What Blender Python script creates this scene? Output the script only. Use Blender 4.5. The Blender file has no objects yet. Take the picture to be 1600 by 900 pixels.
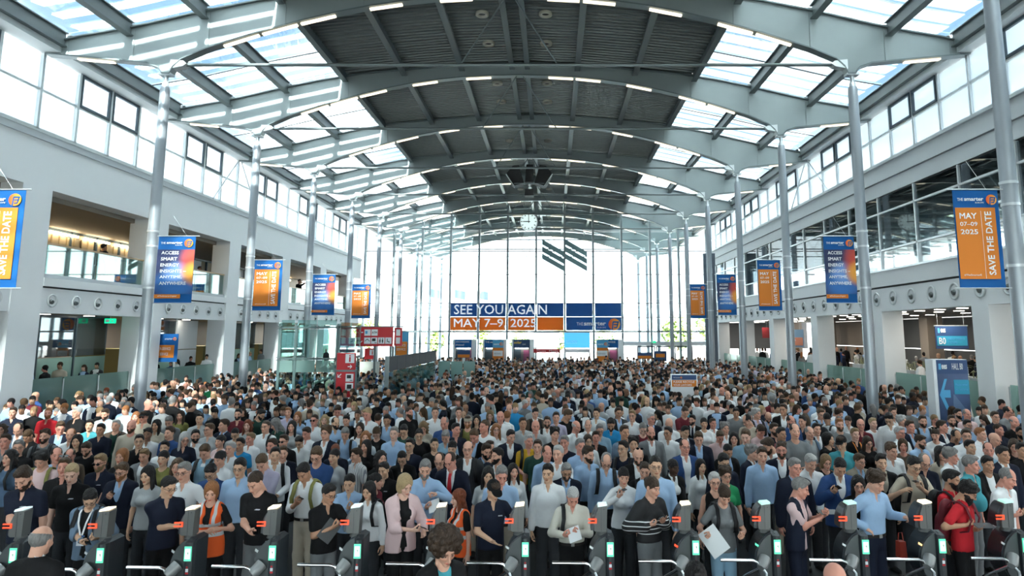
import bpy, math, random
import numpy as np
from mathutils import Matrix, Vector

random.seed(7)
SC = bpy.context.scene
COL = SC.collection
R = math.radians

# ---------------------------------------------------------------- camera
cam_d = bpy.data.cameras.new('camera')
cam_d.sensor_width = 36.0
cam_d.lens = 36.0 * 1083.2 / 1600.0
cam_d.shift_x = (800 - 862.93) / 1600.0
cam_d.shift_y = -84.0 / 1600.0
cam_d.clip_end = 600
cam = bpy.data.objects.new('camera', cam_d)
COL.objects.link(cam)
cam.location = (0, 0, 3.15)
cam.rotation_euler = (math.pi / 2 + 0.1428, 0, 0)
SC.camera = cam

# ---------------------------------------------------------------- sky, sun, exposure
W = bpy.data.worlds.new('sky')
SC.world = W
W.use_nodes = True
wn, wl = W.node_tree.nodes, W.node_tree.links
bg = wn['Background']
tc = wn.new('ShaderNodeTexCoord')
sep = wn.new('ShaderNodeSeparateXYZ')
wl.new(tc.outputs['Generated'], sep.inputs[0])
ramp = wn.new('ShaderNodeValToRGB')
ramp.color_ramp.elements[0].position = 0.0
ramp.color_ramp.elements[0].color = (2.6, 2.7, 2.7, 1)
ramp.color_ramp.elements[1].position = 0.85
ramp.color_ramp.elements[1].color = (0.15, 0.28, 0.44, 1)
e = ramp.color_ramp.elements.new(0.25)
e.color = (0.27, 0.41, 0.57, 1)
wl.new(sep.outputs['Z'], ramp.inputs[0])
noi = wn.new('ShaderNodeTexNoise')
noi.inputs['Scale'].default_value = 3.0
noi.inputs['Detail'].default_value = 6
wl.new(tc.outputs['Generated'], noi.inputs['Vector'])
cr = wn.new('ShaderNodeValToRGB')
cr.color_ramp.elements[0].position = 0.5
cr.color_ramp.elements[1].position = 0.72
wl.new(noi.outputs['Fac'], cr.inputs[0])
mx = wn.new('ShaderNodeMixRGB')
mx.inputs['Color2'].default_value = (1.0, 1.0, 1.0, 1)
wl.new(cr.outputs[0], mx.inputs['Fac'])
wl.new(ramp.outputs[0], mx.inputs['Color1'])
wl.new(mx.outputs[0], bg.inputs['Color'])
bg.inputs['Strength'].default_value = 1.0

sun_d = bpy.data.lights.new('sun', 'SUN')
sun_d.energy = 26.0
sun_d.angle = R(2.6)
sun_d.color = (1.0, 0.95, 0.86)
sun = bpy.data.objects.new('sun', sun_d)
COL.objects.link(sun)
sun.rotation_euler = Vector((-0.05, 0.84, -0.54)).to_track_quat('-Z', 'Y').to_euler()

SC.view_settings.view_transform = 'Standard'
SC.view_settings.look = 'None'
SC.view_settings.gamma = 1.0
SC.view_settings.use_curve_mapping = False
SC.view_settings.exposure = 1.86
cy = SC.cycles
cy.use_denoising = True
cy.max_bounces = 8
cy.diffuse_bounces = 4
cy.glossy_bounces = 3
cy.transmission_bounces = 6
cy.transparent_max_bounces = 24
cy.caustics_reflective = False
cy.caustics_refractive = False
cy.sample_clamp_indirect = 6.0

# ---------------------------------------------------------------- materials
MATS = {}
def mat(name, col=(0.8, 0.8, 0.8), rough=0.5, metal=0.0, noise=0.0, nscale=8.0, emit=None, estr=1.0, bump=0.0, spec=None):
    """plain surface with an optional fine grain in colour and relief"""
    if name in MATS:
        return MATS[name]
    m = bpy.data.materials.new(name)
    m.use_nodes = True
    nt = m.node_tree
    p = nt.nodes['Principled BSDF']
    p.inputs['Base Color'].default_value = (*col, 1)
    p.inputs['Roughness'].default_value = rough
    p.inputs['Metallic'].default_value = metal
    if spec is not None:
        p.inputs['Specular IOR Level'].default_value = spec
    if emit:
        p.inputs['Emission Color'].default_value = (*emit, 1)
        p.inputs['Emission Strength'].default_value = estr
    if noise or bump:
        t = nt.nodes.new('ShaderNodeTexCoord')
        n = nt.nodes.new('ShaderNodeTexNoise')
        n.inputs['Scale'].default_value = nscale
        n.inputs['Detail'].default_value = 5
        nt.links.new(t.outputs['Object'], n.inputs['Vector'])
        if noise:
            mr = nt.nodes.new('ShaderNodeMapRange')
            mr.inputs['To Min'].default_value = 1 - noise
            mr.inputs['To Max'].default_value = 1 + noise
            nt.links.new(n.outputs['Fac'], mr.inputs['Value'])
            mm = nt.nodes.new('ShaderNodeMixRGB')
            mm.blend_type = 'MULTIPLY'
            mm.inputs['Fac'].default_value = 1
            mm.inputs['Color1'].default_value = (*col, 1)
            nt.links.new(mr.outputs[0], mm.inputs['Color2'])
            nt.links.new(mm.outputs[0], p.inputs['Base Color'])
        if bump:
            b = nt.nodes.new('ShaderNodeBump')
            b.inputs['Strength'].default_value = bump
            b.inputs['Distance'].default_value = 0.02
            nt.links.new(n.outputs['Fac'], b.inputs['Height'])
            nt.links.new(b.outputs[0], p.inputs['Normal'])
    MATS[name] = m
    return m

def glass(name, tint=(0.9, 0.95, 0.95), refl=0.10, rough=0.02, haze=0.0, haze_col=(0.9, 0.9, 0.9)):
    """thin pane: lets light straight through, mirrors a little, optional frosted share"""
    if name in MATS:
        return MATS[name]
    m = bpy.data.materials.new(name)
    m.use_nodes = True
    nt = m.node_tree
    nt.nodes.remove(nt.nodes['Principled BSDF'])
    out = nt.nodes['Material Output']
    tr = nt.nodes.new('ShaderNodeBsdfTransparent')
    tr.inputs[0].default_value = (*tint, 1)
    gl = nt.nodes.new('ShaderNodeBsdfGlossy')
    gl.inputs['Roughness'].default_value = rough
    lw = nt.nodes.new('ShaderNodeLayerWeight')
    lw.inputs['Blend'].default_value = 0.35
    mul = nt.nodes.new('ShaderNodeMath')
    mul.operation = 'MULTIPLY_ADD'
    mul.inputs[1].default_value = 0.5
    mul.inputs[2].default_value = refl
    nt.links.new(lw.outputs['Fresnel'], mul.inputs[0])
    mixn = nt.nodes.new('ShaderNodeMixShader')
    nt.links.new(mul.outputs[0], mixn.inputs[0])
    nt.links.new(tr.outputs[0], mixn.inputs[1])
    nt.links.new(gl.outputs[0], mixn.inputs[2])
    last = mixn
    if haze:
        d = nt.nodes.new('ShaderNodeBsdfDiffuse')
        d.inputs[0].default_value = (*haze_col, 1)
        t2 = nt.nodes.new('ShaderNodeBsdfTranslucent')
        t2.inputs[0].default_value = (*haze_col, 1)
        dm = nt.nodes.new('ShaderNodeMixShader')
        dm.inputs[0].default_value = 0.5
        nt.links.new(d.outputs[0], dm.inputs[1])
        nt.links.new(t2.outputs[0], dm.inputs[2])
        hm = nt.nodes.new('ShaderNodeMixShader')
        hm.inputs[0].default_value = haze
        nt.links.new(last.outputs[0], hm.inputs[1])
        nt.links.new(dm.outputs[0], hm.inputs[2])
        last = hm
    nt.links.new(last.outputs[0], out.inputs[0])
    MATS[name] = m
    return m

# ---------------------------------------------------------------- mesh helpers
def newobj(name, me, parent=None, loc=None, rot=None, material=None):
    o = bpy.data.objects.new(name, me)
    COL.objects.link(o)
    if parent is not None:
        o.parent = parent
    if loc is not None:
        o.location = loc
    if rot is not None:
        o.rotation_euler = rot
    if material is not None and me is not None:
        if not me.materials:
            me.materials.append(material)
        elif me.materials[0] is not material:
            o.material_slots[0].link = 'OBJECT'
            o.material_slots[0].material = material
    return o

def tag(o, label=None, cat=None, group=None, kind=None):
    if label: o['label'] = label
    if cat: o['category'] = cat
    if group: o['group'] = group
    if kind: o['kind'] = kind
    return o

def thing(name, label, cat, loc=(0, 0, 0), rz=0.0, group=None, kind=None):
    return tag(newobj(name, None, None, loc, (0, 0, rz)), label, cat, group, kind)

class MB:
    """collects boxes, prisms and tubes into one mesh"""
    def __init__(s):
        s.v, s.f, s.sm = [], [], []
    def add(s, vs, fs, smooth=False):
        b = len(s.v)
        s.v.extend(vs)
        s.f.extend([tuple(b + i for i in f) for f in fs])
        s.sm.extend([smooth] * len(fs))
        return s
    def box(s, x0, x1, y0, y1, z0, z1):
        vs = [(x0, y0, z0), (x1, y0, z0), (x1, y1, z0), (x0, y1, z0), (x0, y0, z1), (x1, y0, z1), (x1, y1, z1), (x0, y1, z1)]
        return s.add(vs, [(3, 2, 1, 0), (4, 5, 6, 7), (0, 1, 5, 4), (1, 2, 6, 5), (2, 3, 7, 6), (3, 0, 4, 7)])
    def prism(s, pts, y0, y1, axis='y', smooth=False):
        """closed outline pts (a, b) pushed along an axis"""
        n = len(pts)
        def P(a, b, t):
            return (a, t, b) if axis == 'y' else ((t, a, b) if axis == 'x' else (a, b, t))
        vs = [P(a, b, y0) for a, b in pts] + [P(a, b, y1) for a, b in pts]
        fs = [(i, (i + 1) % n, n + (i + 1) % n, n + i) for i in range(n)]
        s.add(vs, fs, smooth)
        s.add(vs, [tuple(range(n - 1, -1, -1)), tuple(range(n, 2 * n))])
        return s
    def tube(s, pts, r, n=10, caps=True):
        """round bar through points; r may be a list"""
        pts = [Vector(p) for p in pts]
        rs = r if isinstance(r, (list, tuple)) else [r] * len(pts)
        rings = []
        ref = None
        for i, p in enumerate(pts):
            d = (pts[min(i + 1, len(pts) - 1)] - pts[max(i - 1, 0)]).normalized()
            if ref is None:
                ref = Vector((0, 0, 1)) if abs(d.z) < 0.9 else Vector((1, 0, 0))
            u = d.cross(ref).normalized()
            w = u.cross(d).normalized()
            ref = w
            rings.append([tuple(p + rs[i] * (math.cos(2 * math.pi * k / n) * u + math.sin(2 * math.pi * k / n) * w)) for k in range(n)])
        vs = [v for rg in rings for v in rg]
        fs = []
        for i in range(len(pts) - 1):
            for k in range(n):
                a, b = i * n + k, i * n + (k + 1) % n
                fs.append((a, b, b + n, a + n))
        s.add(vs, fs, True)
        if caps:
            s.add(vs[:n], [tuple(range(n))])
            s.add(vs[-n:], [tuple(range(n - 1, -1, -1))])
        return s
    def mesh(s, name):
        me = bpy.data.meshes.new(name)
        me.from_pydata(s.v, [], s.f)
        me.polygons.foreach_set('use_smooth', s.sm)
        me.update()
        return me
    def build(s, name, material, parent=None, loc=None, rot=None):
        return newobj(name, s.mesh(name), parent, loc, rot, material)

def bx(name, x0, x1, y0, y1, z0, z1, material, parent=None):
    """a box with its own origin at the middle of its underside"""
    cx, cyy = (x0 + x1) / 2, (y0 + y1) / 2
    if parent is not None:
        return MB().box(x0, x1, y0, y1, z0, z1).build(name, material, parent)
    return MB().box(x0 - cx, x1 - cx, y0 - cyy, y1 - cyy, 0, z1 - z0).build(name, material, None, (cx, cyy, z0))

_txt = {}
def text_mesh(s, w, h, bold=0.0, spacing=1.0):
    """lettering scaled to w x h, lower left at the origin, in the x-z plane, facing -y, 4 mm deep"""
    key = (s, round(w, 3), round(h, 3), bold)
    if key in _txt:
        return _txt[key]
    cu = bpy.data.curves.new('lettering', 'FONT')
    cu.body = s
    cu.bevel_depth = bold
    cu.bevel_resolution = 0
    cu.resolution_u = 2
    cu.space_character = spacing
    cu.extrude = 0.01
    o = bpy.data.objects.new('lettering', cu)
    COL.objects.link(o)
    dg = bpy.context.evaluated_depsgraph_get()
    me = bpy.data.meshes.new_from_object(o.evaluated_get(dg))
    bpy.data.objects.remove(o)
    bpy.data.curves.remove(cu)
    n = len(me.vertices)
    a = np.zeros(n * 3)
    me.vertices.foreach_get('co', a)
    a = a.reshape(n, 3)
    lo, hi = a.min(0), a.max(0)
    q = (a - lo) / np.maximum(hi - lo, 1e-6)
    b = np.stack([q[:, 0] * w, -q[:, 2] * 0.004, q[:, 1] * h], 1)
    me.vertices.foreach_set('co', b.ravel())
    me.materials.clear()
    me.update()
    me.name = 'lettering'
    _txt[key] = me
    return me

def lettering(s, x, y, z, w, h, material, parent, bold=0.0, rot=None, name='lettering'):
    return newobj(name, text_mesh(s, w, h, bold), parent, (x, y, z), rot, material)

# pixel of the 1600 x 900 photograph -> point on a plane (only to read positions off the photograph)
_c, _s = math.cos(0.1428), math.sin(0.1428)
def _ray(px, py):
    a, b = (px - 862.93) / 1083.2, -(py - 366.0) / 1083.2
    return a, _c - b * _s, _s + b * _c
def on_y(px, py, Y):
    r = _ray(px, py); t = Y / r[1]
    return Vector((r[0] * t, Y, 3.15 + r[2] * t))
def on_z(px, py, Z):
    r = _ray(px, py); t = (Z - 3.15) / r[2]
    return Vector((r[0] * t, r[1] * t, Z))
def to_px(x, y, z):
    z = z - 3.15
    d = y * _c + z * _s; u = z * _c - y * _s
    return 862.93 + 1083.2 * x / d, 366.0 - 1083.2 * u / d
# ================================================================= the hall
CU = -1.19                      # x of the hall's long axis
XL, XR = -14.1, 11.5            # side wall planes
YK = lambda k: 18.28 + 6.0 * k  # arch number k

white_paint = mat('white_paint', (0.80, 0.83, 0.85), 0.6, noise=0.02, nscale=2)
grey_paint = mat('grey_paint', (0.50, 0.54, 0.57), 0.5, noise=0.03, nscale=2)
steel_grey = mat('steel_grey', (0.15, 0.185, 0.195), 0.38, metal=0.25, noise=0.04, nscale=3)
web_grey = mat('web_grey', (0.27, 0.318, 0.325), 0.42, metal=0.15, noise=0.05, nscale=2.5)
purlin_grey = mat('purlin_grey', (0.115, 0.142, 0.15), 0.45)
deck_grey = mat('deck_grey', (0.095, 0.112, 0.115), 0.42, metal=0.35, noise=0.12, nscale=1.2)
alu = mat('aluminium', (0.62, 0.66, 0.68), 0.35, metal=0.6, noise=0.03, nscale=6)
column_paint = mat('column_paint', (0.36, 0.40, 0.44), 0.38, metal=0.35, noise=0.03, nscale=4)
chrome = mat('chrome', (0.82, 0.84, 0.86), 0.18, metal=1.0)
dark_frame = mat('dark_frame', (0.045, 0.075, 0.10), 0.45)
black_gap = mat('black_gap', (0.012, 0.014, 0.016), 0.7)
floor_m = mat('terrazzo', (0.05, 0.052, 0.055), 0.5, noise=0.2, nscale=30)
paving = mat('paving', (0.34, 0.34, 0.33), 0.8, noise=0.08, nscale=4)
wood = mat('handrail_wood', (0.55, 0.38, 0.22), 0.45, noise=0.15, nscale=12)
taupe = mat('taupe_ceiling', (0.22, 0.19, 0.155), 0.7, noise=0.04, nscale=3)
tan_wall = mat('tan_wall', (0.36, 0.29, 0.19), 0.6, noise=0.05, nscale=3)
beige_panel = mat('beige_panel', (0.34, 0.285, 0.235), 0.6, noise=0.03, nscale=3)
shade_grey = mat('shade_grey', (0.15, 0.155, 0.16), 0.6, noise=0.05, nscale=3)
louver_white = glass('louver_white', (0.9, 0.95, 1.0), 0.02, 0.3, haze=0.85, haze_col=(0.95, 0.97, 0.98))
roof_glass = glass('roof_glass', (0.90, 0.96, 0.98), 0.03, 0.03)
clear_glass = glass('clear_glass', (0.90, 0.96, 0.97), 0.05, 0.02)
milk_glass = glass('milk_glass', (0.88, 0.95, 0.98), 0.04, 0.05, haze=0.45, haze_col=(0.93, 0.97, 0.98))
dark_glass = glass('dark_glass', (0.42, 0.50, 0.53), 0.10, 0.02)
green_glass = glass('green_glass', (0.68, 0.86, 0.83), 0.12, 0.02)
frosted_green = glass('frosted_green', (0.62, 0.80, 0.77), 0.06, 0.1, haze=0.45, haze_col=(0.46, 0.66, 0.63))
warm_lamp = mat('warm_lamp', (1, 0.9, 0.7), 0.5, emit=(1.0, 0.80, 0.50), estr=7.0)
strip_lamp = mat('strip_lamp', (1, 0.95, 0.85), 0.5, emit=(1.0, 0.86, 0.62), estr=0.55)
cool_lamp = mat('cool_lamp', (1, 1, 1), 0.5, emit=(1.0, 0.94, 0.82), estr=5.0)
leaf_m = mat('leaf_green', (0.30, 0.40, 0.12), 0.7, noise=0.4, nscale=2)
bark_m = mat('bark', (0.14, 0.10, 0.07), 0.9)

def S(name, label, cat):
    return thing(name, label, cat, kind='structure')

# ---- floor and ground
fl = bx('floor', XL - 7, XR + 10, -5.7, 51.0, -0.2, 0, floor_m)
tag(fl, 'dark grey stone floor under the waiting crowd', 'floor', kind='structure')
gr = bx('ground_outside', -70, 70, 51.0, 170, -0.25, -0.02, paving)
gr2 = bx('ground_outside', -70, 70, -60, -6.0, -0.25, -0.02, paving)
tag(gr2, 'pale paved forecourt before the entrance behind the gates', 'ground', kind='structure')
tag(gr, 'pale paved forecourt beyond the far glass wall', 'ground', kind='structure')

wb = S('wall_back_added', 'unseen rear wall added behind the gates, glazed below to light the crowd', 'wall')  # unseen end wall, added; its low glazing is sized to light the front rows
bgm = mat('back_grey', (0.55, 0.56, 0.57), 0.7)
bx('panel', XL - 7, XR + 10, -6.0, -5.7, 4.4, 13.2, bgm, wb)
bx('panel', XL - 7, XL, -6.0, -5.7, 0, 4.4, bgm, wb)
bx('panel', XR, XR + 10, -6.0, -5.7, 0, 4.4, bgm, wb)
for j in range(13):
    xa = XL + (XR - XL) * j / 12
    bx('post', xa - .06, xa + .06, -6.0, -5.8, 0, 4.4, steel_grey, wb)
    if j < 12: bx('pane', xa + .06, xa + (XR - XL) / 12 - .06, -5.92, -5.9, 0.05, 4.35, clear_glass, wb)

# ---- roof deck, purlins, glazed strips
ceil = S('ceiling', 'curved hall roof with dark ribbed deck between two glazed strips', 'ceiling')
K0, K1 = -4, 8
PU = [0.28, 2.1, 4.2, 6.35, 8.45, 10.5, 12.3]
ZT = [12.97, 12.90, 12.72, 12.50, 12.06, 11.56, 11.24]   # top of arch at those offsets

# corrugated panel sheets: one mesh per strip position, ribs run across the hall
def deck_mesh(u0, u1, z0, z1):
    mb = MB()
    pitch, y = 0.215, 0.0
    prof = []
    while y < 5.9:
        prof += [(y, 0.0), (y + 0.085, 0.0), (y + 0.115, 0.10), (y + 0.185, 0.10)]
        y += pitch
    vs, fs = [], []
    for (yy, dz) in prof:
        vs += [(u0, yy, z0 + dz), (u1, yy, z1 + dz)]
    for i in range(len(prof) - 1):
        fs.append((2 * i, 2 * i + 2, 2 * i + 3, 2 * i + 1))
    mb.add(vs, fs)
    mb.box(u0, u1, 0, 6, z0 + 0.10, z1 + 0.16) if False else None
    # upper skin closes the sheet
    mb.add([(u0, 0, z0 + 0.2), (u1, 0, z1 + 0.2), (u1, 6, z1 + 0.2), (u0, 6, z0 + 0.2)], [(0, 1, 2, 3)])
    return mb.mesh('deck_panel')
spans = []
full = [-x for x in PU[::-1]] + PU
zf = ZT[::-1] + ZT
decks, panes = {}, {}
for i in range(len(full) - 1):
    u0, u1 = full[i], full[i + 1]
    if abs(u0) < 6.4 and abs(u1) < 6.4:
        decks[i] = deck_mesh(u0, u1, zf[i] + 0.05, zf[i + 1] + 0.05)
    else:
        z0, z1 = zf[i] + 0.16, zf[i + 1] + 0.16
        mb = MB()
        a = 0.03
        mb.add([(u0, a, z0), (u1, a, z1), (u1, 2 - a, z1), (u0, 2 - a, z0), (u0, a, z0 + .02), (u1, a, z1 + .02), (u1, 2 - a, z1 + .02), (u0, 2 - a, z0 + .02)],
               [(3, 2, 1, 0), (4, 5, 6, 7), (0, 1, 5, 4), (1, 2, 6, 5), (2, 3, 7, 6), (3, 0, 4, 7)])
        panes[i] = mb.mesh('pane')
pm = {}
for i, (u, z) in enumerate(zip(full, zf)):
    mb = MB()
    hw = 0.10 if abs(u) > 0.3 else 0.09
    dz = -0.26
    mb.box(u - hw, u + hw, 0.06, 5.94, z + dz, z + dz + 0.03)
    mb.box(u - 0.03, u + 0.03, 0.06, 5.94, z + dz + 0.03, z + 0.12)
    mb.box(u - hw, u + hw, 0.06, 5.94, z + 0.12, z + 0.15)
    pm[i] = mb.mesh('purlin')
bar = {}
for i in panes:
    u0, u1 = full[i], full[i + 1]
    mb = MB().tube([(u0, 0, zf[i] + 0.14), (u1, 0, zf[i + 1] + 0.14)], 0.022, 6)
    bar[i] = mb.mesh('glazing_bar')
# sun louvers above the glass, one blade across each glazed strip
lou = {}
for sgn in (-1, 1):
    pts = [(6.45, 12.50), (8.45, 12.06), (10.5, 11.56), (12.3, 11.24)]
    mb = MB()
    for j in range(3):
        (ua, za), (ub, zb) = pts[j], pts[j + 1]
        ua, ub = sgn * ua, sgn * ub
        y0, y1, dz = 0.0, (0.43 if sgn < 0 else 0.735), 0.08
        za, zb = za + 0.42, zb + 0.42
        vs = [(ua, y0, za), (ub, y0, zb), (ub, y1, zb + dz), (ua, y1, za + dz)]
        vs += [(x, y, z + 0.02) for x, y, z in vs]
        mb.add(vs, [(3, 2, 1, 0), (4, 5, 6, 7), (0, 1, 5, 4), (2, 3, 7, 6)])
    lou[sgn] = mb.mesh('louver_slat')
for k in range(K0, K1):
    y = YK(k)
    for i in pm:
        newobj('purlin', pm[i], ceil, (CU, y, 0), None, purlin_grey)
    for i in decks:
        newobj('deck_panel', decks[i], ceil, (CU, y, 0), None, deck_grey)
    for i in panes:
        for j in range(3):
            newobj('pane', panes[i], ceil, (CU, y + 2 * j, 0), None, roof_glass)
        for j in (1, 2):
            newobj('glazing_bar', bar[i], ceil, (CU, y + 2 * j, 0), None, purlin_grey)
    for sgn in (-1, 1):
        for j in range(8):
            newobj('louver_slat', lou[sgn], ceil, (CU, y + 0.12 + 0.75 * j, 0), None, louver_white)
# eaves
for sgn in (-1, 1):
    mb = MB()
    x0, x1 = CU + sgn * 12.35, CU + sgn * 12.95
    mb.box(min(x0, x1), max(x0, x1), YK(K0), YK(K1), 10.82, 11.26)
    mb.build('eave_beam', mat('eave_grey', (0.62, 0.66, 0.68), 0.5), ceil)

# ---- arches
BOT = [(12.76, 10.79), (11.9, 10.71), (10.7, 10.60), (9.95, 10.52), (9.62, 10.40), (9.50, 10.22), (9.30, 10.22), (9.22, 10.42), (9.0, 10.64), (8.31, 10.95),
       (7.04, 11.38), (5.73, 11.76), (4.67, 12.02), (3.87, 12.18), (2.95, 12.32), (2.1, 12.41), (1.0, 12.47), (0, 12.49)]
def top_z(u):
    return float(np.interp(abs(u), PU[:1] + PU[1:], ZT)) - 0.02 if abs(u) < 12.3 else 11.22 - (abs(u) - 12.3) * 0.35
half = [(u, zb, top_z(u)) for u, zb in BOT]
ring = [(-u, zb, zt) for u, zb, zt in half] + [(u, zb, zt) for u, zb, zt in half[::-1][1:]]
mb = MB()
vs, fs = [], []
for (u, zb, zt) in ring:
    vs += [(u, -0.05, zb), (u, -0.05, zt), (u, 0.05, zb), (u, 0.05, zt)]
n = len(ring)
for i in range(n - 1):
    a, b = 4 * i, 4 * i + 4
    fs += [(a, b, b + 1, a + 1), (a + 2, a + 3, b + 3, b + 2)]
fs += [(0, 1, 3, 2), (4 * n - 4, 4 * n - 2, 4 * n - 1, 4 * n - 3)]
mb.add(vs, fs)
web_mesh = mb.mesh('web')
mb = MB()
for low in (True, False):
    vs, fs = [], []
    for (u, zb, zt) in ring:
        z = zb if low else zt
        vs += [(u, -0.14, z - 0.02), (u, 0.14, z - 0.02), (u, -0.14, z + 0.02), (u, 0.14, z + 0.02)]
    for i in range(n - 1):
        a, b = 4 * i, 4 * i + 4
        fs += [(a, a + 1, b + 1, b), (a + 2, b + 2, b + 3, a + 3), (a, b, b + 2, a + 2), (a + 1, a + 3, b + 3, b + 1)]
    mb.add(vs, fs)
fl_mesh = mb.mesh('flange')
stiffs = []
for u in full:
    mb = MB()
    mb.box(u - 0.13, u + 0.13, -0.07, -0.05, np.interp(abs(u), [p[0] for p in BOT[::-1]], [p[1] for p in BOT[::-1]]) + 0.03, top_z(u) - 0.03)
    stiffs.append(mb.mesh('stiffener'))
tie_mesh = MB().tube([(-9.05, 0, 10.5), (9.05, 0, 10.5)], 0.045, 10).mesh('tie_rod')
brks = []
for sg in (-1, 1):
    brk = MB().prism([(sg * 9.3, 10.35), (sg * 9.3, 10.62), (sg * 8.95, 10.58), (sg * 8.85, 10.5), (sg * 8.95, 10.42)], -0.12, 0.12)
    brks.append(brk.mesh('tie_bracket'))
han_mesh = {sg: MB().tube([(sg * 1.35, 0, 10.5), (sg * 0.12, 0, 12.48)], 0.022, 8).mesh('hanger') for sg in (-1, 1)}
def bot_z(u):
    return float(np.interp(abs(u), [p[0] for p in BOT[::-1]], [p[1] for p in BOT[::-1]]))
strip_pos = [(-7.9, -6.95), (-6.85, -5.9), (-5.8, -4.85), (-3.9, -3.0), (-1.95, -1.05), (1.05, 1.95), (2.05, 2.95), (3.9, 4.8), (5.8, 6.75), (6.85, 7.8)]
strip_pos += [(-11.9, -10.9), (10.9, 11.9)]
for (dark_a, dark_b) in (): pass
strips = []
for (a, b) in strip_pos:
    mb = MB()
    za, zb = bot_z(a) - 0.03, bot_z(b) - 0.03
    vs = [(a, -0.06, za - 0.04), (b, -0.06, zb - 0.04), (b, 0.06, zb - 0.04), (a, 0.06, za - 0.04), (a, -0.06, za), (b, -0.06, zb), (b, 0.06, zb), (a, 0.06, za)]
    mb.add(vs, [(3, 2, 1, 0), (4, 5, 6, 7), (0, 1, 5, 4), (1, 2, 6, 5), (2, 3, 7, 6), (3, 0, 4, 7)])
    strips.append(mb.mesh('light_strip'))
ORD = ['first', 'second', 'third', 'fourth', 'fifth', 'sixth', 'seventh', 'eighth', 'ninth', 'tenth', 'eleventh', 'twelfth', 'thirteenth',
       'fourteenth', 'fifteenth', 'sixteenth', 'seventeenth', 'eighteenth', 'nineteenth', 'twentieth']
nvis = 0
for k in range(-2, K1 + 1):
    y = YK(k)
    if k < 0:
        lab = ['roof arch straight overhead, just past the turnstiles', 'roof arch over the crowd in front of the first columns in view'][k + 2]
        lab = 'curved steel ' + lab
    else:
        lab = 'curved steel roof arch with tie rod and light strips, %s from the front in view' % ORD[k]
    t = thing('roof_arch', lab, 'roof arch', (CU, y, 0), 0, 'arches carrying the hall roof')
    newobj('web', web_mesh, t, None, None, web_grey)
    newobj('flange', fl_mesh, t, None, None, steel_grey)
    for me in stiffs: newobj('stiffener', me, t, None, None, web_grey)
    newobj('tie_rod', tie_mesh, t, None, None, steel_grey)
    for me in brks: newobj('tie_bracket', me, t, None, None, alu)
    for sg in (-1, 1):
        newobj('hanger', han_mesh[sg], t, None, None, steel_grey)
    for me in strips:
        newobj('light_strip', me, t, None, None, strip_lamp)

# ---- columns
mb = MB()
zs = [0, 0.02, 3.0, 6.0, 9.0, 9.75, 9.8, 9.86]
mb.tube([(0, 0, z) for z in zs], [0.145, 0.145, 0.142, 0.138, 0.132, 0.13, 0.12, 0.11], 20)
shaft = mb.mesh('shaft')
mb = MB().tube([(0, 0, 9.85), (0, 0, 9.98), (0, 0, 10.0), (0, 0, 10.2)], [0.085, 0.085, 0.06, 0.06], 12)
mb.box(-0.17, 0.17, -0.12, 0.12, 10.18, 10.24)
pin = mb.mesh('head_pin')
clamp = MB().tube([(0, 0, -0.025), (0, 0, 0.025)], 0.152, 20).mesh('clamp_ring')
for k in range(-2, K1 + 1):
    for sgn, side in ((-1, 'left'), (1, 'right')):
        x = CU + sgn * 9.44
        o = ['second column in front of the %s row as seen', 'nearest column of the %s row', ][k + 2] % side if k < 0 else None
        if k == -2: lab = 'slender round steel column beside the turnstiles, %s side' % side
        elif k == -1: lab = 'slender round steel column nearest in the %s row' % side
        else: lab = 'slender round steel column, %s from the front of the %s row in view' % (ORD[k + (1 if sgn > 0 else 0)], side)
        t = thing('steel_column', lab, 'column', (x, YK(k), 0), 0, 'columns under the roof arches', 'thing')
        newobj('shaft', shaft, t, None, None, column_paint)
        newobj('head_pin', pin, t, None, None, alu)
        for z in (4.35, 5.85, 5.45):
            newobj('clamp_ring', clamp, t, (0, 0, z), None, alu)

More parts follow.
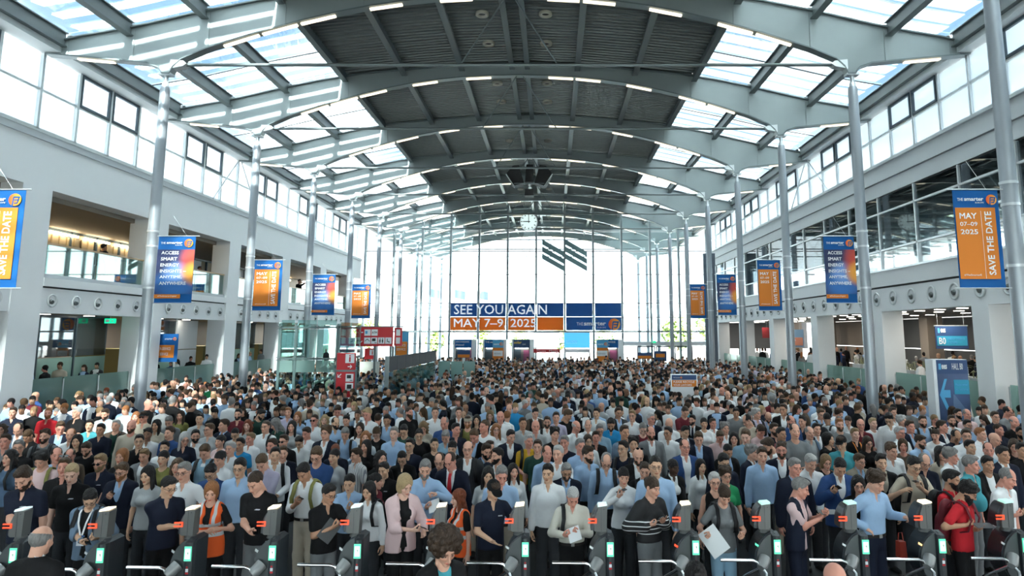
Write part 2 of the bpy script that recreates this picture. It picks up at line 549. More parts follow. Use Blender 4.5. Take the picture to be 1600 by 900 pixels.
# ---- clerestory windows, one per bay
wn_i = 0
def clerestory(side, k):
    global wn_i
    wn_i += 1
    x = XL if side == 'left' else XR
    sx = 1 if side == 'left' else -1
    t = S('window_%d' % wn_i, 'clerestory window band high on the %s wall, bay %d' % (side, k + 4), 'window')
    t['label'] = 'high clerestory window band over the %s wall in %s bay' % (side, ORD[k + 4])
    y0 = YK(k)
    z0, z1, zm = (8.68, 10.84, 9.80) if side == 'left' else (9.02, 10.84, 9.98)
    for j in range(4):
        ya, yb = y0 + 1.5 * j, y0 + 1.5 * (j + 1)
        dark = j in (1, 2)
        bx('pane', x - 0.01, x + 0.01, ya + 0.05, yb - 0.05, z0 + 0.05, zm - 0.04, milk_glass, t)
        bx('pane', x - 0.01, x + 0.01, ya + 0.05, yb - 0.05, zm + 0.04, z1 - 0.05, milk_glass, t)
        bx('post', x - 0.06, x + 0.08 * 1, ya - 0.045, ya + 0.045, z0, z1, alu, t)
        if dark:
            mb = MB()
            xa, xb = (x + 0.02, x + 0.09) if sx > 0 else (x - 0.09, x - 0.02)
            mb.box(xa, xb, ya + 0.06, ya + 0.13, zm + 0.02, z1 - 0.03)
            mb.box(xa, xb, yb - 0.13, yb - 0.06, zm + 0.02, z1 - 0.03)
            mb.box(xa, xb, ya + 0.13, yb - 0.13, zm + 0.02, zm + 0.10)
            mb.box(xa, xb, ya + 0.13, yb - 0.13, z1 - 0.11, z1 - 0.03)
            mb.build('sash', dark_frame, t)
    bx('transom', x - 0.05, x + 0.05, y0, y0 + 6, zm - 0.035, zm + 0.035, alu, t)
    bx('sill', x - 0.08, x + 0.08, y0, y0 + 6, z0 - 0.05, z0 + 0.05, alu, t)
    if k in (2, 3) and True:
        mb = MB()
        mb.tube([(x + sx * 0.12, y0 + 0.1, z1), (x + sx * 0.12, y0 + (2.2 if k == 3 else 2.2), z0)], 0.025, 6)
        mb.tube([(x + sx * 0.12, y0 - 0.1, z1), (x + sx * 0.12, y0 - 2.2, z0)], 0.025, 6)
        if k == 2: mb.build('cross_brace', alu, t)
for k in range(-4, 5):
    clerestory('left', k)
for k in range(-4, 5):
    clerestory('right', k)
# last part of the clerestory up to the glass wall
for side in ('left', 'right'):
    wn_i += 1
    x = XL if side == 'left' else XR
    t = S('window_%d' % wn_i, 'short end of the %s clerestory beside the far glass wall' % side, 'window')
    z0 = 8.68 if side == 'left' else 9.02
    for j in range(2):
        ya = YK(5) + 1.36 * j
        bx('pane', x - 0.01, x + 0.01, ya + 0.05, ya + 1.31, z0 + 0.05, 9.8, milk_glass, t)
        bx('pane', x - 0.01, x + 0.01, ya + 0.05, ya + 1.31, 9.88, 10.8, milk_glass, t)
        bx('post', x - 0.06, x + 0.06, ya - 0.04, ya + 0.04, z0, 10.84, alu, t)

# ---- left wall with its gallery
wlft = S('wall_left', 'white left wall with square piers, gallery openings and round air vents', 'wall')
Y0, Y1 = -5.7, 51.0
bx('upper_band', XL - 0.6, XL, Y0, Y1, 7.15, 8.45, white_paint, wlft)
bx('ledge', XL - 0.62, XL + 0.06, Y0, Y1, 8.45, 8.63, grey_paint, wlft)
ring_m = MB()
def vent_meshes(r):
    """round outlet: dished ring with a tilted nozzle"""
    n = 20
    vs, fs = [], []
    prof = [(r, 0.0), (r * 0.97, 0.03), (r * 0.80, 0.03), (r * 0.62, -0.06), (r * 0.36, -0.10)]
    for (rr, d) in prof:
        vs += [(d, rr * math.cos(2 * math.pi * i / n), rr * math.sin(2 * math.pi * i / n)) for i in range(n)]
    for a in range(len(prof) - 1):
        for i in range(n):
            j = (i + 1) % n
            fs.append((a * n + i, a * n + j, a * n + n + j, a * n + n + i))
    dish = MB().add(vs, fs, True).mesh('vent')
    noz = MB().tube([(-0.12, 0, 0), (0.05, -0.03, -0.05)], [r * 0.40, r * 0.30], 14).mesh('nozzle')
    return dish, noz
dishL, nozL = vent_meshes(0.19)
dishR, nozR = vent_meshes(0.25)
noz_dark = mat('nozzle_dark', (0.10, 0.12, 0.12), 0.6)
vent_grey = mat('vent_grey', (0.62, 0.66, 0.67), 0.6)
piers = [18.1 + 6.0 * k for k in range(-4, 6)] 
for i, yp in enumerate(piers):
    bx('pier', XL - 0.75, XL, yp, yp + 1.1, 0, 7.15, white_paint, wlft)
    ya, yb = yp + 1.1, min(yp + 6.0, Y1)
    bx('gallery_fascia', XL - 0.5, XL - 0.04, ya, yb, 3.73, 4.42, white_paint, wlft)
    bx('shadow_gap', XL - 0.5, XL - 0.08, ya, yb, 4.42, 4.47, black_gap, wlft)
    bx('gallery_lip', XL - 0.5, XL + 0.02, ya, yb, 4.47, 4.70, white_paint, wlft)
    bx('balustrade_shoe', XL - 0.28, XL - 0.10, ya, yb, 4.70, 4.82, grey_paint, wlft)
    if yb - ya > 3:
        for j in range(5):
            v = newobj('vent', dishL, wlft, (XL - 0.035, ya + 0.45 + 1.0 * j, 4.08), None, vent_grey)
            newobj('nozzle', nozL, v, (0, 0, 0), None, noz_dark)
bx('gallery_floor', XL - 4.4, XL - 0.5, Y0, Y1, 3.75, 4.70, taupe, wlft)
bx('gallery_ceiling', XL - 4.4, XL - 0.6, Y0, Y1, 7.0, 7.4, taupe, wlft)
bx('ground_back_wall', XL - 4.5, XL - 4.3, Y0, Y1, 0, 3.75, beige_panel, wlft)
bx('gallery_back_wall', XL - 4.5, XL - 4.3, Y0, Y1, 4.7, 7.0, tan_wall, wlft)
# gallery back: warm strip lamps, dark framing, pale fins and a dark cabinet
k_i = 0
for k in range(-1, 5):
    ya = 19.2 + 6.0 * k
    x = XL - 4.3
    for j in range(4):
        bx('window_mullion', x, x + 0.10, ya - 0.6 + 1.5 * j, ya - 0.52 + 1.5 * j, 4.7, 7.0, dark_frame, wlft)
    bx('window_transom', x, x + 0.08, ya - 0.6, ya + 5.4, 6.22, 6.27, dark_frame, wlft)
    bx('window_head', x, x + 0.10, ya - 0.6, ya + 5.4, 6.92, 7.0, dark_frame, wlft)
    if k in (-1, 0, 1, 4):
        for j in range(3):
            lp = bx('light_strip', x + 0.12, x + 0.2, ya - 0.3 + 1.9 * j, ya + 1.2 + 1.9 * j, 6.80, 6.87, warm_lamp, wlft)
        for j in range(14):
            bx('fin', x + 0.02, x + 0.06, ya - 0.4 + 0.4 * j, ya - 0.15 + 0.4 * j, 6.3, 6.78, tan_wall, wlft)
    else:
        bx('wall_panel', x, x + 0.05, ya + 2.4, ya + 4.9, 4.75, 6.9, white_paint, wlft)
        bx('wall_panel', x, x + 0.05, ya + 0.2, ya + 1.3, 5.1, 6.9, mat('grey_green', (0.12, 0.17, 0.16), 0.4), wlft)
# ground floor partition glazing on the left
for k in range(-1, 5):
    ya = 19.2 + 6.0 * k
    x = XL - 1.2
    sol = k in (1, 3)
    for j in range(3):
        y_a, y_b = ya + 1.63 * j, ya + 1.63 * (j + 1)
        if sol and j == 2:
            bx('wall_panel', x - 0.05, x + 0.05, y_a, y_b, 0, 1.6, white_paint, wlft)
            bx('wall_panel', x - 0.05, x + 0.05, y_a, y_b, 1.63, 2.5, white_paint, wlft)
            bx('wall_panel', x - 0.05, x + 0.05, y_a, y_b, 2.53, 3.7, white_paint, wlft)
            continue
        bx('pane', x - 0.01, x + 0.01, y_a + 0.04, y_b - 0.04, 2.45, 3.68, dark_glass, wlft)
        bx('pane', x - 0.01, x + 0.01, y_a + 0.04, y_b - 0.04, 1.75, 2.42, frosted_green, wlft)
        bx('pane', x - 0.01, x + 0.01, y_a + 0.04, y_b - 0.04, 0.1, 1.72, green_glass, wlft)
        bx('window_mullion', x - 0.04, x + 0.04, y_a - 0.03, y_a + 0.03, 0, 3.72, dark_frame, wlft)
    bx('window_head', x - 0.04, x + 0.04, ya, ya + 4.9, 3.66, 3.73, dark_frame, wlft)
    for j in range(2):
        bx('downlight', XL - 0.95, XL - 0.75, ya + 1.2 + 2 * j, ya + 1.45 + 2 * j, 3.715, 3.728, cool_lamp, wlft)
    bx('cabinet', x - 2.4, x - 0.6, ya + 0.8, ya + 2.4, 0, 2.6, mat('olive_cabinet', (0.22, 0.18, 0.06), 0.6), wlft)
    bx('blind', x - 1.0, x - 0.95, ya + 0.2, ya + 4.4, 0.9, 1.62, mat('blind_blue', (0.18, 0.28, 0.33), 0.6), wlft)

# gallery balustrades
for k in range(-1, 5):
    ya, yb = 19.2 + 6.0 * k, 24.1 + 6.0 * k
    t = thing('glass_balustrade', 'glass balustrade with wooden handrail on the left gallery, %s opening' % ORD[k + 1], 'balustrade', (XL - 0.19, ya, 4.8), 0, 'left gallery balustrades')
    for j in range(4):
        bx('pane', -0.01, 0.01, 0.02 + 1.225 * j, 1.205 + 1.225 * j, 0.0, 0.86, green_glass, t)
    bx('handrail', -0.035, 0.035, 0, 4.9, 0.86, 0.91, wood, t)

# ---- right wall with its glazed upper floor
wr = S('wall_right', 'grey right wall with a glazed upper floor, vent band and square piers', 'wall')
bx('upper_fascia', XR, XR + 0.6, Y0, Y1, 8.45, 8.98, grey_paint, wr)
bx('upper_fascia', XR + 0.06, XR + 0.6, Y0, Y1, 7.95, 8.43, grey_paint, wr)
bx('ledge', XR - 0.06, XR + 0.6, Y0, Y1, 8.98, 9.04, alu, wr)
bx('shadow_gap', XR + 0.10, XR + 0.6, Y0, Y1, 7.88, 7.95, black_gap, wr)
bx('floor_fascia', XR - 0.02, XR + 0.5, Y0, Y1, 4.78, 5.30, mat('pale_grey', (0.66, 0.69, 0.71), 0.5, noise=0.02), wr)
bx('ledge', XR - 0.06, XR + 0.5, Y0, Y1, 5.30, 5.36, alu, wr)
bx('shadow_gap', XR + 0.06, XR + 0.5, Y0, Y1, 4.72, 4.78, black_gap, wr)
bx('vent_band', XR + 0.03, XR + 0.5, Y0, Y1, 3.92, 4.72, white_paint, wr)
bx('upper_floor', XR + 0.5, XR + 9.5, Y0, Y1, 4.6, 5.25, shade_grey, wr)
bx('soffit', XR + 0.5, XR + 9.5, Y0, Y1, 3.94, 4.1, mat('soffit_grey', (0.20, 0.195, 0.18), 0.6), wr)
bx('upper_ceiling', XR + 0.5, XR + 9.5, Y0, Y1, 8.0, 8.3, mat('upper_ceiling', (0.05, 0.06, 0.065), 0.5, noise=0.1), wr)
y = 13.9 - 6
i = 0
while y < 50.5:
    v = newobj('vent', dishR, wr, (XR + 0.025, y, 4.36), (0, 0, math.pi), vent_grey)
    newobj('nozzle', nozR, v, (0, 0, 0), None, noz_dark)
    y += 1.2
# glazing of the upper floor
y = 4.5
j = 0
while y < 50.5:
    yb = min(y + 2.45, Y1)
    bx('post', XR - 0.02, XR + 0.09, y - 0.035, y + 0.035, 5.34, 7.9, alu, wr)
    for (za, zb) in ((5.38, 6.0), (6.05, 7.3), (7.35, 7.88)):
        bx('pane', XR + 0.03, XR + 0.05, y + 0.04, yb - 0.04, za, zb, dark_glass if zb > 6.1 else clear_glass, wr)
    y += 2.45
for z in (6.025, 7.325):
    bx('transom', XR - 0.02, XR + 0.07, 4.5, Y1, z - 0.03, z + 0.03, alu, wr)
# inside the upper floor: round posts, bright outer windows, ceiling strips
for k in range(-1, 6):
    mbp = MB().tube([(XR + 3.0, 21.0 + 6.0 * k, 5.25), (XR + 3.0, 21.0 + 6.0 * k, 8.0)], 0.3, 14)
    mbp.build('inner_post', mat('blue_grey_post', (0.16, 0.24, 0.30), 0.4), wr)
for k in range(-1, 12):
    ya = 12 + 3.0 * k
    bx('outer_post', XR + 9.3, XR + 9.4, ya, ya + 0.12, 5.25, 8.0, dark_frame, wr)
bx('outer_transom', XR + 9.3, XR + 9.4, 8, Y1, 6.4, 6.5, dark_frame, wr)
for j in range(22):
    bx('ceiling_baffle', XR + 0.9, XR + 8.5, 13 + 1.7 * j, 13.5 + 1.7 * j, 7.55, 7.62, mat('baffle_grey', (0.36, 0.40, 0.40), 0.4, metal=0.3), wr)
# ground floor right: piers, back wall panels, downlights
for k in range(-1, 6):
    yp = 18.4 + 6.0 * k
    bx('pier', XR + 0.02, XR + 0.75, yp, yp + 0.75, 0, 3.95, white_paint, wr)
    bx('pier', XR + 5.6, XR + 6.3, yp + 1.5, yp + 2.2, 0, 3.95, beige_panel, wr)
for k in range(-1, 9):
    ya = 13 + 4.0 * k
    for (za, zb) in ((0, 1.35), (1.38, 2.4), (2.43, 3.9)):
        dk = k in (4, 5)
        bx('wall_panel', XR + 7.0, XR + 7.15, ya + 0.01, ya + 3.98, za, zb, shade_grey if dk else beige_panel, wr)
for k in range(30):
    for x in (0.95, 2.3, 4.0):
        if (k + int(x * 10)) % 3 != 1 or x < 1:
            bx('downlight', XR + x, XR + x + 0.3, 12.6 + 1.25 * k, 12.72 + 1.25 * k, 3.925, 3.938, cool_lamp, wr)
for k in range(9):  # added area lights that strengthen the downlights of the right soffit
    for x in (1.6, 4.4):
        ld = bpy.data.lights.new('soffit_fill', 'AREA'); ld.shape = 'RECTANGLE'; ld.size = 0.5; ld.size_y = 0.5; ld.energy = 9; ld.color = (1.0, 0.92, 0.80)
        lo_ = bpy.data.objects.new('soffit_fill', ld); COL.objects.link(lo_); lo_.location = (XR + x, 14.5 + 4.2 * k, 3.90)
for k in range(6):  # area lights added to brighten the dark room under the left gallery
    ld = bpy.data.lights.new('soffit_fill', 'AREA'); ld.shape = 'RECTANGLE'; ld.size = 0.4; ld.size_y = 1.2; ld.energy = 22; ld.color = (1.0, 0.94, 0.84)
    lo_ = bpy.data.objects.new('soffit_fill', ld); COL.objects.link(lo_); lo_.location = (XL - 2.4, 15.6 + 6 * k, 3.72)
bx('platform', XR - 0.2, XR + 7.0, 14, 50.8, 0.0, 0.75, shade_grey, wr)
bx('platform', XL - 4.4, XL + 0.2, 17, 50.8, 0.0, 0.75, shade_grey, wlft)
YG_ = 51.0
bx('end_wall', XR + 0.3, XR + 7.0, YG_ - 0.2, YG_, 2.1, 3.95, shade_grey, wr)
bx('end_wall', XR + 0.3, XR + 7.0, YG_ - 0.2, YG_, 0, 1.3, shade_grey, wr)
for j in range(5):
    bx('end_post', XR + 0.5 + 1.5 * j, XR + 0.58 + 1.5 * j, YG_ - 0.2, YG_ - 0.1, 1.3, 2.1, dark_frame, wr)
# frosted glass rails along both platforms
for k in range(-1, 5):
    ya = 19.3 + 6.0 * k
    t = thing('glass_rail', 'frosted green glass rail between right piers, %s gap from the front' % ORD[k + 1], 'balustrade', (XR + 0.3, ya, 0.75), 0, 'glass rails along the right platform')
    for j in range(3):
        bx('pane', -0.012, 0.012, 0.03 + 1.65 * j, 1.62 + 1.65 * j, 0.05, 1.1, frosted_green, t)
    for j in range(4):
        bx('clip', -0.03, 0.03, -0.02 + 1.65 * j, 0.02 + 1.65 * j, 0.0, 1.05, alu, t)
for k in range(-1, 3):
    ya = 19.2 + 6.0 * k
    t = thing('glass_rail', 'frosted green glass rail between left piers, %s gap from the front' % ORD[k + 1], 'balustrade', (XL - 0.3, ya, 0.75), 0, 'glass rails along the left platform')
    for j in range(3):
        bx('pane', -0.012, 0.012, 0.03 + 1.6 * j, 1.57 + 1.6 * j, 0.05, 1.15, frosted_green, t)
    for j in range(4):
        bx('clip', -0.03, 0.03, -0.02 + 1.6 * j, 0.02 + 1.6 * j, 0.0, 1.1, alu, t)

# ---- far glass wall
YG = 51.0
wn_i += 1
gw = S('window_%d' % wn_i, 'tall glazed end wall behind the crowd with slender grey mullions', 'window')
mull = mat('mullion_grey', (0.24, 0.29, 0.31), 0.4, metal=0.3)
ux = [-12.6 + 2.1 * i for i in range(13)]
rows = [0.0, 2.45, 3.32, 4.34, 5.37, 7.48, 9.2, 10.7]
def arch_low(u):
    return bot_z(u) + 0.2 if abs(u) < 9 else 10.75
for i, u in enumerate(ux):
    mbm = MB()
    mbm.box(CU + u - 0.07, CU + u + 0.07, YG - 0.25, YG + 0.1, 0, arch_low(u) + 0.35)
    mbm.build('mullion', mull, gw)
for z in rows[1:-1]:
    hgt = 0.035 if z > 3.4 or z < 3 else 0.06
    bx('transom', CU - 12.6, CU + 12.6, YG - 0.06, YG + 0.04, z - hgt, z + hgt, mull, gw)
bx('transom', CU + 6.3, CU + 12.6, YG - 0.2, YG + 0.04, 2.3, 2.6, alu, gw)
for i in range(12):
    for a, b in zip(rows[:-1], rows[1:]):
        if a == 0.0 and i >= 3:
            continue
        bx('pane', CU + ux[i] + 0.07, CU + ux[i + 1] - 0.07, YG - 0.01, YG + 0.01, a + 0.06, b - 0.06, clear_glass, gw)
    t_ = (arch_low(ux[i]), arch_low(ux[i + 1]))
    if max(t_) > 10.8:
        MB().prism([(CU + ux[i] + 0.07, 10.76), (CU + ux[i + 1] - 0.07, 10.76), (CU + ux[i + 1] - 0.07, t_[1]), (CU + ux[i] + 0.07, t_[0])], YG - 0.01, YG + 0.01).build('pane', clear_glass, gw)
# slanted-bar emblem on the glass: six parallel bars in two offset sets
em = thing('slanted_bar_emblem', 'emblem of six slanted grey bars high on the far glass wall', 'emblem', (CU + 0.44, YG - 0.32, 7.76), 0)
ebm = mat('emblem_grey', (0.20, 0.34, 0.36), 0.5)
for st, (xa, xb) in enumerate(((0.0, 1.62), (1.70, 3.30))):
    for j in range(3):
        zt = 2.31 - 0.53 * j + (0.0 if st == 0 else 0.0)
        MB().prism([(xa, zt - 0.40), (xb, zt - 1.32), (xb, zt - 0.93), (xa, zt)], -0.02, 0.02).build('bar', ebm, em)
# ================================================================= signs, banners, turnstiles and other things
blue_print = mat('print_blue', (0.014, 0.115, 0.36), 0.6, noise=0.06, nscale=3, spec=0.15)
navy_print = mat('print_navy', (0.025, 0.07, 0.19), 0.55)
orange_print = mat('print_orange', (0.74, 0.235, 0.04), 0.6, noise=0.03, nscale=3, spec=0.15)
white_print = mat('print_white', (0.88, 0.90, 0.92), 0.5)
red_print = mat('print_red', (0.62, 0.02, 0.03), 0.45)
black_print = mat('print_black', (0.02, 0.02, 0.022), 0.5)
sky_print = mat('print_sky', (0.10, 0.42, 0.72), 0.5)
teal_print = mat('print_teal', (0.03, 0.33, 0.52), 0.5)

def back_print(name, col):
    m = bpy.data.materials.new(name); m.use_nodes = True
    nt = m.node_tree; p = nt.nodes['Principled BSDF']; p.inputs['Base Color'].default_value = (*col, 1); p.inputs['Roughness'].default_value = .6
    tl = nt.nodes.new('ShaderNodeBsdfTranslucent'); tl.inputs[0].default_value = (*col, 1)
    ms = nt.nodes.new('ShaderNodeMixShader'); ms.inputs[0].default_value = .55
    nt.links.new(p.outputs[0], ms.inputs[1]); nt.links.new(tl.outputs[0], ms.inputs[2]); nt.links.new(ms.outputs[0], nt.nodes['Material Output'].inputs[0])
    return m
blue_back = back_print('film_blue', (0.05, 0.19, 0.46)); orange_back = back_print('film_orange', (0.92, 0.34, 0.06)); white_glow = mat('film_white_glow', (0.9, 0.92, 0.94), 0.6, emit=(0.72, 0.85, 0.95), estr=0.13)  # letter emission stands in for daylight coming through the white film

def gradient_mat():
    """printed colour blend of the digital banner: navy with a blue glow low in the middle and red to yellow along one edge"""
    m = bpy.data.materials.new('print_colour_blend')
    m.use_nodes = True
    nt = m.node_tree
    p = nt.nodes['Principled BSDF']
    p.inputs['Roughness'].default_value = 0.55
    tc_ = nt.nodes.new('ShaderNodeTexCoord')
    sp = nt.nodes.new('ShaderNodeSeparateXYZ')
    nt.links.new(tc_.outputs['Generated'], sp.inputs[0])
    def blob(cx, cz, rx, rz):
        out = None
        acc = []
        for ax, c0, r0 in (('X', cx, rx), ('Z', cz, rz)):
            a = nt.nodes.new('ShaderNodeMath'); a.operation = 'SUBTRACT'; a.inputs[1].default_value = c0
            nt.links.new(sp.outputs[ax], a.inputs[0])
            b = nt.nodes.new('ShaderNodeMath'); b.operation = 'DIVIDE'; b.inputs[1].default_value = r0
            nt.links.new(a.outputs[0], b.inputs[0])
            c = nt.nodes.new('ShaderNodeMath'); c.operation = 'MULTIPLY'
            nt.links.new(b.outputs[0], c.inputs[0]); nt.links.new(b.outputs[0], c.inputs[1])
            acc.append(c)
        s_ = nt.nodes.new('ShaderNodeMath'); s_.operation = 'ADD'
        nt.links.new(acc[0].outputs[0], s_.inputs[0]); nt.links.new(acc[1].outputs[0], s_.inputs[1])
        mr = nt.nodes.new('ShaderNodeMapRange')
        mr.inputs['From Min'].default_value = 0.0; mr.inputs['From Max'].default_value = 1.0
        mr.inputs['To Min'].default_value = 1.0; mr.inputs['To Max'].default_value = 0.0
        mr.interpolation_type = 'SMOOTHSTEP'
        nt.links.new(s_.outputs[0], mr.inputs['Value'])
        return mr
    prev = None
    base = (0.022, 0.035, 0.11, 1)
    for (b, colr) in ((blob(0.55, 0.22, 0.75, 0.42), (0.03, 0.17, 0.50, 1)), (blob(0.58, 0.48, 0.50, 0.30), (0.20, 0.36, 0.75, 1)), (blob(1.08, 0.72, 0.55, 0.62), (0.66, 0.08, 0.05, 1)), (blob(1.06, 0.47, 0.46, 0.32), (0.95, 0.42, 0.06, 1))):
        mx_ = nt.nodes.new('ShaderNodeMixRGB')
        nt.links.new(b.outputs[0], mx_.inputs['Fac'])
        if prev is None:
            mx_.inputs['Color1'].default_value = base
        else:
            nt.links.new(prev.outputs[0], mx_.inputs['Color1'])
        mx_.inputs['Color2'].default_value = colr
        prev = mx_
    nt.links.new(prev.outputs[0], p.inputs['Base Color'])
    return m
blend_print = gradient_mat()

def disc_mat():
    m = bpy.data.materials.new('print_orange_disc')
    m.use_nodes = True
    nt = m.node_tree
    p = nt.nodes['Principled BSDF']
    t = nt.nodes.new('ShaderNodeTexCoord'); sp = nt.nodes.new('ShaderNodeSeparateXYZ'); r = nt.nodes.new('ShaderNodeValToRGB')
    nt.links.new(t.outputs['Generated'], sp.inputs[0]); nt.links.new(sp.outputs['X'], r.inputs[0])
    r.color_ramp.elements[0].color = (0.85, 0.10, 0.03, 1); r.color_ramp.elements[1].color = (0.95, 0.45, 0.04, 1)
    nt.links.new(r.outputs[0], p.inputs['Base Color'])
    return m
disc_print = disc_mat()

def emblem(parent, cx, y, cz, r, stroke_mat):
    """round orange emblem with a three-armed letter mark cut across it"""
    n = 28
    d = MB().prism([(r * math.cos(2 * math.pi * i / n), r * math.sin(2 * math.pi * i / n)) for i in range(n)], -0.003, 0.003).build('emblem_disc', disc_print, parent, (cx, y, cz))
    mb = MB()
    a = r
    mb.prism([(-0.42 * a, -0.95 * a), (-0.22 * a, -0.98 * a), (-0.10 * a, 0.40 * a), (-0.30 * a, 0.40 * a)], -0.006, -0.003)
    mb.prism([(-0.30 * a, 0.28 * a), (0.85 * a, 0.28 * a), (0.80 * a, 0.52 * a), (-0.20 * a, 0.52 * a)], -0.006, -0.003)
    mb.prism([(-0.10 * a, -0.14 * a), (0.62 * a, -0.14 * a), (0.62 * a, 0.06 * a), (-0.08 * a, 0.06 * a)], -0.006, -0.003)
    mb.prism([(0.46 * a, -0.14 * a), (0.68 * a, -0.14 * a), (0.74 * a, 0.30 * a), (0.54 * a, 0.30 * a)], -0.006, -0.003)
    mb.prism([(0.30 * a, -0.62 * a), (0.50 * a, -0.58 * a), (0.68 * a, -0.14 * a), (0.46 * a, -0.14 * a)], -0.006, -0.003)
    mb.prism([(-0.08 * a, -0.66 * a), (0.48 * a, -0.66 * a), (0.44 * a, -0.46 * a), (-0.06 * a, -0.46 * a)], -0.006, -0.003)
    mb.build('emblem_mark', stroke_mat, d)

def brand_line(parent, x, y, z, w, h, discx, discr, back):
    lettering('THE', x, y, z, w * 0.22, h * 0.62, white_print, parent)
    lettering('smarter', x + w * 0.26, y, z, w * 0.74, h * 0.72, white_print, parent, bold=0.03)
    lettering('EUROPE', x + w * 0.68, y, z - h * 0.52, w * 0.32, h * 0.28, white_print, parent)
    emblem(parent, discx, y - 0.002, z + h * 0.25, discr, back)

def banner(x0, x1, y, kind, label, col_x):
    z0, z1 = 3.96, 5.71
    w, h = x1 - x0, 5.71 - 3.96
    t = thing('hanging_banner', label, 'banner', (x0, y - 0.05, z0), 0, 'printed banners on the columns')
    # cloth with a slight belly
    nx, nz = 8, 12
    vs, fs = [], []
    for side in (0, 1):
        for j in range(nz + 1):
            for i in range(nx + 1):
                vs.append((w * i / nx, 0.012 * math.sin(math.pi * i / nx) * math.sin(2.2 * math.pi * j / nz) + 0.006 * side, h * j / nz))
    N = (nx + 1) * (nz + 1)
    for j in range(nz):
        for i in range(nx):
            a = j * (nx + 1) + i
            fs.append((a, a + 1, a + nx + 2, a + nx + 1))
            fs.append((N + a, N + a + nx + 1, N + a + nx + 2, N + a + 1))
    MB().add(vs, fs, True).build('cloth', blue_print, t)
    MB().tube([(-0.02 if col_x < x0 else -0.10, 0, h + 0.012), (w + (0.02 if col_x > x0 else 0.10), 0, h + 0.012)], 0.014, 8).build('top_rod', alu, t)
    MB().tube([(-0.02 if col_x < x0 else -0.10, 0, -0.012), (w + (0.02 if col_x > x0 else 0.10), 0, -0.012)], 0.012, 8).build('bottom_rod', alu, t)
    if col_x < x0:
        arm = (col_x + 0.15 - x0, 0.0)
    else:
        arm = (w, col_x - 0.15 - x0)
    MB().tube([(min(arm), 0, h + 0.012), (max(arm), 0, h + 0.012)], 0.012, 6).build('bracket', alu, t)
    MB().tube([(min(arm), 0, -0.012), (max(arm), 0, -0.012)], 0.012, 6).build('bracket', alu, t)
    MB().tube([(w * 0.75, 0, h + 0.02), (w * 0.35, 0.0, h + 0.55)], 0.004, 5).build('stay_wire', alu, t)
    yl = -0.022
    brand_line(t, w * 0.08, yl, h * 0.885, w * 0.58, 0.085, w * 0.83, w * 0.115, blue_print)
    if kind == 'save':
        MB().box(w * 0.02, w * 0.90, -0.018, -0.014, h * 0.085, h * 0.815).build('orange_field', orange_print, t)
        lettering('MAY', w * 0.10, yl, h * 0.70, w * 0.38, 0.105, white_print, t, 0.02)
        lettering('07\u201309', w * 0.10, yl, h * 0.625, w * 0.38, 0.075, white_print, t, 0.005)
        lettering('2025', w * 0.10, yl, h * 0.54, w * 0.38, 0.09, white_print, t, 0.015)
        lettering('#TheSmarterE', w * 0.10, yl, h * 0.115, w * 0.38, 0.035, white_print, t)
        MB().box(w * 0.575, w * 0.581, -0.021, -0.018, h * 0.09, h * 0.78).build('rule', white_print, t)
        lettering('SAVE THE DATE', w * 0.80, yl, h * 0.125, h * 0.65, w * 0.15, white_print, t, 0.02, rot=(0, -math.pi / 2, 0))
    else:
        MB().box(w * 0.0, w * 1.0, -0.018, -0.014, h * 0.13, h * 0.80).build('colour_blend', blend_print, t)
        for i, (s_, wf) in enumerate((('ACCESS', .47), ('SMART', .44), ('ENERGY', .50), ('INSIGHTS \u2013', .70), ('ANYTIME,', .60), ('ANYWHERE', .72))):
            lettering(s_, w * 0.11, yl, h * (0.725 - 0.092 * i), w * wf, 0.088, white_print, t, 0.02)
        MB().box(w * 0.0, w * 0.70, -0.022, -0.018, h * 0.065, h * 0.125).build('orange_strip', orange_print, t)
        lettering('#TheSmarterDigital', w * 0.10, yl - 0.003, h * 0.082, w * 0.50, 0.045, white_print, t)
for k, kind in ((-1, 'save'), (0, 'digital'), (1, 'save'), (2, 'digital'), (3, 'save')):
    nm = 'orange and blue save-the-date banner' if kind == 'save' else 'dark blue and red banner about smart energy access'
    p = {-1: 'nearest', 0: 'second', 1: 'third', 2: 'fourth', 3: 'fifth'}[k]
    banner(-10.44, -9.46, YK(k), kind, '%s hanging on the %s left column' % (nm, p), CU - 9.44)
    banner(7.19, 8.0, YK(k), kind, '%s hanging on the %s right column' % (nm, p), CU + 9.44)

# ---- great banner on the glass wall
t = thing('wall_banner', 'wide blue and orange banner reading SEE YOU AGAIN on the glass wall', 'banner', (CU - 6.3, YG - 0.32, 3.38), 0)
for i in range(6):
    for j in range(2):
        m_ = blue_back if j == 1 else (orange_back if i < 4 else blue_back)
        bx('panel', 2.1 * i + 0.09, 2.1 * (i + 1) - 0.09, -0.01, 0.01, 0.02 + 1.0 * j, 0.95 + 1.02 * j, m_, t)
yl = -0.02
lettering('SEE YOU AGAIN', 0.35, yl, 1.18, 6.75, 0.69, white_glow, t, 0.008)
lettering('MAY 7\u20139, 2025', 0.35, yl, 0.16, 5.95, 0.70, white_glow, t, 0.008)
lettering('THE', 9.25, yl, 0.38, 0.48, 0.22, white_print, t)
lettering('smarter', 9.78, yl, 0.37, 1.60, 0.27, white_print, t, 0.03)
lettering('EUROPE', 10.75, yl, 0.17, 0.63, 0.11, white_print, t)
emblem(t, 11.98, -0.022, 0.46, 0.42, blue_print)

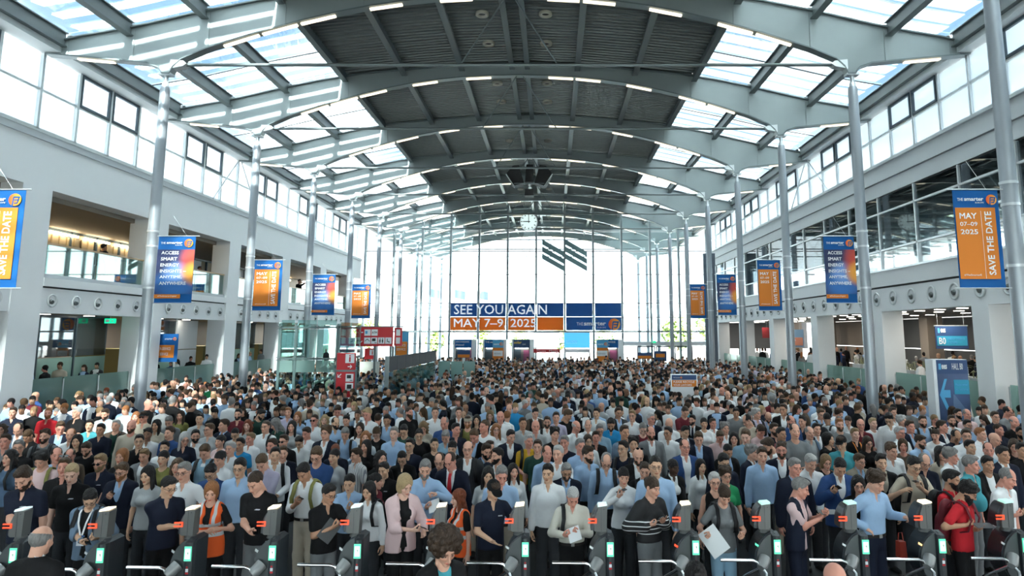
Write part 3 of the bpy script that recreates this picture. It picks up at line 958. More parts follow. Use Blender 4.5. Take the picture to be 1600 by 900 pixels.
# ---- clock
t = thing('hall_clock', 'round white hall clock hanging before the far glass wall, showing nine', 'clock', (-1.64, 47.6, 10.87), 0)
n = 36
circ = lambda r: [(r * math.cos(2 * math.pi * i / n), r * math.sin(2 * math.pi * i / n)) for i in range(n)]
MB().prism(circ(0.62), -0.06, 0.10).build('case', alu, t)
MB().prism(circ(0.57), -0.075, -0.06).build('dial', mat('dial_white', (0.75, 0.83, 0.82), 0.4, emit=(0.62, 0.78, 0.76), estr=0.28), t)
for i in range(12):
    a = i * math.pi / 6
    ca, sa = math.sin(a), math.cos(a)
    r0, r1, hw = 0.43, 0.54, 0.028
    MB().prism([(ca * r0 + sa * hw, sa * r0 - ca * hw), (ca * r1 + sa * hw, sa * r1 - ca * hw), (ca * r1 - sa * hw, sa * r1 + ca * hw), (ca * r0 - sa * hw, sa * r0 + ca * hw)], -0.082, -0.075).build('hour_mark', black_print, t)
MB().prism([(-0.025, -0.1), (0.025, -0.1), (0.018, 0.50), (-0.018, 0.50)], -0.092, -0.083).build('minute_hand', black_print, t)
MB().prism([(0.1, -0.035), (0.1, 0.035), (-0.40, 0.028), (-0.40, -0.028)], -0.10, -0.092).build('hour_hand', black_print, t)
for sx in (-0.3, 0.3):
    MB().tube([(sx, 0.02, 0.5), (sx * 1.3, 0.68, 1.60)], 0.012, 6).build('suspension_rod', steel_grey, t)

# ---- loudspeaker cluster under an arch
t = thing('loudspeaker_cluster', 'black loudspeaker cluster hanging under the middle of the roof', 'loudspeaker', (CU - 0.03, 36.28, 10.6), 0)
spk = mat('speaker_black', (0.012, 0.013, 0.015), 0.6)
def wedge(cx, ang, w, z0, z1, dpt, mb):
    vs = []
    for (z, s0) in ((z0, 0.7), (z1, 1.0)):
        for (a, b) in ((-w * s0, -dpt * 0.5), (w * s0, -dpt * 0.5), (w * s0 * 0.6, dpt * 0.5), (-w * s0 * 0.6, dpt * 0.5)):
            vs.append((cx + a * math.cos(ang) - b * math.sin(ang), a * math.sin(ang) + b * math.cos(ang), z))
    mb.add(vs, [(3, 2, 1, 0), (4, 5, 6, 7), (0, 1, 5, 4), (1, 2, 6, 5), (2, 3, 7, 6), (3, 0, 4, 7)])
MB().prism([(-1.22, 0.95), (-0.92, 0.40), (-0.78, 0.30), (-0.28, 0.45), (-0.55, 1.42), (-0.88, 1.38)], -0.4, 0.3).build('cabinet', spk, t)
MB().prism([(1.22, 0.95), (0.92, 0.40), (0.78, 0.30), (0.28, 0.45), (0.55, 1.42), (0.88, 1.38)][::-1], -0.4, 0.3).build('cabinet', spk, t)
MB().prism([(-0.22, 0.50), (0.20, 0.50), (0.20, 1.45), (-0.16, 1.45)], -0.4, 0.3).build('cabinet', spk, t)
MB().prism([(-0.24, -0.22), (0.24, -0.22), (0.22, 0.12), (-0.22, 0.12)], -0.4, 0.3).build('cabinet', spk, t)
for sx in (-1, 1):
    MB().tube([(sx * 1.22, -0.41, 0.93), (sx * 0.80, -0.41, 0.28)], 0.03, 6).build('edge_trim', alu, t)
mbf = MB()
for yy in (-0.42, 0.32):
    mbf.tube([(-0.8, yy, 0.42), (0.8, yy, 0.42)], 0.03, 6)
for sx in (-0.75, 0, 0.75):
    mbf.tube([(sx, -0.42, 0.42), (sx, 0.32, 0.42)], 0.025, 6)
    mbf.tube([(sx, 0, 0.42), (sx * 0.3, 0, 1.85)], 0.012, 6)
mbf.build('hanging_frame', steel_grey, t)

# ---- ring-shaped ceiling lamps
ringm = MB()
nn = 18
prof = [(0.21, 0.0), (0.21, -0.08), (0.13, -0.08), (0.11, -0.02)]
vs = [(r * math.cos(2 * math.pi * i / nn), r * math.sin(2 * math.pi * i / nn), z) for r, z in prof for i in range(nn)]
fs = [(a * nn + i, a * nn + (i + 1) % nn, a * nn + nn + (i + 1) % nn, a * nn + nn + i) for a in range(3) for i in range(nn)]
ring_me = ringm.add(vs, fs, True).mesh('lamp_ring')
lens_me = MB().prism([(0.12 * math.cos(2 * math.pi * i / nn), 0.12 * math.sin(2 * math.pi * i / nn)) for i in range(nn)], -0.03, 0.0, axis='z').mesh('lens')
cream = mat('cream_ring', (0.50, 0.48, 0.40), 0.5)
for k in range(0, 5):
    for sx, side in ((-1, 'left'), (1, 'right')):
        for j, dy in enumerate((2.0, 4.2)):
            t = thing('ceiling_lamp', 'round ring lamp under the deck just %s of the ridge, bay %s, %s of two' % (side, ORD[k], ['nearer', 'farther'][j]), 'lamp', (CU + sx * 0.98, YK(k) + dy, 12.99), 0, 'ring lamps under the roof deck')
            newobj('lamp_ring', ring_me, t, None, None, cream)
            newobj('lens', lens_me, t, None, None, black_print)

# ---- sign panels
def icon(parent, x, z, s, kind):
    """white square with a black pictogram"""
    bx('pictogram_field', x, x + s, -0.012, -0.006, z, z + s, white_print, parent)
    mb = MB()
    q = lambda a0, a1, b0, b1: mb.box(x + s * a0, x + s * a1, -0.016, -0.012, z + s * b0, z + s * b1)
    if kind == 'bank':
        q(.15, .5, .3, .75)
    elif kind == 'roof':
        mb.prism([(x + s * .1, z + s * .35), (x + s * .5, z + s * .68), (x + s * .9, z + s * .35), (x + s * .9, z + s * .45), (x + s * .5, z + s * .8), (x + s * .1, z + s * .45)][::-1], -0.016, -0.012)
    elif kind == 'screen':
        q(.15, .7, .42, .85); q(.55, .9, .12, .2)
    elif kind == 'toilets':
        for c in (.3, .7):
            q(c - .1, c + .1, .3, .68); q(c - .05, c + .05, .1, .3); q(c - .06, c + .06, .74, .88)
    elif kind == 'seat':
        q(.3, .4, .3, .8); q(.3, .65, .3, .4); q(.6, .7, .12, .4)
    elif kind == 'train':
        q(.2, .8, .25, .8); q(.1, .9, .1, .16)
    if mb.v:
        mb.build('pictogram', black_print if kind != 'bank' else sky_print, parent)
def arrow(parent, cx, cz, s, ang):
    pts = [(-.5, 0), (-.1, .42), (.06, .42), (-.22, .09), (.5, .09), (.5, -.09), (-.22, -.09), (.06, -.42), (-.1, -.42)]
    ca, sa = math.cos(ang), math.sin(ang)
    MB().prism([(cx + s * (a * ca - b * sa), cz + s * (a * sa + b * ca)) for a, b in pts][::-1], -0.014, -0.006).build('arrow', white_print, parent)
def letter_i(parent, x, z, s):
    bx('pictogram_field', x, x + s, -0.012, -0.006, z, z + s, white_print, parent)
    lettering('i', x + s * .40, -0.016, z + s * .12, s * .20, s * .76, red_print, parent, 0.02)
t = thing('red_wayfinding_sign', 'wide red overhead sign with arrows, ATM and toilet pictograms', 'sign', (-7.84, 28.0, 2.66), 0)
bx('board', 0, 1.46, 0.0, 0.12, 0, 0.76, red_print, t)
bx('side_board', 1.50, 1.82, 0.10, 0.14, 0.02, 0.74, red_print, t)
bx('cap', -0.02, 1.86, -0.01, 0.15, 0.76, 0.80, steel_grey, t)
for xx in (0.72, 1.44):
    bx('post', xx, xx + 0.08, 0.03, 0.10, -2.66, 0.0, steel_grey, t)
arrow(t, 0.16, 0.55, 0.24, 0); arrow(t, 0.16, 0.22, 0.24, math.pi / 2)
icon(t, 0.33, 0.42, 0.25, 'bank')
bx('pictogram_field', 0.61, 0.86, -0.012, -0.006, 0.42, 0.67, white_print, t)
lettering('ATM', 0.63, -0.016, 0.50, 0.21, 0.09, black_print, t, 0.02)
for i, kd in enumerate(('roof', 'screen', 'toilets', 'seat')):
    icon(t, 0.33 + 0.28 * i, 0.10, 0.25, kd)
for zz in (0.10, 0.42):
    bx('pictogram_field', 1.58, 1.74, 0.09, 0.10, zz, zz + 0.25, white_print, t)
t = thing('information_totem', 'red totem with letter i above an arrow, rising out of the crowd', 'sign', (-6.73, 22.0, 0), 0)
bx('board', 0, 0.57, 0, 0.10, 2.04, 2.56, red_print, t)
bx('board', 0, 0.57, 0, 0.10, 1.20, 1.98, red_print, t)
bx('crossbar', -0.06, 0.63, 0.0, 0.11, 1.98, 2.04, steel_grey, t)
for xx in (-0.06, 0.58):
    bx('post', xx, xx + 0.05, 0.02, 0.09, 0, 2.0, steel_grey, t)
letter_i(t, 0.27, 2.25, 0.28)
arrow(t, 0.42, 2.14, 0.14, math.pi)
arrow(t, 0.10, 1.86, 0.16, math.pi / 4)
icon(t, 0.30, 1.68, 0.24, 'screen'); icon(t, 0.30, 1.40, 0.24, 'train')
t = thing('information_sign', 'small red sign with letter i over a white counter panel', 'sign', (-8.81, 33.0, 1.98), 0)
bx('board', 0, 0.50, 0, 0.08, 0, 0.5, red_print, t)
letter_i(t, 0.24, 0.18, 0.26)
bx('post', 0.2, 0.28, 0.02, 0.07, -1.98, 0, steel_grey, t)
t = thing('counter_screen', 'white counter screen on grey legs under the small red sign', 'counter', (-9.0, 32.6, 0), 0)
bx('panel', 0, 1.0, 0, 0.06, 0.95, 1.88, mat('cream_panel', (0.66, 0.70, 0.64), 0.5), t)
bx('ledge', -0.4, 1.1, -0.25, 0.05, 0.88, 0.94, wood, t)
for xx in (0.02, 0.92):
    bx('leg', xx, xx + 0.06, 0, 0.06, 0, 0.9, steel_grey, t)
t = thing('standing_display', 'blue and orange standing display board beside the dark ramp wall', 'sign', (-8.2, 36.5, 0), 0)
bx('board', 0, 0.72, 0, 0.06, 1.9, 3.25, sky_print, t)
bx('orange_field', 0.06, 0.66, -0.01, -0.001, 2.05, 2.75, orange_print, t)
for i in range(2):
    lettering('SERVICE', 0.12, -0.016, 2.5 - 0.2 * i, 0.46, 0.12, white_print, t)
bx('foot', 0.1, 0.62, 0, 0.06, 0, 1.9, steel_grey, t)
# glass box over the stair on the left
t = thing('glass_stair_enclosure', 'green glass enclosure with steel frame over the stairs on the left', 'enclosure', (-9.38, 24.0, 0), 0)
for (xx, yy) in ((0, 0), (0.55, 0), (2.0, 0), (0, 2.6), (2.0, 2.6)):
    bx('post', xx, xx + 0.09, yy, yy + 0.09, 0, 3.5, mat('green_steel', (0.10, 0.16, 0.16), 0.4, metal=0.3), t)
gs = MATS['green_steel']
for z in (2.28, 3.34):
    bx('rail', 0, 2.09, 0, 0.07, z, z + 0.06, gs, t)
    bx('rail', 2.02, 2.09, 0, 2.6, z, z + 0.06, gs, t)
    bx('rail', 0, 0.07, 0, 2.6, z, z + 0.06, gs, t)
for (a, b) in ((0.1, 0.54), (0.66, 1.30), (1.33, 1.98)):
    for (za, zb) in ((1.86, 2.26), (2.36, 3.30), (3.40, 3.62)):
        bx('pane', a, b, -0.02, 0.0, za, zb, frosted_green if zb < 2.3 else green_glass, t)
    bx('pane', a, b, -0.02, 0.0, 0.1, 1.82, green_glass, t)
for (a, b) in ((0.1, 1.28), (1.32, 2.55)):
    bx('pane', 2.09, 2.11, a, b, 2.36, 3.55, green_glass, t)
    bx('pane', -0.02, 0.0, a, b, 2.36, 3.55, green_glass, t)
    bx('pane', 2.09, 2.11, a, b, 0.2, 2.26, green_glass, t)
spd = MB()
for xx in (0.05, 0.60, 1.32, 2.03):
    for z in (2.31, 3.37):
        for dx in (-0.12, 0.12):
            spd.tube([(xx, -0.03, z), (xx + dx * .6, -0.05, z + 0.06)], 0.011, 6)
            spd.tube([(xx, -0.03, z), (xx + dx * .6, -0.05, z - 0.06)], 0.011, 6)
spd.build('spider_clamp', steel_grey, t)['kind'] = 'stuff'
MB().tube([(0.2, 0.4, 1.1), (1.95, 0.4, 1.75)], 0.04, 8).build('stair_handrail', mat('pale_rail', (0.5, 0.6, 0.55), 0.4), t)
bx('poster', 1.35, 1.95, 2.4, 2.45, 2.36, 3.0, sky_print, t)
bx('poster', 1.35, 1.95, 2.4, 2.45, 2.16, 2.35, orange_print, t)
# dark ramp wall with glass below
t = thing('ramp_balustrade', 'dark panelled ramp wall with green glass below, left of the crowd', 'balustrade', (-5.15, 22.0, 0), 0)
dkp = mat('anthracite_panel', (0.03, 0.033, 0.044), 0.65, noise=0.05, spec=0.2)
for j in range(7):
    bx('panel', -0.03, 0.03, 1.29 * j + 0.012, 1.29 * (j + 1) - 0.012, 1.98, 2.43, dkp, t)
    bx('pane', -0.012, 0.012, 1.29 * j + 0.02, 1.29 * (j + 1) - 0.02, 0.75, 1.95, green_glass, t)
bx('end_post', -0.06, 0.06, -0.08, 0.0, 0, 2.46, steel_grey, t)
bx('base', -0.08, 0.08, 0, 9.03, 0, 0.74, shade_grey, t)
t = thing('glass_rail', 'pale green glass rail closing the far end of the dark ramp wall', 'balustrade', (-5.05, 31.2, 0), 0)
for j in range(3):
    bx('pane', 0.02 + 0.55 * j, 0.53 + 0.55 * j, -0.012, 0.012, 0.8, 1.95, frosted_green, t)
bx('base', 0, 1.65, -0.05, 0.05, 0, 0.79, shade_grey, t)
# service banner on the left, seen through the opening
t = thing('service_banner', 'blue and orange visitor service banner in the second left opening', 'banner', (XL + 0.05 - 0.6, 25.4, 2.6), 0)
bx('cloth', 0, 1.1, 0, 0.02, -0.45, 0.55, blue_print, t)
bx('orange_field', 0.0, 0.98, -0.012, -0.001, -0.3, 0.15, orange_print, t)
lettering('AUSSTELLER-SERVICE', 0.06, -0.018, -0.03, 0.80, 0.10, white_print, t)
lettering('EXHIBITOR SERVICE', 0.06, -0.018, -0.22, 0.72, 0.10, white_print, t)
lettering('smarter', 0.62, -0.01, 0.34, 0.28, 0.06, white_print, t)
emblem(t, 0.98, -0.01, 0.37, 0.06, blue_print)
MB().tube([(0.1, 0.01, 0.55), (0.1, 0.01, 1.12)], 0.006, 5).build('wire', alu, t)
MB().tube([(1.0, 0.01, 0.55), (1.0, 0.01, 1.12)], 0.006, 5).build('wire', alu, t)
# notice standing in the crowd
t = thing('notice_board', 'white-framed notice board about recycling lanyards, standing in the crowd', 'sign', (3.52, 21.0, 0), 0)
bx('frame', 0, 0.79, 0, 0.05, 0.35, 1.97, alu, t)
bx('sheet', 0.03, 0.76, -0.006, 0.0, 0.4, 1.94, white_print, t)
bx('navy_field', 0.03, 0.76, -0.010, -0.006, 1.80, 1.94, navy_print, t)
bx('orange_field', 0.03, 0.76, -0.010, -0.006, 1.60, 1.79, orange_print, t)
lettering('THE smarter', 0.07, -0.016, 1.85, 0.2, 0.03, white_print, t)
emblem(t, 0.31, -0.013, 1.865, 0.03, navy_print)
lettering('PLEASE RECYCLE', 0.07, -0.016, 1.71, 0.63, 0.06, white_print, t, 0.01)
lettering('YOUR LANYARD', 0.07, -0.016, 1.62, 0.55, 0.06, white_print, t, 0.01)
for xx in (0.08, 0.66):
    bx('leg', xx, xx + 0.05, 0, 0.05, 0, 0.35, alu, t)
# hall totem on the right
def totem_mat():
    return mat('print_dusk', (0.05, 0.09, 0.20), 0.4, noise=0.8, nscale=1.3)
t = thing('hall_totem', 'blue box totem pointing left to hall B0, near the right piers', 'sign', (9.18, 17.0, 0), 0)
bx('body', 0, 0.82, 0.0, 0.35, 0, 2.54, white_print, t)
MB().add([(0.08, -0.012, 0.02), (0.82, -0.012, 0.02), (0.82, -0.012, 2.53), (0.08, -0.012, 2.53), (0.08, -0.001, 0.02), (0.82, -0.001, 0.02), (0.82, -0.001, 2.53), (0.08, -0.001, 2.53)],
         [(0, 1, 2, 3), (7, 6, 5, 4), (0, 4, 5, 1), (1, 5, 6, 2), (2, 6, 7, 3), (3, 7, 4, 0)]).build('print', totem_mat(), t)
bx('navy_field', 0.08, 0.82, -0.018, -0.012, 2.20, 2.53, navy_print, t)
lettering('ees', 0.19, -0.024, 2.31, 0.13, 0.11, white_print, t, 0.03)
bx('square', 0.12, 0.18, -0.024, -0.018, 2.30, 2.44, sky_print, t)
lettering('HALL B0', 0.44, -0.024, 2.30, 0.26, 0.15, white_print, t)
MB().prism([(0.10, 1.70), (0.24, 2.08), (0.30, 2.08), (0.21, 1.82), (0.36, 1.82), (0.36, 1.64), (0.21, 1.64), (0.32, 1.36), (0.24, 1.36)][::-1], -0.024, -0.018).build('arrow', sky_print, t)
bx('teal_field', 0.46, 0.82, -0.024, -0.018, 1.72, 2.06, teal_print, t)
lettering('Please enter', 0.49, -0.030, 1.92, 0.29, 0.05, sky_print, t)
lettering('via entrance', 0.49, -0.030, 1.81, 0.29, 0.05, sky_print, t)
MB().prism([(0.38, 0.1), (0.82, 0.1), (0.82, 1.2), (0.45, 1.72), (0.42, 1.70)], -0.020, -0.013).build('building_print', mat('print_slate', (0.12, 0.19, 0.33), 0.4), t)
t = thing('hanging_sign', 'blue hanging sign for B0 energy storage systems behind the right pier', 'sign', (12.80, 23.4, 2.66), 0, None)
bx('board', 0, 1.08, 0, 0.03, 0, 0.75, navy_print, t)
bx('teal_field', 0.04, 1.04, -0.01, -0.001, 0.10, 0.42, teal_print, t)
bx('square', 0.08, 0.15, -0.01, -0.001, 0.52, 0.68, sky_print, t)
lettering('ees', 0.17, -0.012, 0.53, 0.17, 0.14, white_print, t, 0.03)
lettering('B0', 0.10, -0.016, 0.15, 0.22, 0.22, white_print, t)
lettering('ENERGY STORAGE', 0.40, -0.016, 0.29, 0.56, 0.07, sky_print, t)
lettering('SYSTEMS', 0.40, -0.016, 0.17, 0.30, 0.07, sky_print, t)
bx('head_rail', -0.02, 1.10, -0.01, 0.04, 0.75, 0.78, alu, t)
for xx in (0.1, 0.98):
    MB().tube([(xx, 0.015, 0.78), (xx, 0.015, 1.28)], 0.006, 5).build('wire', alu, t)
def small_sign(name, label, x0, x1, y, z0, z1, top, field=None, txt=(), fz=(0.1, 0.55), hang=3.94, cat='sign'):
    t = thing(name, label, cat, (x0, y, z0), 0)
    w, h = x1 - x0, z1 - z0
    bx('board', 0, w, 0, 0.03, 0, h, top, t)
    if field is not None:
        bx('colour_field', w * 0.04, w * 0.96, -0.01, -0.001, h * fz[0], h * fz[1], field, t)
    for (s_, a, b, ww, hh) in txt:
        lettering(s_, w * a, -0.016, h * b, w * ww, h * hh, white_print, t)
    if hang:
        for xx in (0.15, 0.85):
            MB().tube([(w * xx, 0.015, h), (w * xx, 0.015, hang - z0)], 0.006, 5).build('wire', alu, t)
    return t
pale_blue = mat('print_pale_blue', (0.20, 0.36, 0.55), 0.55)
salmon = mat('print_salmon', (0.62, 0.26, 0.18), 0.55)
small_sign('hanging_sign', 'pale blue and salmon hanging sign between third and fourth right piers', 12.9, 14.35, 40.0, 2.4, 3.4, pale_blue, salmon, (('AUSSTELLER', .08, .35, .6, .1), ('SERVICE', .08, .18, .45, .1)))
small_sign('hanging_sign', 'pale blue and salmon hanging sign beside the second right column', 12.35, 13.4, 27.6, 2.5, 3.4, pale_blue, salmon, (('REGISTRATION', .08, .35, .7, .1), ('VISITOR SERVICE', .08, .18, .7, .1)))
small_sign('hanging_sign', 'narrow blue hanging sign just right of the second right pier', 13.55, 13.85, 29.2, 2.5, 3.4, pale_blue, salmon)
t = small_sign('hanging_sign', 'red direction sign hanging at the right edge', 13.0, 14.0, 20.0, 2.8, 3.35, red_print, None, (('Hallen', .4, .7, .4, .15), ('Halls', .4, .42, .35, .15), ('A, B, C', .4, .15, .45, .15)))
arrow(t, 0.2, 0.42, 0.2, -math.pi / 2); arrow(t, 0.2, 0.18, 0.2, math.pi)
small_sign('hanging_sign', 'dark red direction sign deep behind the third right pier', 13.2, 15.2, 44.0, 2.9, 3.55, mat('dim_red', (0.22, 0.015, 0.02), 0.5), None, (('Registration', .3, .4, .5, .2),))
# emergency exit signs
def exit_sign(x, y, z, label):
    t = thing('exit_sign', label, 'sign', (x, y, z), 0)
    bx('lit_board', 0, 0.36, 0, 0.05, 0, 0.16, mat('exit_green', (0.0, 0.35, 0.16), 0.5, emit=(0.0, 0.5, 0.22), estr=0.6), t)
    mb = MB(); mb.prism([(0.04, 0.04), (0.16, 0.04), (0.16, 0.13), (0.04, 0.13)], -0.006, -0.001); mb.build('door_mark', white_print, t)
    arrow(t, 0.26, 0.08, 0.10, math.pi)
    MB().tube([(0.18, 0.02, 0.16), (0.18, 0.02, 3.94 - z if y < 47 else 0.25)], 0.008, 5).build('stem', alu, t)
exit_sign(12.5, 27.4, 3.55, 'green exit sign under the right soffit beyond the second pier')
exit_sign(12.05, 19.5, 3.55, 'green exit sign under the right soffit near the first pier')
exit_sign(XL - 0.9, 23.4, 3.50, 'green exit sign under the left gallery beside the first column')
exit_sign(7.15, 50.75, 2.5, 'green exit sign on the far glass wall transom')
# posters behind the upper right glazing
for (px0, px1, py0, py1, lab) in ((1240, 1270, 426, 446, 'blue box display behind the upper right glazing, farther one'), (1339, 1367, 404, 424, 'blue box display behind the upper right glazing, nearer one')):
    yy = 13.6 * 1083 / ((px0 + px1) / 2 - 863)
    yy *= 1.0
    t = thing('display_box', lab, 'sign', (13.2, yy, 5.25), 0)
    bx('box', 0, 0.95, 0, 0.7, 0, 0.75, blue_print, t)
    lettering('smarter', 0.2, -0.012, 0.5, 0.5, 0.1, white_print, t)
    emblem(t, 0.8, -0.008, 0.55, 0.08, blue_print)
    bx('orange_strip', 0, 0.95, -0.01, -0.001, 0.0, 0.14, orange_print, t)

# ---- entrance booths and screens at the far end
def booth(px0, px1, title, label, gold=None):
    a, b = on_y(px0, 531, 49.5), on_y(px1, 531, 49.5)
    w = b.x - a.x
    t = thing('entrance_booth', label, 'booth', (a.x, 49.5, 0), 0)
    bx('header', 0, w, 0, 0.5, 2.18, 2.76, navy_print if gold else blue_print, t)
    bx('jamb', -0.12, 0.0, 0, 0.6, 0, 2.76, alu, t)
    bx('jamb', w, w + 0.35, 0, 0.6, 0, 2.76, alu, t)
    bx('inside', 0, w, 0.5, 0.6, 0, 2.18, shade_grey, t)
    bx('lamp', w * .1, w * .9, 0.2, 0.3, 2.12, 2.17, cool_lamp, t)
    bx('door_leaf', 0.02, w * 0.45, 0.3, 0.34, 0, 2.1, dark_frame, t)
    bx('poster', w * 0.6, w * 0.95, 0.42, 0.48, 0.4, 2.0, mat('plum_print', (0.20, 0.05, 0.12), 0.5), t)
    for i, s_ in enumerate(title):
        lettering(s_, w * .05, -0.006, 2.52 - .2 * i, w * (.8 if i == 0 else .5), .12, white_print, t, 0.01)
    if gold:
        lettering(gold, w * .05, -0.006, 2.46, w * .45, .2, mat('print_gold', (0.85, 0.55, 0.05), 0.5), t, 0.03)
        lettering('EUROPE', w * .55, -0.006, 2.38, w * .2, .08, white_print, t)
booth(711, 737, ('JOIN US WORLDWIDE', '#TheSmarterE'), 'blue entrance booth under the left end of the wide banner')
booth(757, 784, ('THE smarter E',), 'blue entrance booth partly behind the orange roll-up')
booth(802, 828, (), 'navy entrance booth with golden solar title', 'solar')
booth(935, 966, ('WORLDWIDE', 'THE smarter E'), 'blue entrance booth under the right end of the wide banner')
def rollup(px0, px1, label):
    a, b = on_y(px0, 531, 49.0), on_y(px1, 531, 49.0)
    w = b.x - a.x
    t = thing('rollup_display', label, 'sign', (a.x, 48.9, 0), 0)
    bx('sheet', 0, w, 0, 0.02, 0.1, 2.72, orange_print, t)
    bx('blue_field', 0, w, -0.008, -0.001, 2.2, 2.72, sky_print, t)
    bx('white_field', w * .06, w * .94, -0.008, -0.001, 1.62, 2.0, white_print, t)
    lettering('smarter', w * .1, -0.012, 2.38, w * .5, .12, white_print, t, 0.02)
    emblem(t, w * .8, -0.012, 2.45, .12, sky_print)
    lettering('entrance', w * .15, -0.012, 1.74, w * .6, .12, mat('print_grey', (0.35, 0.38, 0.4), 0.5), t)
    bx('base', 0, w, -0.1, 0.12, 0, 0.1, alu, t)
rollup(770, 787, 'orange and blue roll-up before the second booth')
rollup(932, 950, 'orange and blue roll-up before the last booth')
def screen(px0, px1, py0, py1, face, label, bar_m, bar_txt, lines):
    a, b = on_y(px0, py1, 49.2), on_y(px1, py0, 49.2)
    w, h = b.x - a.x, b.z - a.z
    t = thing('information_screen', label, 'screen', (a.x, 49.2, a.z), 0)
    bx('casing', -0.03, w + 0.03, 0, 0.2, -0.03, h + 0.03, alu, t)
    bx('display', 0, w, -0.01, -0.001, 0, h, face, t)
    for (s_, xx, zz, ww, hh) in lines:
        lettering(s_, w * xx, -0.016, h * zz, w * ww, hh, white_print if face is not scr_w else MATS['print_grey'], t)
    bx('title_bar', -0.02, w + 0.02, -0.01, 0.05, -0.36, -0.10, bar_m, t)
    if bar_txt:
        letter = red_print if bar_m is white_print else white_print
        lettering(bar_txt, w * .12, -0.016, -0.29, w * .35, .12, letter, t)
        lettering(bar_txt, w * .6, -0.016, -0.29, w * .35, .12, letter, t)
    for xx in (0.05, w - 0.15):
        bx('post', xx + (0.1 if xx > 1 else -0.1), xx + (0.2 if xx > 1 else 0.0), 0.05, 0.15, -a.z, 0, alu, t)
scr_w = mat('screen_white', (0.5, 0.6, 0.7), 0.4, emit=(0.55, 0.75, 0.85), estr=0.55)
scr_b = mat('screen_blue', (0.05, 0.25, 0.5), 0.4, emit=(0.05, 0.30, 0.62), estr=0.5)
screen(834, 874, 520, 543, scr_w, 'white information screen over a red title bar', red_print, 'Messe', (('floor plan', .35, .8, .3, .08), ('Halls A', .1, .55, .3, .06), ('Halls B', .1, .35, .3, .06)))
screen(882, 921, 520, 543, scr_b, 'blue information screen over a white title bar', white_print, '', (('Good morning Munich', .05, .38, .45, .1), ('Welcome to the hall', .05, .28, .45, .06)))
t = thing('counter_sign', 'small navy and orange counter sign behind the glass rail', 'sign', (-5.6, 41.5, 0), 0)
bx('board', 0, 0.75, 0, 0.05, 1.75, 2.2, navy_print, t); bx('orange_field', 0.02, 0.73, -0.008, -0.001, 1.77, 1.95, orange_print, t)
bx('foot', 0.3, 0.45, 0, 0.05, 0, 1.75, alu, t)
t = thing('counter_sign', 'small navy and orange sign above far heads, right of the booths', 'sign', (5.35, 44.0, 0), 0)
bx('board', 0, 0.85, 0, 0.05, 1.6, 2.0, navy_print, t); bx('orange_field', 0.02, 0.83, -0.008, -0.001, 1.62, 1.8, orange_print, t)
bx('foot', 0.3, 0.45, 0, 0.05, 0, 1.6, alu, t)
t = thing('counter_sign', 'dark blue box sign with an orange strip near the right doors', 'sign', (6.6, 45.5, 0), 0)
bx('board', 0, 0.8, 0, 0.3, 1.4, 2.05, navy_print, t); bx('orange_field', 0.1, 0.68, -0.008, -0.001, 1.65, 1.88, orange_print, t)
bx('foot', 0.3, 0.45, 0, 0.2, 0, 1.4, alu, t)
# doors at right of the glass wall
for i in range(3):
    xa = 6.1 + 1.35 * i
    t = S('door_%d' % (i + 1), 'dark framed glass door in the far wall, %s from the middle' % ORD[i], 'door')
    mb = MB()
    mb.box(xa, xa + 0.08, YG - 0.5, YG - 0.4, 0, 2.3); mb.box(xa + 1.22, xa + 1.3, YG - 0.5, YG - 0.4, 0, 2.3); mb.box(xa, xa + 1.3, YG - 0.5, YG - 0.4, 2.2, 2.3)
    mb.build('door_frame', dark_frame, t)
    bx('pane', xa + 0.09, xa + 1.21, YG - 0.46, YG - 0.44, 0.05, 2.19, clear_glass, t)
# tall dark pylon sign by the right end
t = thing('pylon_sign', 'tall slate pylon with pale pictograms beside the farthest right columns', 'sign', (9.75, 44.5, 0), 0)
bx('slab', 0, 0.75, 0, 0.2, 0, 8.3, mat('slate', (0.10, 0.13, 0.17), 0.5), t)
lettering('ICM', 0.2, -0.01, 7.0, 0.35, 0.35, white_print, t)
lettering('Ost', 0.2, -0.01, 5.4, 0.35, 0.25, white_print, t)
lettering('B', 0.25, -0.01, 3.9, 0.22, 0.3, white_print, t)
# potted greenery barrier on the right
rndp = random.Random(5)
for i in range(9):
    x0, y0 = 13.2 + 0.1 * i, 21.6 + 1.3 * i
    t = thing('planter', 'grey trough with long reed leaves, %s in the row behind the right piers' % ORD[i], 'planter', (x0, y0, 0.75), 0, 'planters on the right platform')
    bx('trough', -0.2, 0.2, -0.4, 0.4, 0, 1.05, grey_paint, t)
    for q in range(12):
        aa = rndp.uniform(0, 6.28); l = rndp.uniform(.25, .5); bxx, byy = rndp.uniform(-.15, .15), rndp.uniform(-.35, .35)
        p0 = Vector((bxx, byy, 1.03)); p1 = p0 + Vector((math.cos(aa) * .1, math.sin(aa) * .1, l * .8)); p2 = p1 + Vector((math.cos(aa) * .2, math.sin(aa) * .2, -.05))
        MB().tube([p0, p1, p2], [.018, .014, .003], 5).build('leaf', mat('reed_green', (0.20, 0.22, 0.12), 0.7), t)

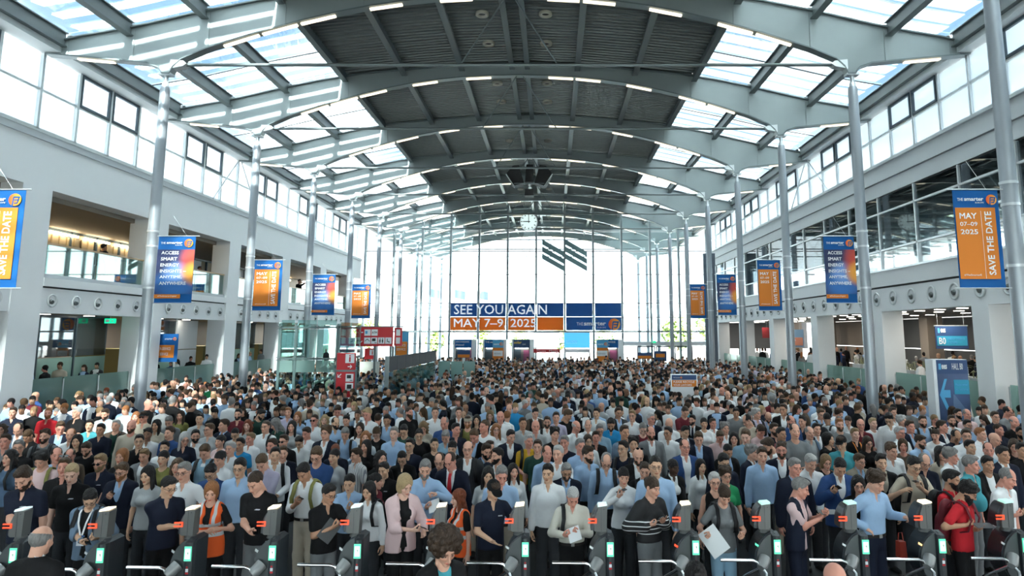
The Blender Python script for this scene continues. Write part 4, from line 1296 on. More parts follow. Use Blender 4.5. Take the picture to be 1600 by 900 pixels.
# ---- trees and buildings beyond the glass
rt = random.Random(3)
def tree(x, y, h, label, i):
    t = thing('plane_tree', label, 'tree', (x, y, -0.02), 0, 'trees beyond the far glass wall')
    MB().tube([(0, 0, 0), (0.1, 0, h * .4), (0, 0.1, h * .75)], [.22, .16, .06], 8).build('trunk', bark_m, t)
    vs, fs = [], []
    for q in range(700):
        while True:
            v = Vector((rt.uniform(-1, 1), rt.uniform(-1, 1), rt.uniform(-1, 1)))
            if v.length < 1: break
        p = Vector((v.x * h * .33, v.y * h * .33, h * .66 + v.z * h * .34))
        s_ = rt.uniform(.18, .36)
        a = Vector((rt.uniform(-1, 1), rt.uniform(-1, 1), rt.uniform(-1, 1))).normalized() * s_
        b_ = a.cross(Vector((rt.uniform(-1, 1), rt.uniform(-1, 1), 1))).normalized() * s_ * .6
        n0 = len(vs)
        vs += [tuple(p - a), tuple(p + b_), tuple(p + a), tuple(p - b_)]
        fs.append((n0, n0 + 1, n0 + 2, n0 + 3))
    c = MB().add(vs, fs).build('foliage', leaf_m, t)
    c['kind'] = 'stuff'
for i, (x, y, h) in enumerate(((-14, 84, 3.7), (-9, 90, 3.8), (-4, 86, 3.7), (1, 91, 3.8), (6.5, 87, 3.7), (12.5, 70, 4.9), (18, 78, 6), (-21, 80, 5))):
    tree(x, y, h, 'leafy tree outside beyond the far glass wall, %s from the left' % ORD[[1, 2, 3, 4, 5, 6, 7, 0][i]], i)
t = thing('office_building', 'pale office building standing far beyond the glass wall', 'building', (-22, 118, 0), 0)
bx('wall', 0, 50, 0, 12, 0, 7.5, mat('pale_facade', (0.60, 0.66, 0.70), 0.6), t)
for r_ in range(2):
    for i in range(16):
        f_ = bx('window', 1.0 + 3.0 * i, 3.2 + 3.0 * i, -0.06, -0.001, 1.4 + 3.2 * r_, 3.2 + 3.2 * r_, mat('facade_glass', (0.25, 0.40, 0.50), 0.2), t)
for i, x in enumerate((-11.8, -9.6, -8.6)):
    t = thing('flag', 'blue and white striped flag on a pole outside, %s from the left' % ORD[i], 'flag', (-12.6 + 2.3 * i, 72.0 + i, 0), 0, 'flags outside')
    MB().tube([(0, 0, 0), (0, 0, 8.2)], 0.05, 8).build('pole', alu, t)
    vs, fs = [], []
    for a in range(9):
        for b in range(2):
            vs.append((0.06 + 1.1 * a / 8, 0.1 * math.sin(a * 0.9), 6.9 + 0.9 * b - 0.25 * a / 8))
    for a in range(8):
        fs.append((2 * a, 2 * a + 2, 2 * a + 3, 2 * a + 1))
    MB().add(vs, fs, True).build('cloth', mat('flag_pale', (0.55, 0.68, 0.80), 0.7), t)

# ---- turnstiles
ts_dark = mat('turnstile_dark', (0.065, 0.075, 0.08), 0.42, noise=0.06, nscale=9)
ts_edge = mat('turnstile_edge', (0.045, 0.055, 0.065), 0.35, metal=0.3)
ts_grey = mat('turnstile_grey', (0.115, 0.12, 0.117), 0.42, metal=0.0, noise=0.04, nscale=14)
ts_post = mat('turnstile_post', (0.03, 0.036, 0.042), 0.4)
hub_grey = mat('hub_grey', (0.30, 0.31, 0.31), 0.42, metal=0.35)
led_red = mat('led_red', (0.8, 0.05, 0.02), 0.4, emit=(1.0, 0.07, 0.02), estr=0.4)
led_green = mat('led_green', (0.1, 0.7, 0.4), 0.4, emit=(0.10, 0.62, 0.36), estr=0.32)
scr_pale = mat('screen_pale', (0.7, 0.9, 0.8), 0.4, emit=(0.55, 0.85, 0.70), estr=0.36)
bar_warm = mat('bar_warm', (1, .9, .7), .4, emit=(1.0, 0.83, 0.55), estr=0.42)
bar_cool = mat('bar_cool', (.8, .9, .9), .4, emit=(0.55, 0.68, 0.68), estr=0.22)
bar_green = mat('bar_green', (.5, .8, .7), .4, emit=(0.35, 0.62, 0.52), estr=0.26)
led_amber = mat('led_amber', (1, .7, .3), .4, emit=(1.0, 0.60, 0.22), estr=0.42)

def arc(cx, cz, rx, rz, a0, a1, n):
    return [(cx + rx * math.cos(R(a0 + (a1 - a0) * i / n)), cz + rz * math.sin(R(a0 + (a1 - a0) * i / n))) for i in range(n + 1)]
TS = {}
# lower housing: curved leading edge on the left, straight on the right
prof = [(0.02, 0.10), (0.16, 0.10), (0.16, 1.12), (0.10, 1.15)] + arc(0.11, 0.80, 0.245, 0.345, 95, 175, 9) + [(-0.10, 0.68), (0.00, 0.52)]
mb = MB().prism(prof, 0.06, 0.34)
TS['housing'] = mb.mesh('housing')
mb = MB().prism([(x + (0.012 if x < 0.1 else 0), z * 0.995 + 0.004) for x, z in prof], 0.025, 0.06)
TS['front_cover'] = mb.mesh('front_cover')
prof2 = arc(0.115, 0.0, 0.055, 0.055, 0, 360, 15)[:-1]
TS['screen_post'] = MB().prism([(x, y) for x, y in [(0.062, 0.02), (0.072, -0.02), (0.10, -0.038), (0.13, -0.038), (0.158, -0.02), (0.168, 0.02)]], 0.52, 1.125, axis='z').add(
    [(0.062, 0.02, 1.125), (0.072, -0.02, 1.125), (0.10, -0.038, 1.125), (0.13, -0.038, 1.125), (0.158, -0.02, 1.125), (0.168, 0.02, 1.125), (0.075, 0.10, 1.155), (0.155, 0.10, 1.155)],
    [(0, 1, 6), (1, 2, 3, 4, 7, 6), (4, 5, 7), (0, 6, 7, 5)]).mesh('screen_post')
TS['leg'] = MB().tube([(0.115, 0.03, 0.0), (0.115, 0.03, 0.53)], 0.04, 12).mesh('leg')
TS['rear_leg'] = MB().box(0.03, 0.15, 0.20, 0.32, 0.0, 0.11).mesh('leg')
TS['screen'] = MB().box(0.075, 0.155, -0.046, -0.036, 0.925, 1.085).mesh('screen')
TS['screen_face'] = MB().box(0.085, 0.145, -0.050, -0.046, 0.948, 1.062).mesh('screen_face')
TS['screen_mark'] = MB().prism([(0.105, 1.015), (0.125, 1.025), (0.125, 0.99), (0.118, 1.015)], -0.053, -0.050).mesh('screen_mark')
mbp = MB().box(0.098, 0.132, -0.043, -0.037, 0.782, 0.80)
mbp.box(0.103, 0.127, -0.043, -0.037, 0.855, 0.862); mbp.prism([(0.106, 0.845), (0.124, 0.845), (0.115, 0.87)], -0.043, -0.037)
TS['picto_red'] = mbp.mesh('pictogram')
TS['picto_white'] = MB().box(0.100, 0.130, -0.043, -0.037, 0.805, 0.84).mesh('pictogram')
# reader head: grey front, dark bowed cover on the left
rd = [(0.085, 1.17), (0.095, 1.45), (-0.02, 1.455)] + arc(0.10, 1.20, 0.20, 0.27, 128, 185, 7)
TS['reader'] = MB().prism([(-0.045, 1.165), (0.085, 1.165), (0.095, 1.455), (-0.025, 1.455)] + arc(0.06, 1.22, 0.125, 0.26, 130, 190, 6), 0.10, 0.24).mesh('reader')
TS['reader_cover'] = MB().prism([(0.0, 1.17), (0.02, 1.445)] + arc(0.06, 1.20, 0.165, 0.265, 112, 186, 8), 0.14, 0.32).mesh('reader_cover')
TS['panel_seam'] = MB().box(0.018, 0.021, 0.097, 0.100, 1.17, 1.45).mesh('panel_seam')
TS['light_bar'] = MB().prism([(-0.02, 1.452), (0.092, 1.468), (0.092, 1.485), (-0.01, 1.478)], 0.085, 0.23).mesh('light_bar')
TS['neck'] = MB().tube([(0.03, 0.18, 1.12), (0.03, 0.18, 1.17)], [0.075, 0.055], 14).mesh('neck')
mbs = MB()
mbs.box(-0.135, -0.035, 0.085, 0.10, 1.305, 1.32); mbs.box(-0.135, -0.035, 0.085, 0.10, 1.265, 1.28); mbs.box(-0.05, -0.035, 0.085, 0.10, 1.28, 1.305)
TS['slot'] = mbs.mesh('ticket_slot')
TS['bolt'] = MB().tube([(0.055, 0.094, 1.425), (0.055, 0.10, 1.425)], 0.006, 8).mesh('bolt')
TS['hub'] = MB().tube([(-0.02, 0.02, 0.865), (-0.075, -0.045, 0.80), (-0.10, -0.07, 0.775)], [0.070, 0.066, 0.045], 14).mesh('hub')
TS['arm'] = MB().tube([(-0.10, -0.05, 0.79), (-0.14, -0.05, 0.84), (-0.19, -0.05, 0.855), (-0.57, -0.05, 0.86)], 0.019, 10).mesh('arm')
TS['arm_low'] = MB().tube([(-0.07, -0.09, 0.76), (-0.05, -0.12, 0.73), (-0.06, -0.14, 0.68), (0.0, -0.28, 0.42)], 0.019, 10).mesh('arm')
TS['arm_back'] = MB().tube([(-0.10, -0.02, 0.76), (-0.22, 0.16, 0.62), (-0.40, 0.35, 0.40)], 0.019, 10).mesh('arm')
TS['side_lamp'] = MB().prism([(-0.125, 1.00), (-0.075, 0.97), (-0.075, 0.995), (-0.12, 1.025)], 0.05, 0.062).mesh('side_lamp')
tsx = [-4.89 + 0.0, ]
READ_PX = [(48, 790), (178, 790), (309, 788), (435, 787), (562, 785), (693, 784), (813, 783), (940, 783), (1068, 781), (1190, 780), (1322, 780), (1437, 779), (1562, 778)]
barm = [bar_cool, bar_warm, bar_warm, bar_warm, bar_cool, bar_warm, bar_warm, bar_cool, bar_warm, bar_green, bar_green, bar_warm, bar_green]
TSP = []
for i, (px, py) in enumerate(READ_PX):
    p = on_z(px, py, 1.325)
    TSP.append((p.x, p.y - 0.12))
    t = thing('turnstile', 'dark grey tripod turnstile with a lit reader head, %s from the left' % ORD[i], 'turnstile', (p.x - 0.035, p.y - 0.24, 0), 0, 'row of entry turnstiles')
    t.scale = (.895, .895, .895)
    for nm, key, m_ in (('housing', 'housing', ts_edge), ('front_cover', 'front_cover', ts_dark), ('screen_post', 'screen_post', ts_post), ('leg', 'leg', alu), ('leg', 'rear_leg', ts_post),
                        ('reader', 'reader', ts_grey), ('reader_cover', 'reader_cover', ts_edge), ('light_bar', 'light_bar', barm[i]), ('neck', 'neck', ts_grey), ('ticket_slot', 'slot', led_red), ('arm', 'arm', chrome), ('arm', 'arm_low', chrome), ('arm', 'arm_back', chrome), ('hub', 'hub', hub_grey)):
        newobj(nm, TS[key], t, None, None, m_)
    rdr = [o for o in t.children if o.name.startswith('reader') and not o.name.startswith('reader_cover')][0]
    newobj('bolt', TS['bolt'], rdr, None, None, ts_post); newobj('panel_seam', TS['panel_seam'], rdr, None, None, ts_post)
    pst = [o for o in t.children if o.name.startswith('screen_post')][0]
    newobj('screen', TS['screen'], pst, None, None, led_green); newobj('screen_face', TS['screen_face'], pst, None, None, scr_pale); newobj('screen_mark', TS['screen_mark'], pst, None, None, black_print)
    newobj('pictogram', TS['picto_red'], pst, None, None, red_print); newobj('pictogram', TS['picto_white'], pst, None, None, white_print)
    newobj('side_lamp', TS['side_lamp'], t, None, None, {8: led_red, 9: led_green, 11: led_amber}.get(i, alu))
# ================================================================= people
# Every figure is one skin grown round a posed skeleton (a distance field turned into a mesh);
# clothes, hair and glasses are shells grown the same way over it.
BIG = 0.25

def field(lo, hi, h):
    lo = np.array(lo, float); hi = np.array(hi, float)
    n = np.maximum(np.ceil((hi - lo) / h).astype(int) + 1, 3)
    ax = [lo[i] + h * np.arange(n[i]) for i in range(3)]
    return {'lo': lo, 'h': h, 'n': n, 'ax': ax, 'F': np.full(n, BIG, np.float32)}

def _block(g, lo, hi):
    i0 = np.clip(np.floor((np.array(lo) - g['lo']) / g['h']).astype(int), 0, g['n'] - 1)
    i1 = np.clip(np.ceil((np.array(hi) - g['lo']) / g['h']).astype(int) + 1, 1, g['n'])
    sl = tuple(slice(a, b) for a, b in zip(i0, i1))
    X = [g['ax'][i][sl[i]] for i in range(3)]
    return sl, X[0][:, None, None], X[1][None, :, None], X[2][None, None, :]

def d_cone(X, Y, Z, a, b, ra, rb, sq=1.0):
    """tapered capsule; sq < 1 flattens it front to back"""
    ax_, ay, az = a; bx_, by, bz = b
    cyy = (ay + by) * 0.5
    Yq = (Y - cyy) / sq + cyy
    ay = (ay - cyy) / sq + cyy; by = (by - cyy) / sq + cyy
    dx, dy, dz = bx_ - ax_, by - ay, bz - az
    L2 = dx * dx + dy * dy + dz * dz + 1e-9
    t = np.clip(((X - ax_) * dx + (Yq - ay) * dy + (Z - az) * dz) / L2, 0, 1)
    d = np.sqrt((X - ax_ - t * dx) ** 2 + (Yq - ay - t * dy) ** 2 + (Z - az - t * dz) ** 2) - (ra + t * (rb - ra))
    return d * (0.5 + 0.5 * sq)

def d_ell(X, Y, Z, c, r):
    k = np.sqrt(((X - c[0]) / r[0]) ** 2 + ((Y - c[1]) / r[1]) ** 2 + ((Z - c[2]) / r[2]) ** 2)
    return (k - 1.0) * min(r)

def smin(a, b, k):
    if k <= 0: return np.minimum(a, b)
    h = np.clip(0.5 + 0.5 * (b - a) / k, 0, 1)
    return b + (a - b) * h - k * h * (1 - h)

def put(g, p, k=0.02, op='add'):
    """p: ('c', a, b, ra, rb, sq) tapered capsule or ('e', centre, radii)"""
    m = max(0.05, 2.5 * g['h']) + k
    if p[0] == 'c':
        a, b, r = np.array(p[1]), np.array(p[2]), max(p[3], p[4])
        lo, hi = np.minimum(a, b) - r - m, np.maximum(a, b) + r + m
    else:
        c, r = np.array(p[1]), np.array(p[2])
        lo, hi = c - r - m, c + r + m
    sl, X, Y, Z = _block(g, lo, hi)
    if min(X.size, Y.size, Z.size) == 0: return
    d = d_cone(X, Y, Z, *p[1:]) if p[0] == 'c' else d_ell(X, Y, Z, *p[1:])
    F = g['F'][sl]
    if op == 'add': g['F'][sl] = smin(F, d, k)
    else: g['F'][sl] = -smin(-F, d, k)          # carve

def cut_plane(g, nrm, c):
    """keep the side where nrm . p > c"""
    d = c - (g['ax'][0][:, None, None] * nrm[0] + g['ax'][1][None, :, None] * nrm[1] + g['ax'][2][None, None, :] * nrm[2])
    g['F'] = np.maximum(g['F'], d.astype(np.float32))

_E = [(0, 1), (2, 3), (4, 5), (6, 7), (0, 2), (1, 3), (4, 6), (5, 7), (0, 4), (1, 5), (2, 6), (3, 7)]
_O = np.array([[(i >> 0) & 1, (i >> 1) & 1, (i >> 2) & 1] for i in range(8)])
def nets(g):
    F, h, lo = g['F'], g['h'], g['lo']
    # closed at the border
    F = F.copy()
    F[0], F[-1], F[:, 0], F[:, -1], F[:, :, 0], F[:, :, -1] = BIG, BIG, BIG, BIG, BIG, BIG
    S_ = F < 0
    nx, ny, nz = F.shape
    cnt = np.zeros((nx - 1, ny - 1, nz - 1), np.int8)
    for o in _O:
        cnt += S_[o[0]:nx - 1 + o[0], o[1]:ny - 1 + o[1], o[2]:nz - 1 + o[2]]
    A = np.argwhere((cnt > 0) & (cnt < 8))
    if len(A) == 0: return np.zeros((0, 3)), np.zeros((0, 4), int)
    V = np.stack([F[A[:, 0] + o[0], A[:, 1] + o[1], A[:, 2] + o[2]] for o in _O], 1)
    pos = np.zeros((len(A), 3)); c = np.zeros(len(A))
    for a, b in _E:
        va, vb = V[:, a], V[:, b]
        m = (va < 0) != (vb < 0)
        t = np.where(m, va / np.where(m, va - vb, 1), 0)
        pos += np.where(m[:, None], _O[a] + t[:, None] * (_O[b] - _O[a]), 0)
        c += m
    pos /= c[:, None]
    idx = np.full((nx - 1, ny - 1, nz - 1), -1, int)
    idx[A[:, 0], A[:, 1], A[:, 2]] = np.arange(len(A))
    Q = []
    for ax in range(3):
        sa = [slice(None)] * 3; sb = [slice(None)] * 3
        sa[ax] = slice(0, -1); sb[ax] = slice(1, None)
        s0, s1 = S_[tuple(sa)], S_[tuple(sb)]
        E = np.argwhere(s0 != s1)
        u, v = (ax + 1) % 3, (ax + 2) % 3
        E = E[(E[:, u] > 0) & (E[:, v] > 0) & (E[:, u] < F.shape[u] - 1) & (E[:, v] < F.shape[v] - 1)]
        def I(du, dv):
            e = E.copy(); e[:, u] -= du; e[:, v] -= dv
            return idx[e[:, 0], e[:, 1], e[:, 2]]
        q = np.stack([I(1, 1), I(0, 1), I(0, 0), I(1, 0)], 1)
        flip = ~s0[E[:, 0], E[:, 1], E[:, 2]]
        q[flip] = q[flip][:, ::-1]
        Q.append(q)
    Q = np.concatenate(Q)
    Q = Q[(Q >= 0).all(1)]
    return lo + h * (A + pos), Q

def relax(V, Q, it=1, f=0.5):
    for _ in range(it):
        s = np.zeros_like(V); c = np.zeros(len(V))
        for a, b in ((0, 1), (1, 2), (2, 3), (3, 0)):
            np.add.at(s, Q[:, a], V[Q[:, b]]); np.add.at(s, Q[:, b], V[Q[:, a]])
            np.add.at(c, Q[:, a], 1); np.add.at(c, Q[:, b], 1)
        V = V + f * (s / np.maximum(c, 1)[:, None] - V)
    return V

def np_mesh(name, V, Q, tint=None):
    me = bpy.data.meshes.new(name)
    me.vertices.add(len(V)); me.vertices.foreach_set('co', np.ascontiguousarray(V, np.float32).ravel())
    me.loops.add(Q.size); me.loops.foreach_set('vertex_index', Q.ravel().astype(np.int32))
    me.polygons.add(len(Q)); me.polygons.foreach_set('loop_start', np.arange(0, Q.size, Q.shape[1], dtype=np.int32))
    me.polygons.foreach_set('use_smooth', np.ones(len(Q), bool))
    if tint is not None:
        a = me.color_attributes.new('tint', 'FLOAT_COLOR', 'POINT')
        a.data.foreach_set('color', np.concatenate([tint, np.ones((len(V), 1))], 1).astype(np.float32).ravel())
    me.update(calc_edges=True)
    return me

# ---------------------------------------------------------------- materials of people
def people_mat(name, rough, tint=False, bump=0.0, nscale=30.0, var=0.1, stretch=None, sheen=0.0, sss=0.0):
    m = bpy.data.materials.new(name); m.use_nodes = True
    nt = m.node_tree; p = nt.nodes['Principled BSDF']; p.inputs['Roughness'].default_value = rough
    oi = nt.nodes.new('ShaderNodeObjectInfo'); last = oi.outputs['Color']
    t = nt.nodes.new('ShaderNodeTexCoord'); src = t.outputs['Object']
    if stretch:
        mp = nt.nodes.new('ShaderNodeMapping'); mp.inputs['Scale'].default_value = stretch
        nt.links.new(src, mp.inputs[0]); src = mp.outputs[0]
    n = nt.nodes.new('ShaderNodeTexNoise'); n.inputs['Scale'].default_value = nscale; n.inputs['Detail'].default_value = 4
    nt.links.new(src, n.inputs['Vector'])
    mr = nt.nodes.new('ShaderNodeMapRange'); mr.inputs['To Min'].default_value = 1 - var; mr.inputs['To Max'].default_value = 1 + var
    nt.links.new(n.outputs['Fac'], mr.inputs['Value'])
    mm = nt.nodes.new('ShaderNodeMixRGB'); mm.blend_type = 'MULTIPLY'; mm.inputs['Fac'].default_value = 1
    nt.links.new(last, mm.inputs['Color1']); nt.links.new(mr.outputs[0], mm.inputs['Color2']); last = mm.outputs[0]
    if tint:
        at = nt.nodes.new('ShaderNodeAttribute'); at.attribute_name = 'tint'
        m2 = nt.nodes.new('ShaderNodeMixRGB'); m2.blend_type = 'MULTIPLY'; m2.inputs['Fac'].default_value = 1
        nt.links.new(last, m2.inputs['Color1']); nt.links.new(at.outputs['Color'], m2.inputs['Color2']); last = m2.outputs[0]
    nt.links.new(last, p.inputs['Base Color'])
    if bump:
        b = nt.nodes.new('ShaderNodeBump'); b.inputs['Strength'].default_value = bump; b.inputs['Distance'].default_value = 0.02
        nt.links.new(n.outputs['Fac'], b.inputs['Height']); nt.links.new(b.outputs[0], p.inputs['Normal'])
    p.inputs['Specular IOR Level'].default_value = 0.3
    if sss:
        p.inputs['Subsurface Weight'].default_value = sss
    return m
skin_m = people_mat('skin', 0.5, tint=True, var=0.06, nscale=25)
cloth_m = people_mat('cloth', 0.85, bump=0.55, nscale=9, var=0.06, stretch=(1, 1, 0.7))
hair_m = people_mat('hair', 0.5, bump=0.9, nscale=60, var=0.35, stretch=(1, 1, 0.25))
gear_m = people_mat('gear', 0.6, bump=0.3, nscale=20, var=0.08)
frame_m = mat('spectacle_frame', (0.02, 0.02, 0.022), 0.3)
lens_m = mat('dark_lens', (0.01, 0.01, 0.012), 0.1)
def band_mat(name, base, bands, axis='Z', soft=False):
    """woven or printed bands between given local heights (or positions across)"""
    m = bpy.data.materials.new(name); m.use_nodes = True
    nt = m.node_tree; p = nt.nodes['Principled BSDF']; p.inputs['Roughness'].default_value = 0.8
    t = nt.nodes.new('ShaderNodeTexCoord'); sp = nt.nodes.new('ShaderNodeSeparateXYZ')
    nt.links.new(t.outputs['Object'], sp.inputs[0])
    prev = None
    for (ax, lo, hi, colr) in bands:
        g1 = nt.nodes.new('ShaderNodeMath'); g1.operation = 'GREATER_THAN'; g1.inputs[1].default_value = lo
        g2 = nt.nodes.new('ShaderNodeMath'); g2.operation = 'LESS_THAN'; g2.inputs[1].default_value = hi
        src = sp.outputs[ax[-1]]
        if ax[0] == '|':
            ab = nt.nodes.new('ShaderNodeMath'); ab.operation = 'ABSOLUTE'; nt.links.new(src, ab.inputs[0]); src = ab.outputs[0]
        nt.links.new(src, g1.inputs[0]); nt.links.new(src, g2.inputs[0])
        ml = nt.nodes.new('ShaderNodeMath'); ml.operation = 'MULTIPLY'
        nt.links.new(g1.outputs[0], ml.inputs[0]); nt.links.new(g2.outputs[0], ml.inputs[1])
        mx_ = nt.nodes.new('ShaderNodeMixRGB'); nt.links.new(ml.outputs[0], mx_.inputs['Fac'])
        if prev is None: mx_.inputs['Color1'].default_value = (*base, 1)
        else: nt.links.new(prev, mx_.inputs['Color1'])
        mx_.inputs['Color2'].default_value = (*colr, 1); prev = mx_.outputs[0]
    nt.links.new(prev, p.inputs['Base Color'])
    return m
HV, SIL = (0.95, 0.13, 0.02), (0.62, 0.64, 0.66)
hivis_m = band_mat('hi_vis', HV, [('|X', .075, .115, SIL), ('Z', .5, 1.06, HV), ('Z', 1.06, 1.11, SIL), ('Z', 1.11, 1.19, HV), ('Z', 1.19, 1.24, SIL)])
knit_m = band_mat('striped_knit', (0.012, 0.012, 0.014), [('Z', 1.06, 1.072, (.8, .8, .8)), ('Z', 1.115, 1.127, (.8, .8, .8)), ('Z', 1.17, 1.182, (.8, .8, .8)), ('Z', 1.225, 1.237, (.8, .8, .8))])
stripe_m = band_mat('striped_shirt', (0.66, 0.66, 0.66), [('X', -.24 + .04 * i, -.24 + .04 * i + .012, (.25, .26, .30)) for i in range(13)])

# ---------------------------------------------------------------- heads
def head_mesh(female, h, broad=1.0):
    g = field((-.125, -.16, -.20), (.125, .15, .16), h)
    b = broad
    put(g, ('e', (0, .018, .035), (.077 * b, .097, .090)), 0)
    put(g, ('e', (0, -.03, -.03), (.060 * b, .062, .086)), .03)
    jr = .020 if female else .025
    for s in (-1, 1):
        put(g, ('c', (s * .047 * b, .0, -.052), (0, -.066, -.100), jr, jr * .85, 1), .025)
        put(g, ('e', (s * .042 * b, -.060, -.028), (.022, .022, .020)), .02)
    put(g, ('e', (0, -.075, -.102), (.020 if female else .025, .018, .017)), .015)
    put(g, ('c', (-.036, -.078, .022), (.036, -.078, .022), .011, .011, 1), .014)
    for s in (-1, 1):
        put(g, ('e', (s * .032, -.098, .000), (.019, .016, .0125)), .010, 'carve')
        put(g, ('e', (s * .032, -.0775, -.001), (.0145, .0125, .0115)), .004)
    put(g, ('c', (0, -.086, .010), (0, -.114, -.036), .0075, .0125, 1), .008)
    for s in (-1, 1):
        put(g, ('e', (s * .012, -.101, -.040), (.009, .011, .008)), .006)
    put(g, ('e', (0, -.094, -.062), (.024, .011, .0065)), .006)
    put(g, ('e', (0, -.092, -.074), (.020, .011, .0065)), .005)
    for s in (-1, 1):
        put(g, ('e', (s * .079 * b, .012, -.008), (.009, .021, .032)), .006)
        put(g, ('e', (s * .086 * b, .004, -.006), (.006, .010, .016)), .004, 'carve')
    nr = .049 if female else .058
    put(g, ('c', (0, .018, -.06), (0, .030, -.19), nr, nr, 1), .02)
    V, Q = nets(g)
    x, y, z = V.T
    T = np.ones((len(V), 3))
    front = y < -.055
    def shade(m, c, w=1.0):
        T[m] = T[m] * (1 - w) + np.array(c) * w
    for s in (-1, 1):
        d2 = ((x - s * .032) / .0175) ** 2 + ((z + .001) / .0095) ** 2
        shade(front & (d2 < 1), (.95, 1.05, 1.15), .7)
        d3 = ((x - s * .032) / .008) ** 2 + ((z + .001) / .0095) ** 2
        shade(front & (d3 < 1), (.10, .09, .09))
        lid = front & (np.abs(x - s * .032) < .020) & (z > .007) & (z < .0125)
        shade(lid, (.35, .28, .26), .7)
        brow = front & (np.abs(x) > .012) & (np.abs(x) < .054) & (z > .019 - .10 * np.maximum(np.abs(x) - .04, 0)) & (z < .029)
        shade(brow, (.30, .24, .22), .8)
    lip = (y < -.075) & ((x / .025) ** 2 + ((z + .068) / .013) ** 2 < 1)
    shade(lip, (.92, .58, .56) if not female else (.95, .42, .42), .75)
    shade((y < -.085) & (np.abs(z + .068) < .0028) & (np.abs(x) < .022), (.45, .25, .24), .8)
    cheek = front & (((np.abs(x) - .045) / .025) ** 2 + ((z + .035) / .022) ** 2 < 1)
    shade(cheek, (1.05, .88, .84), .5)
    return V, Q, T

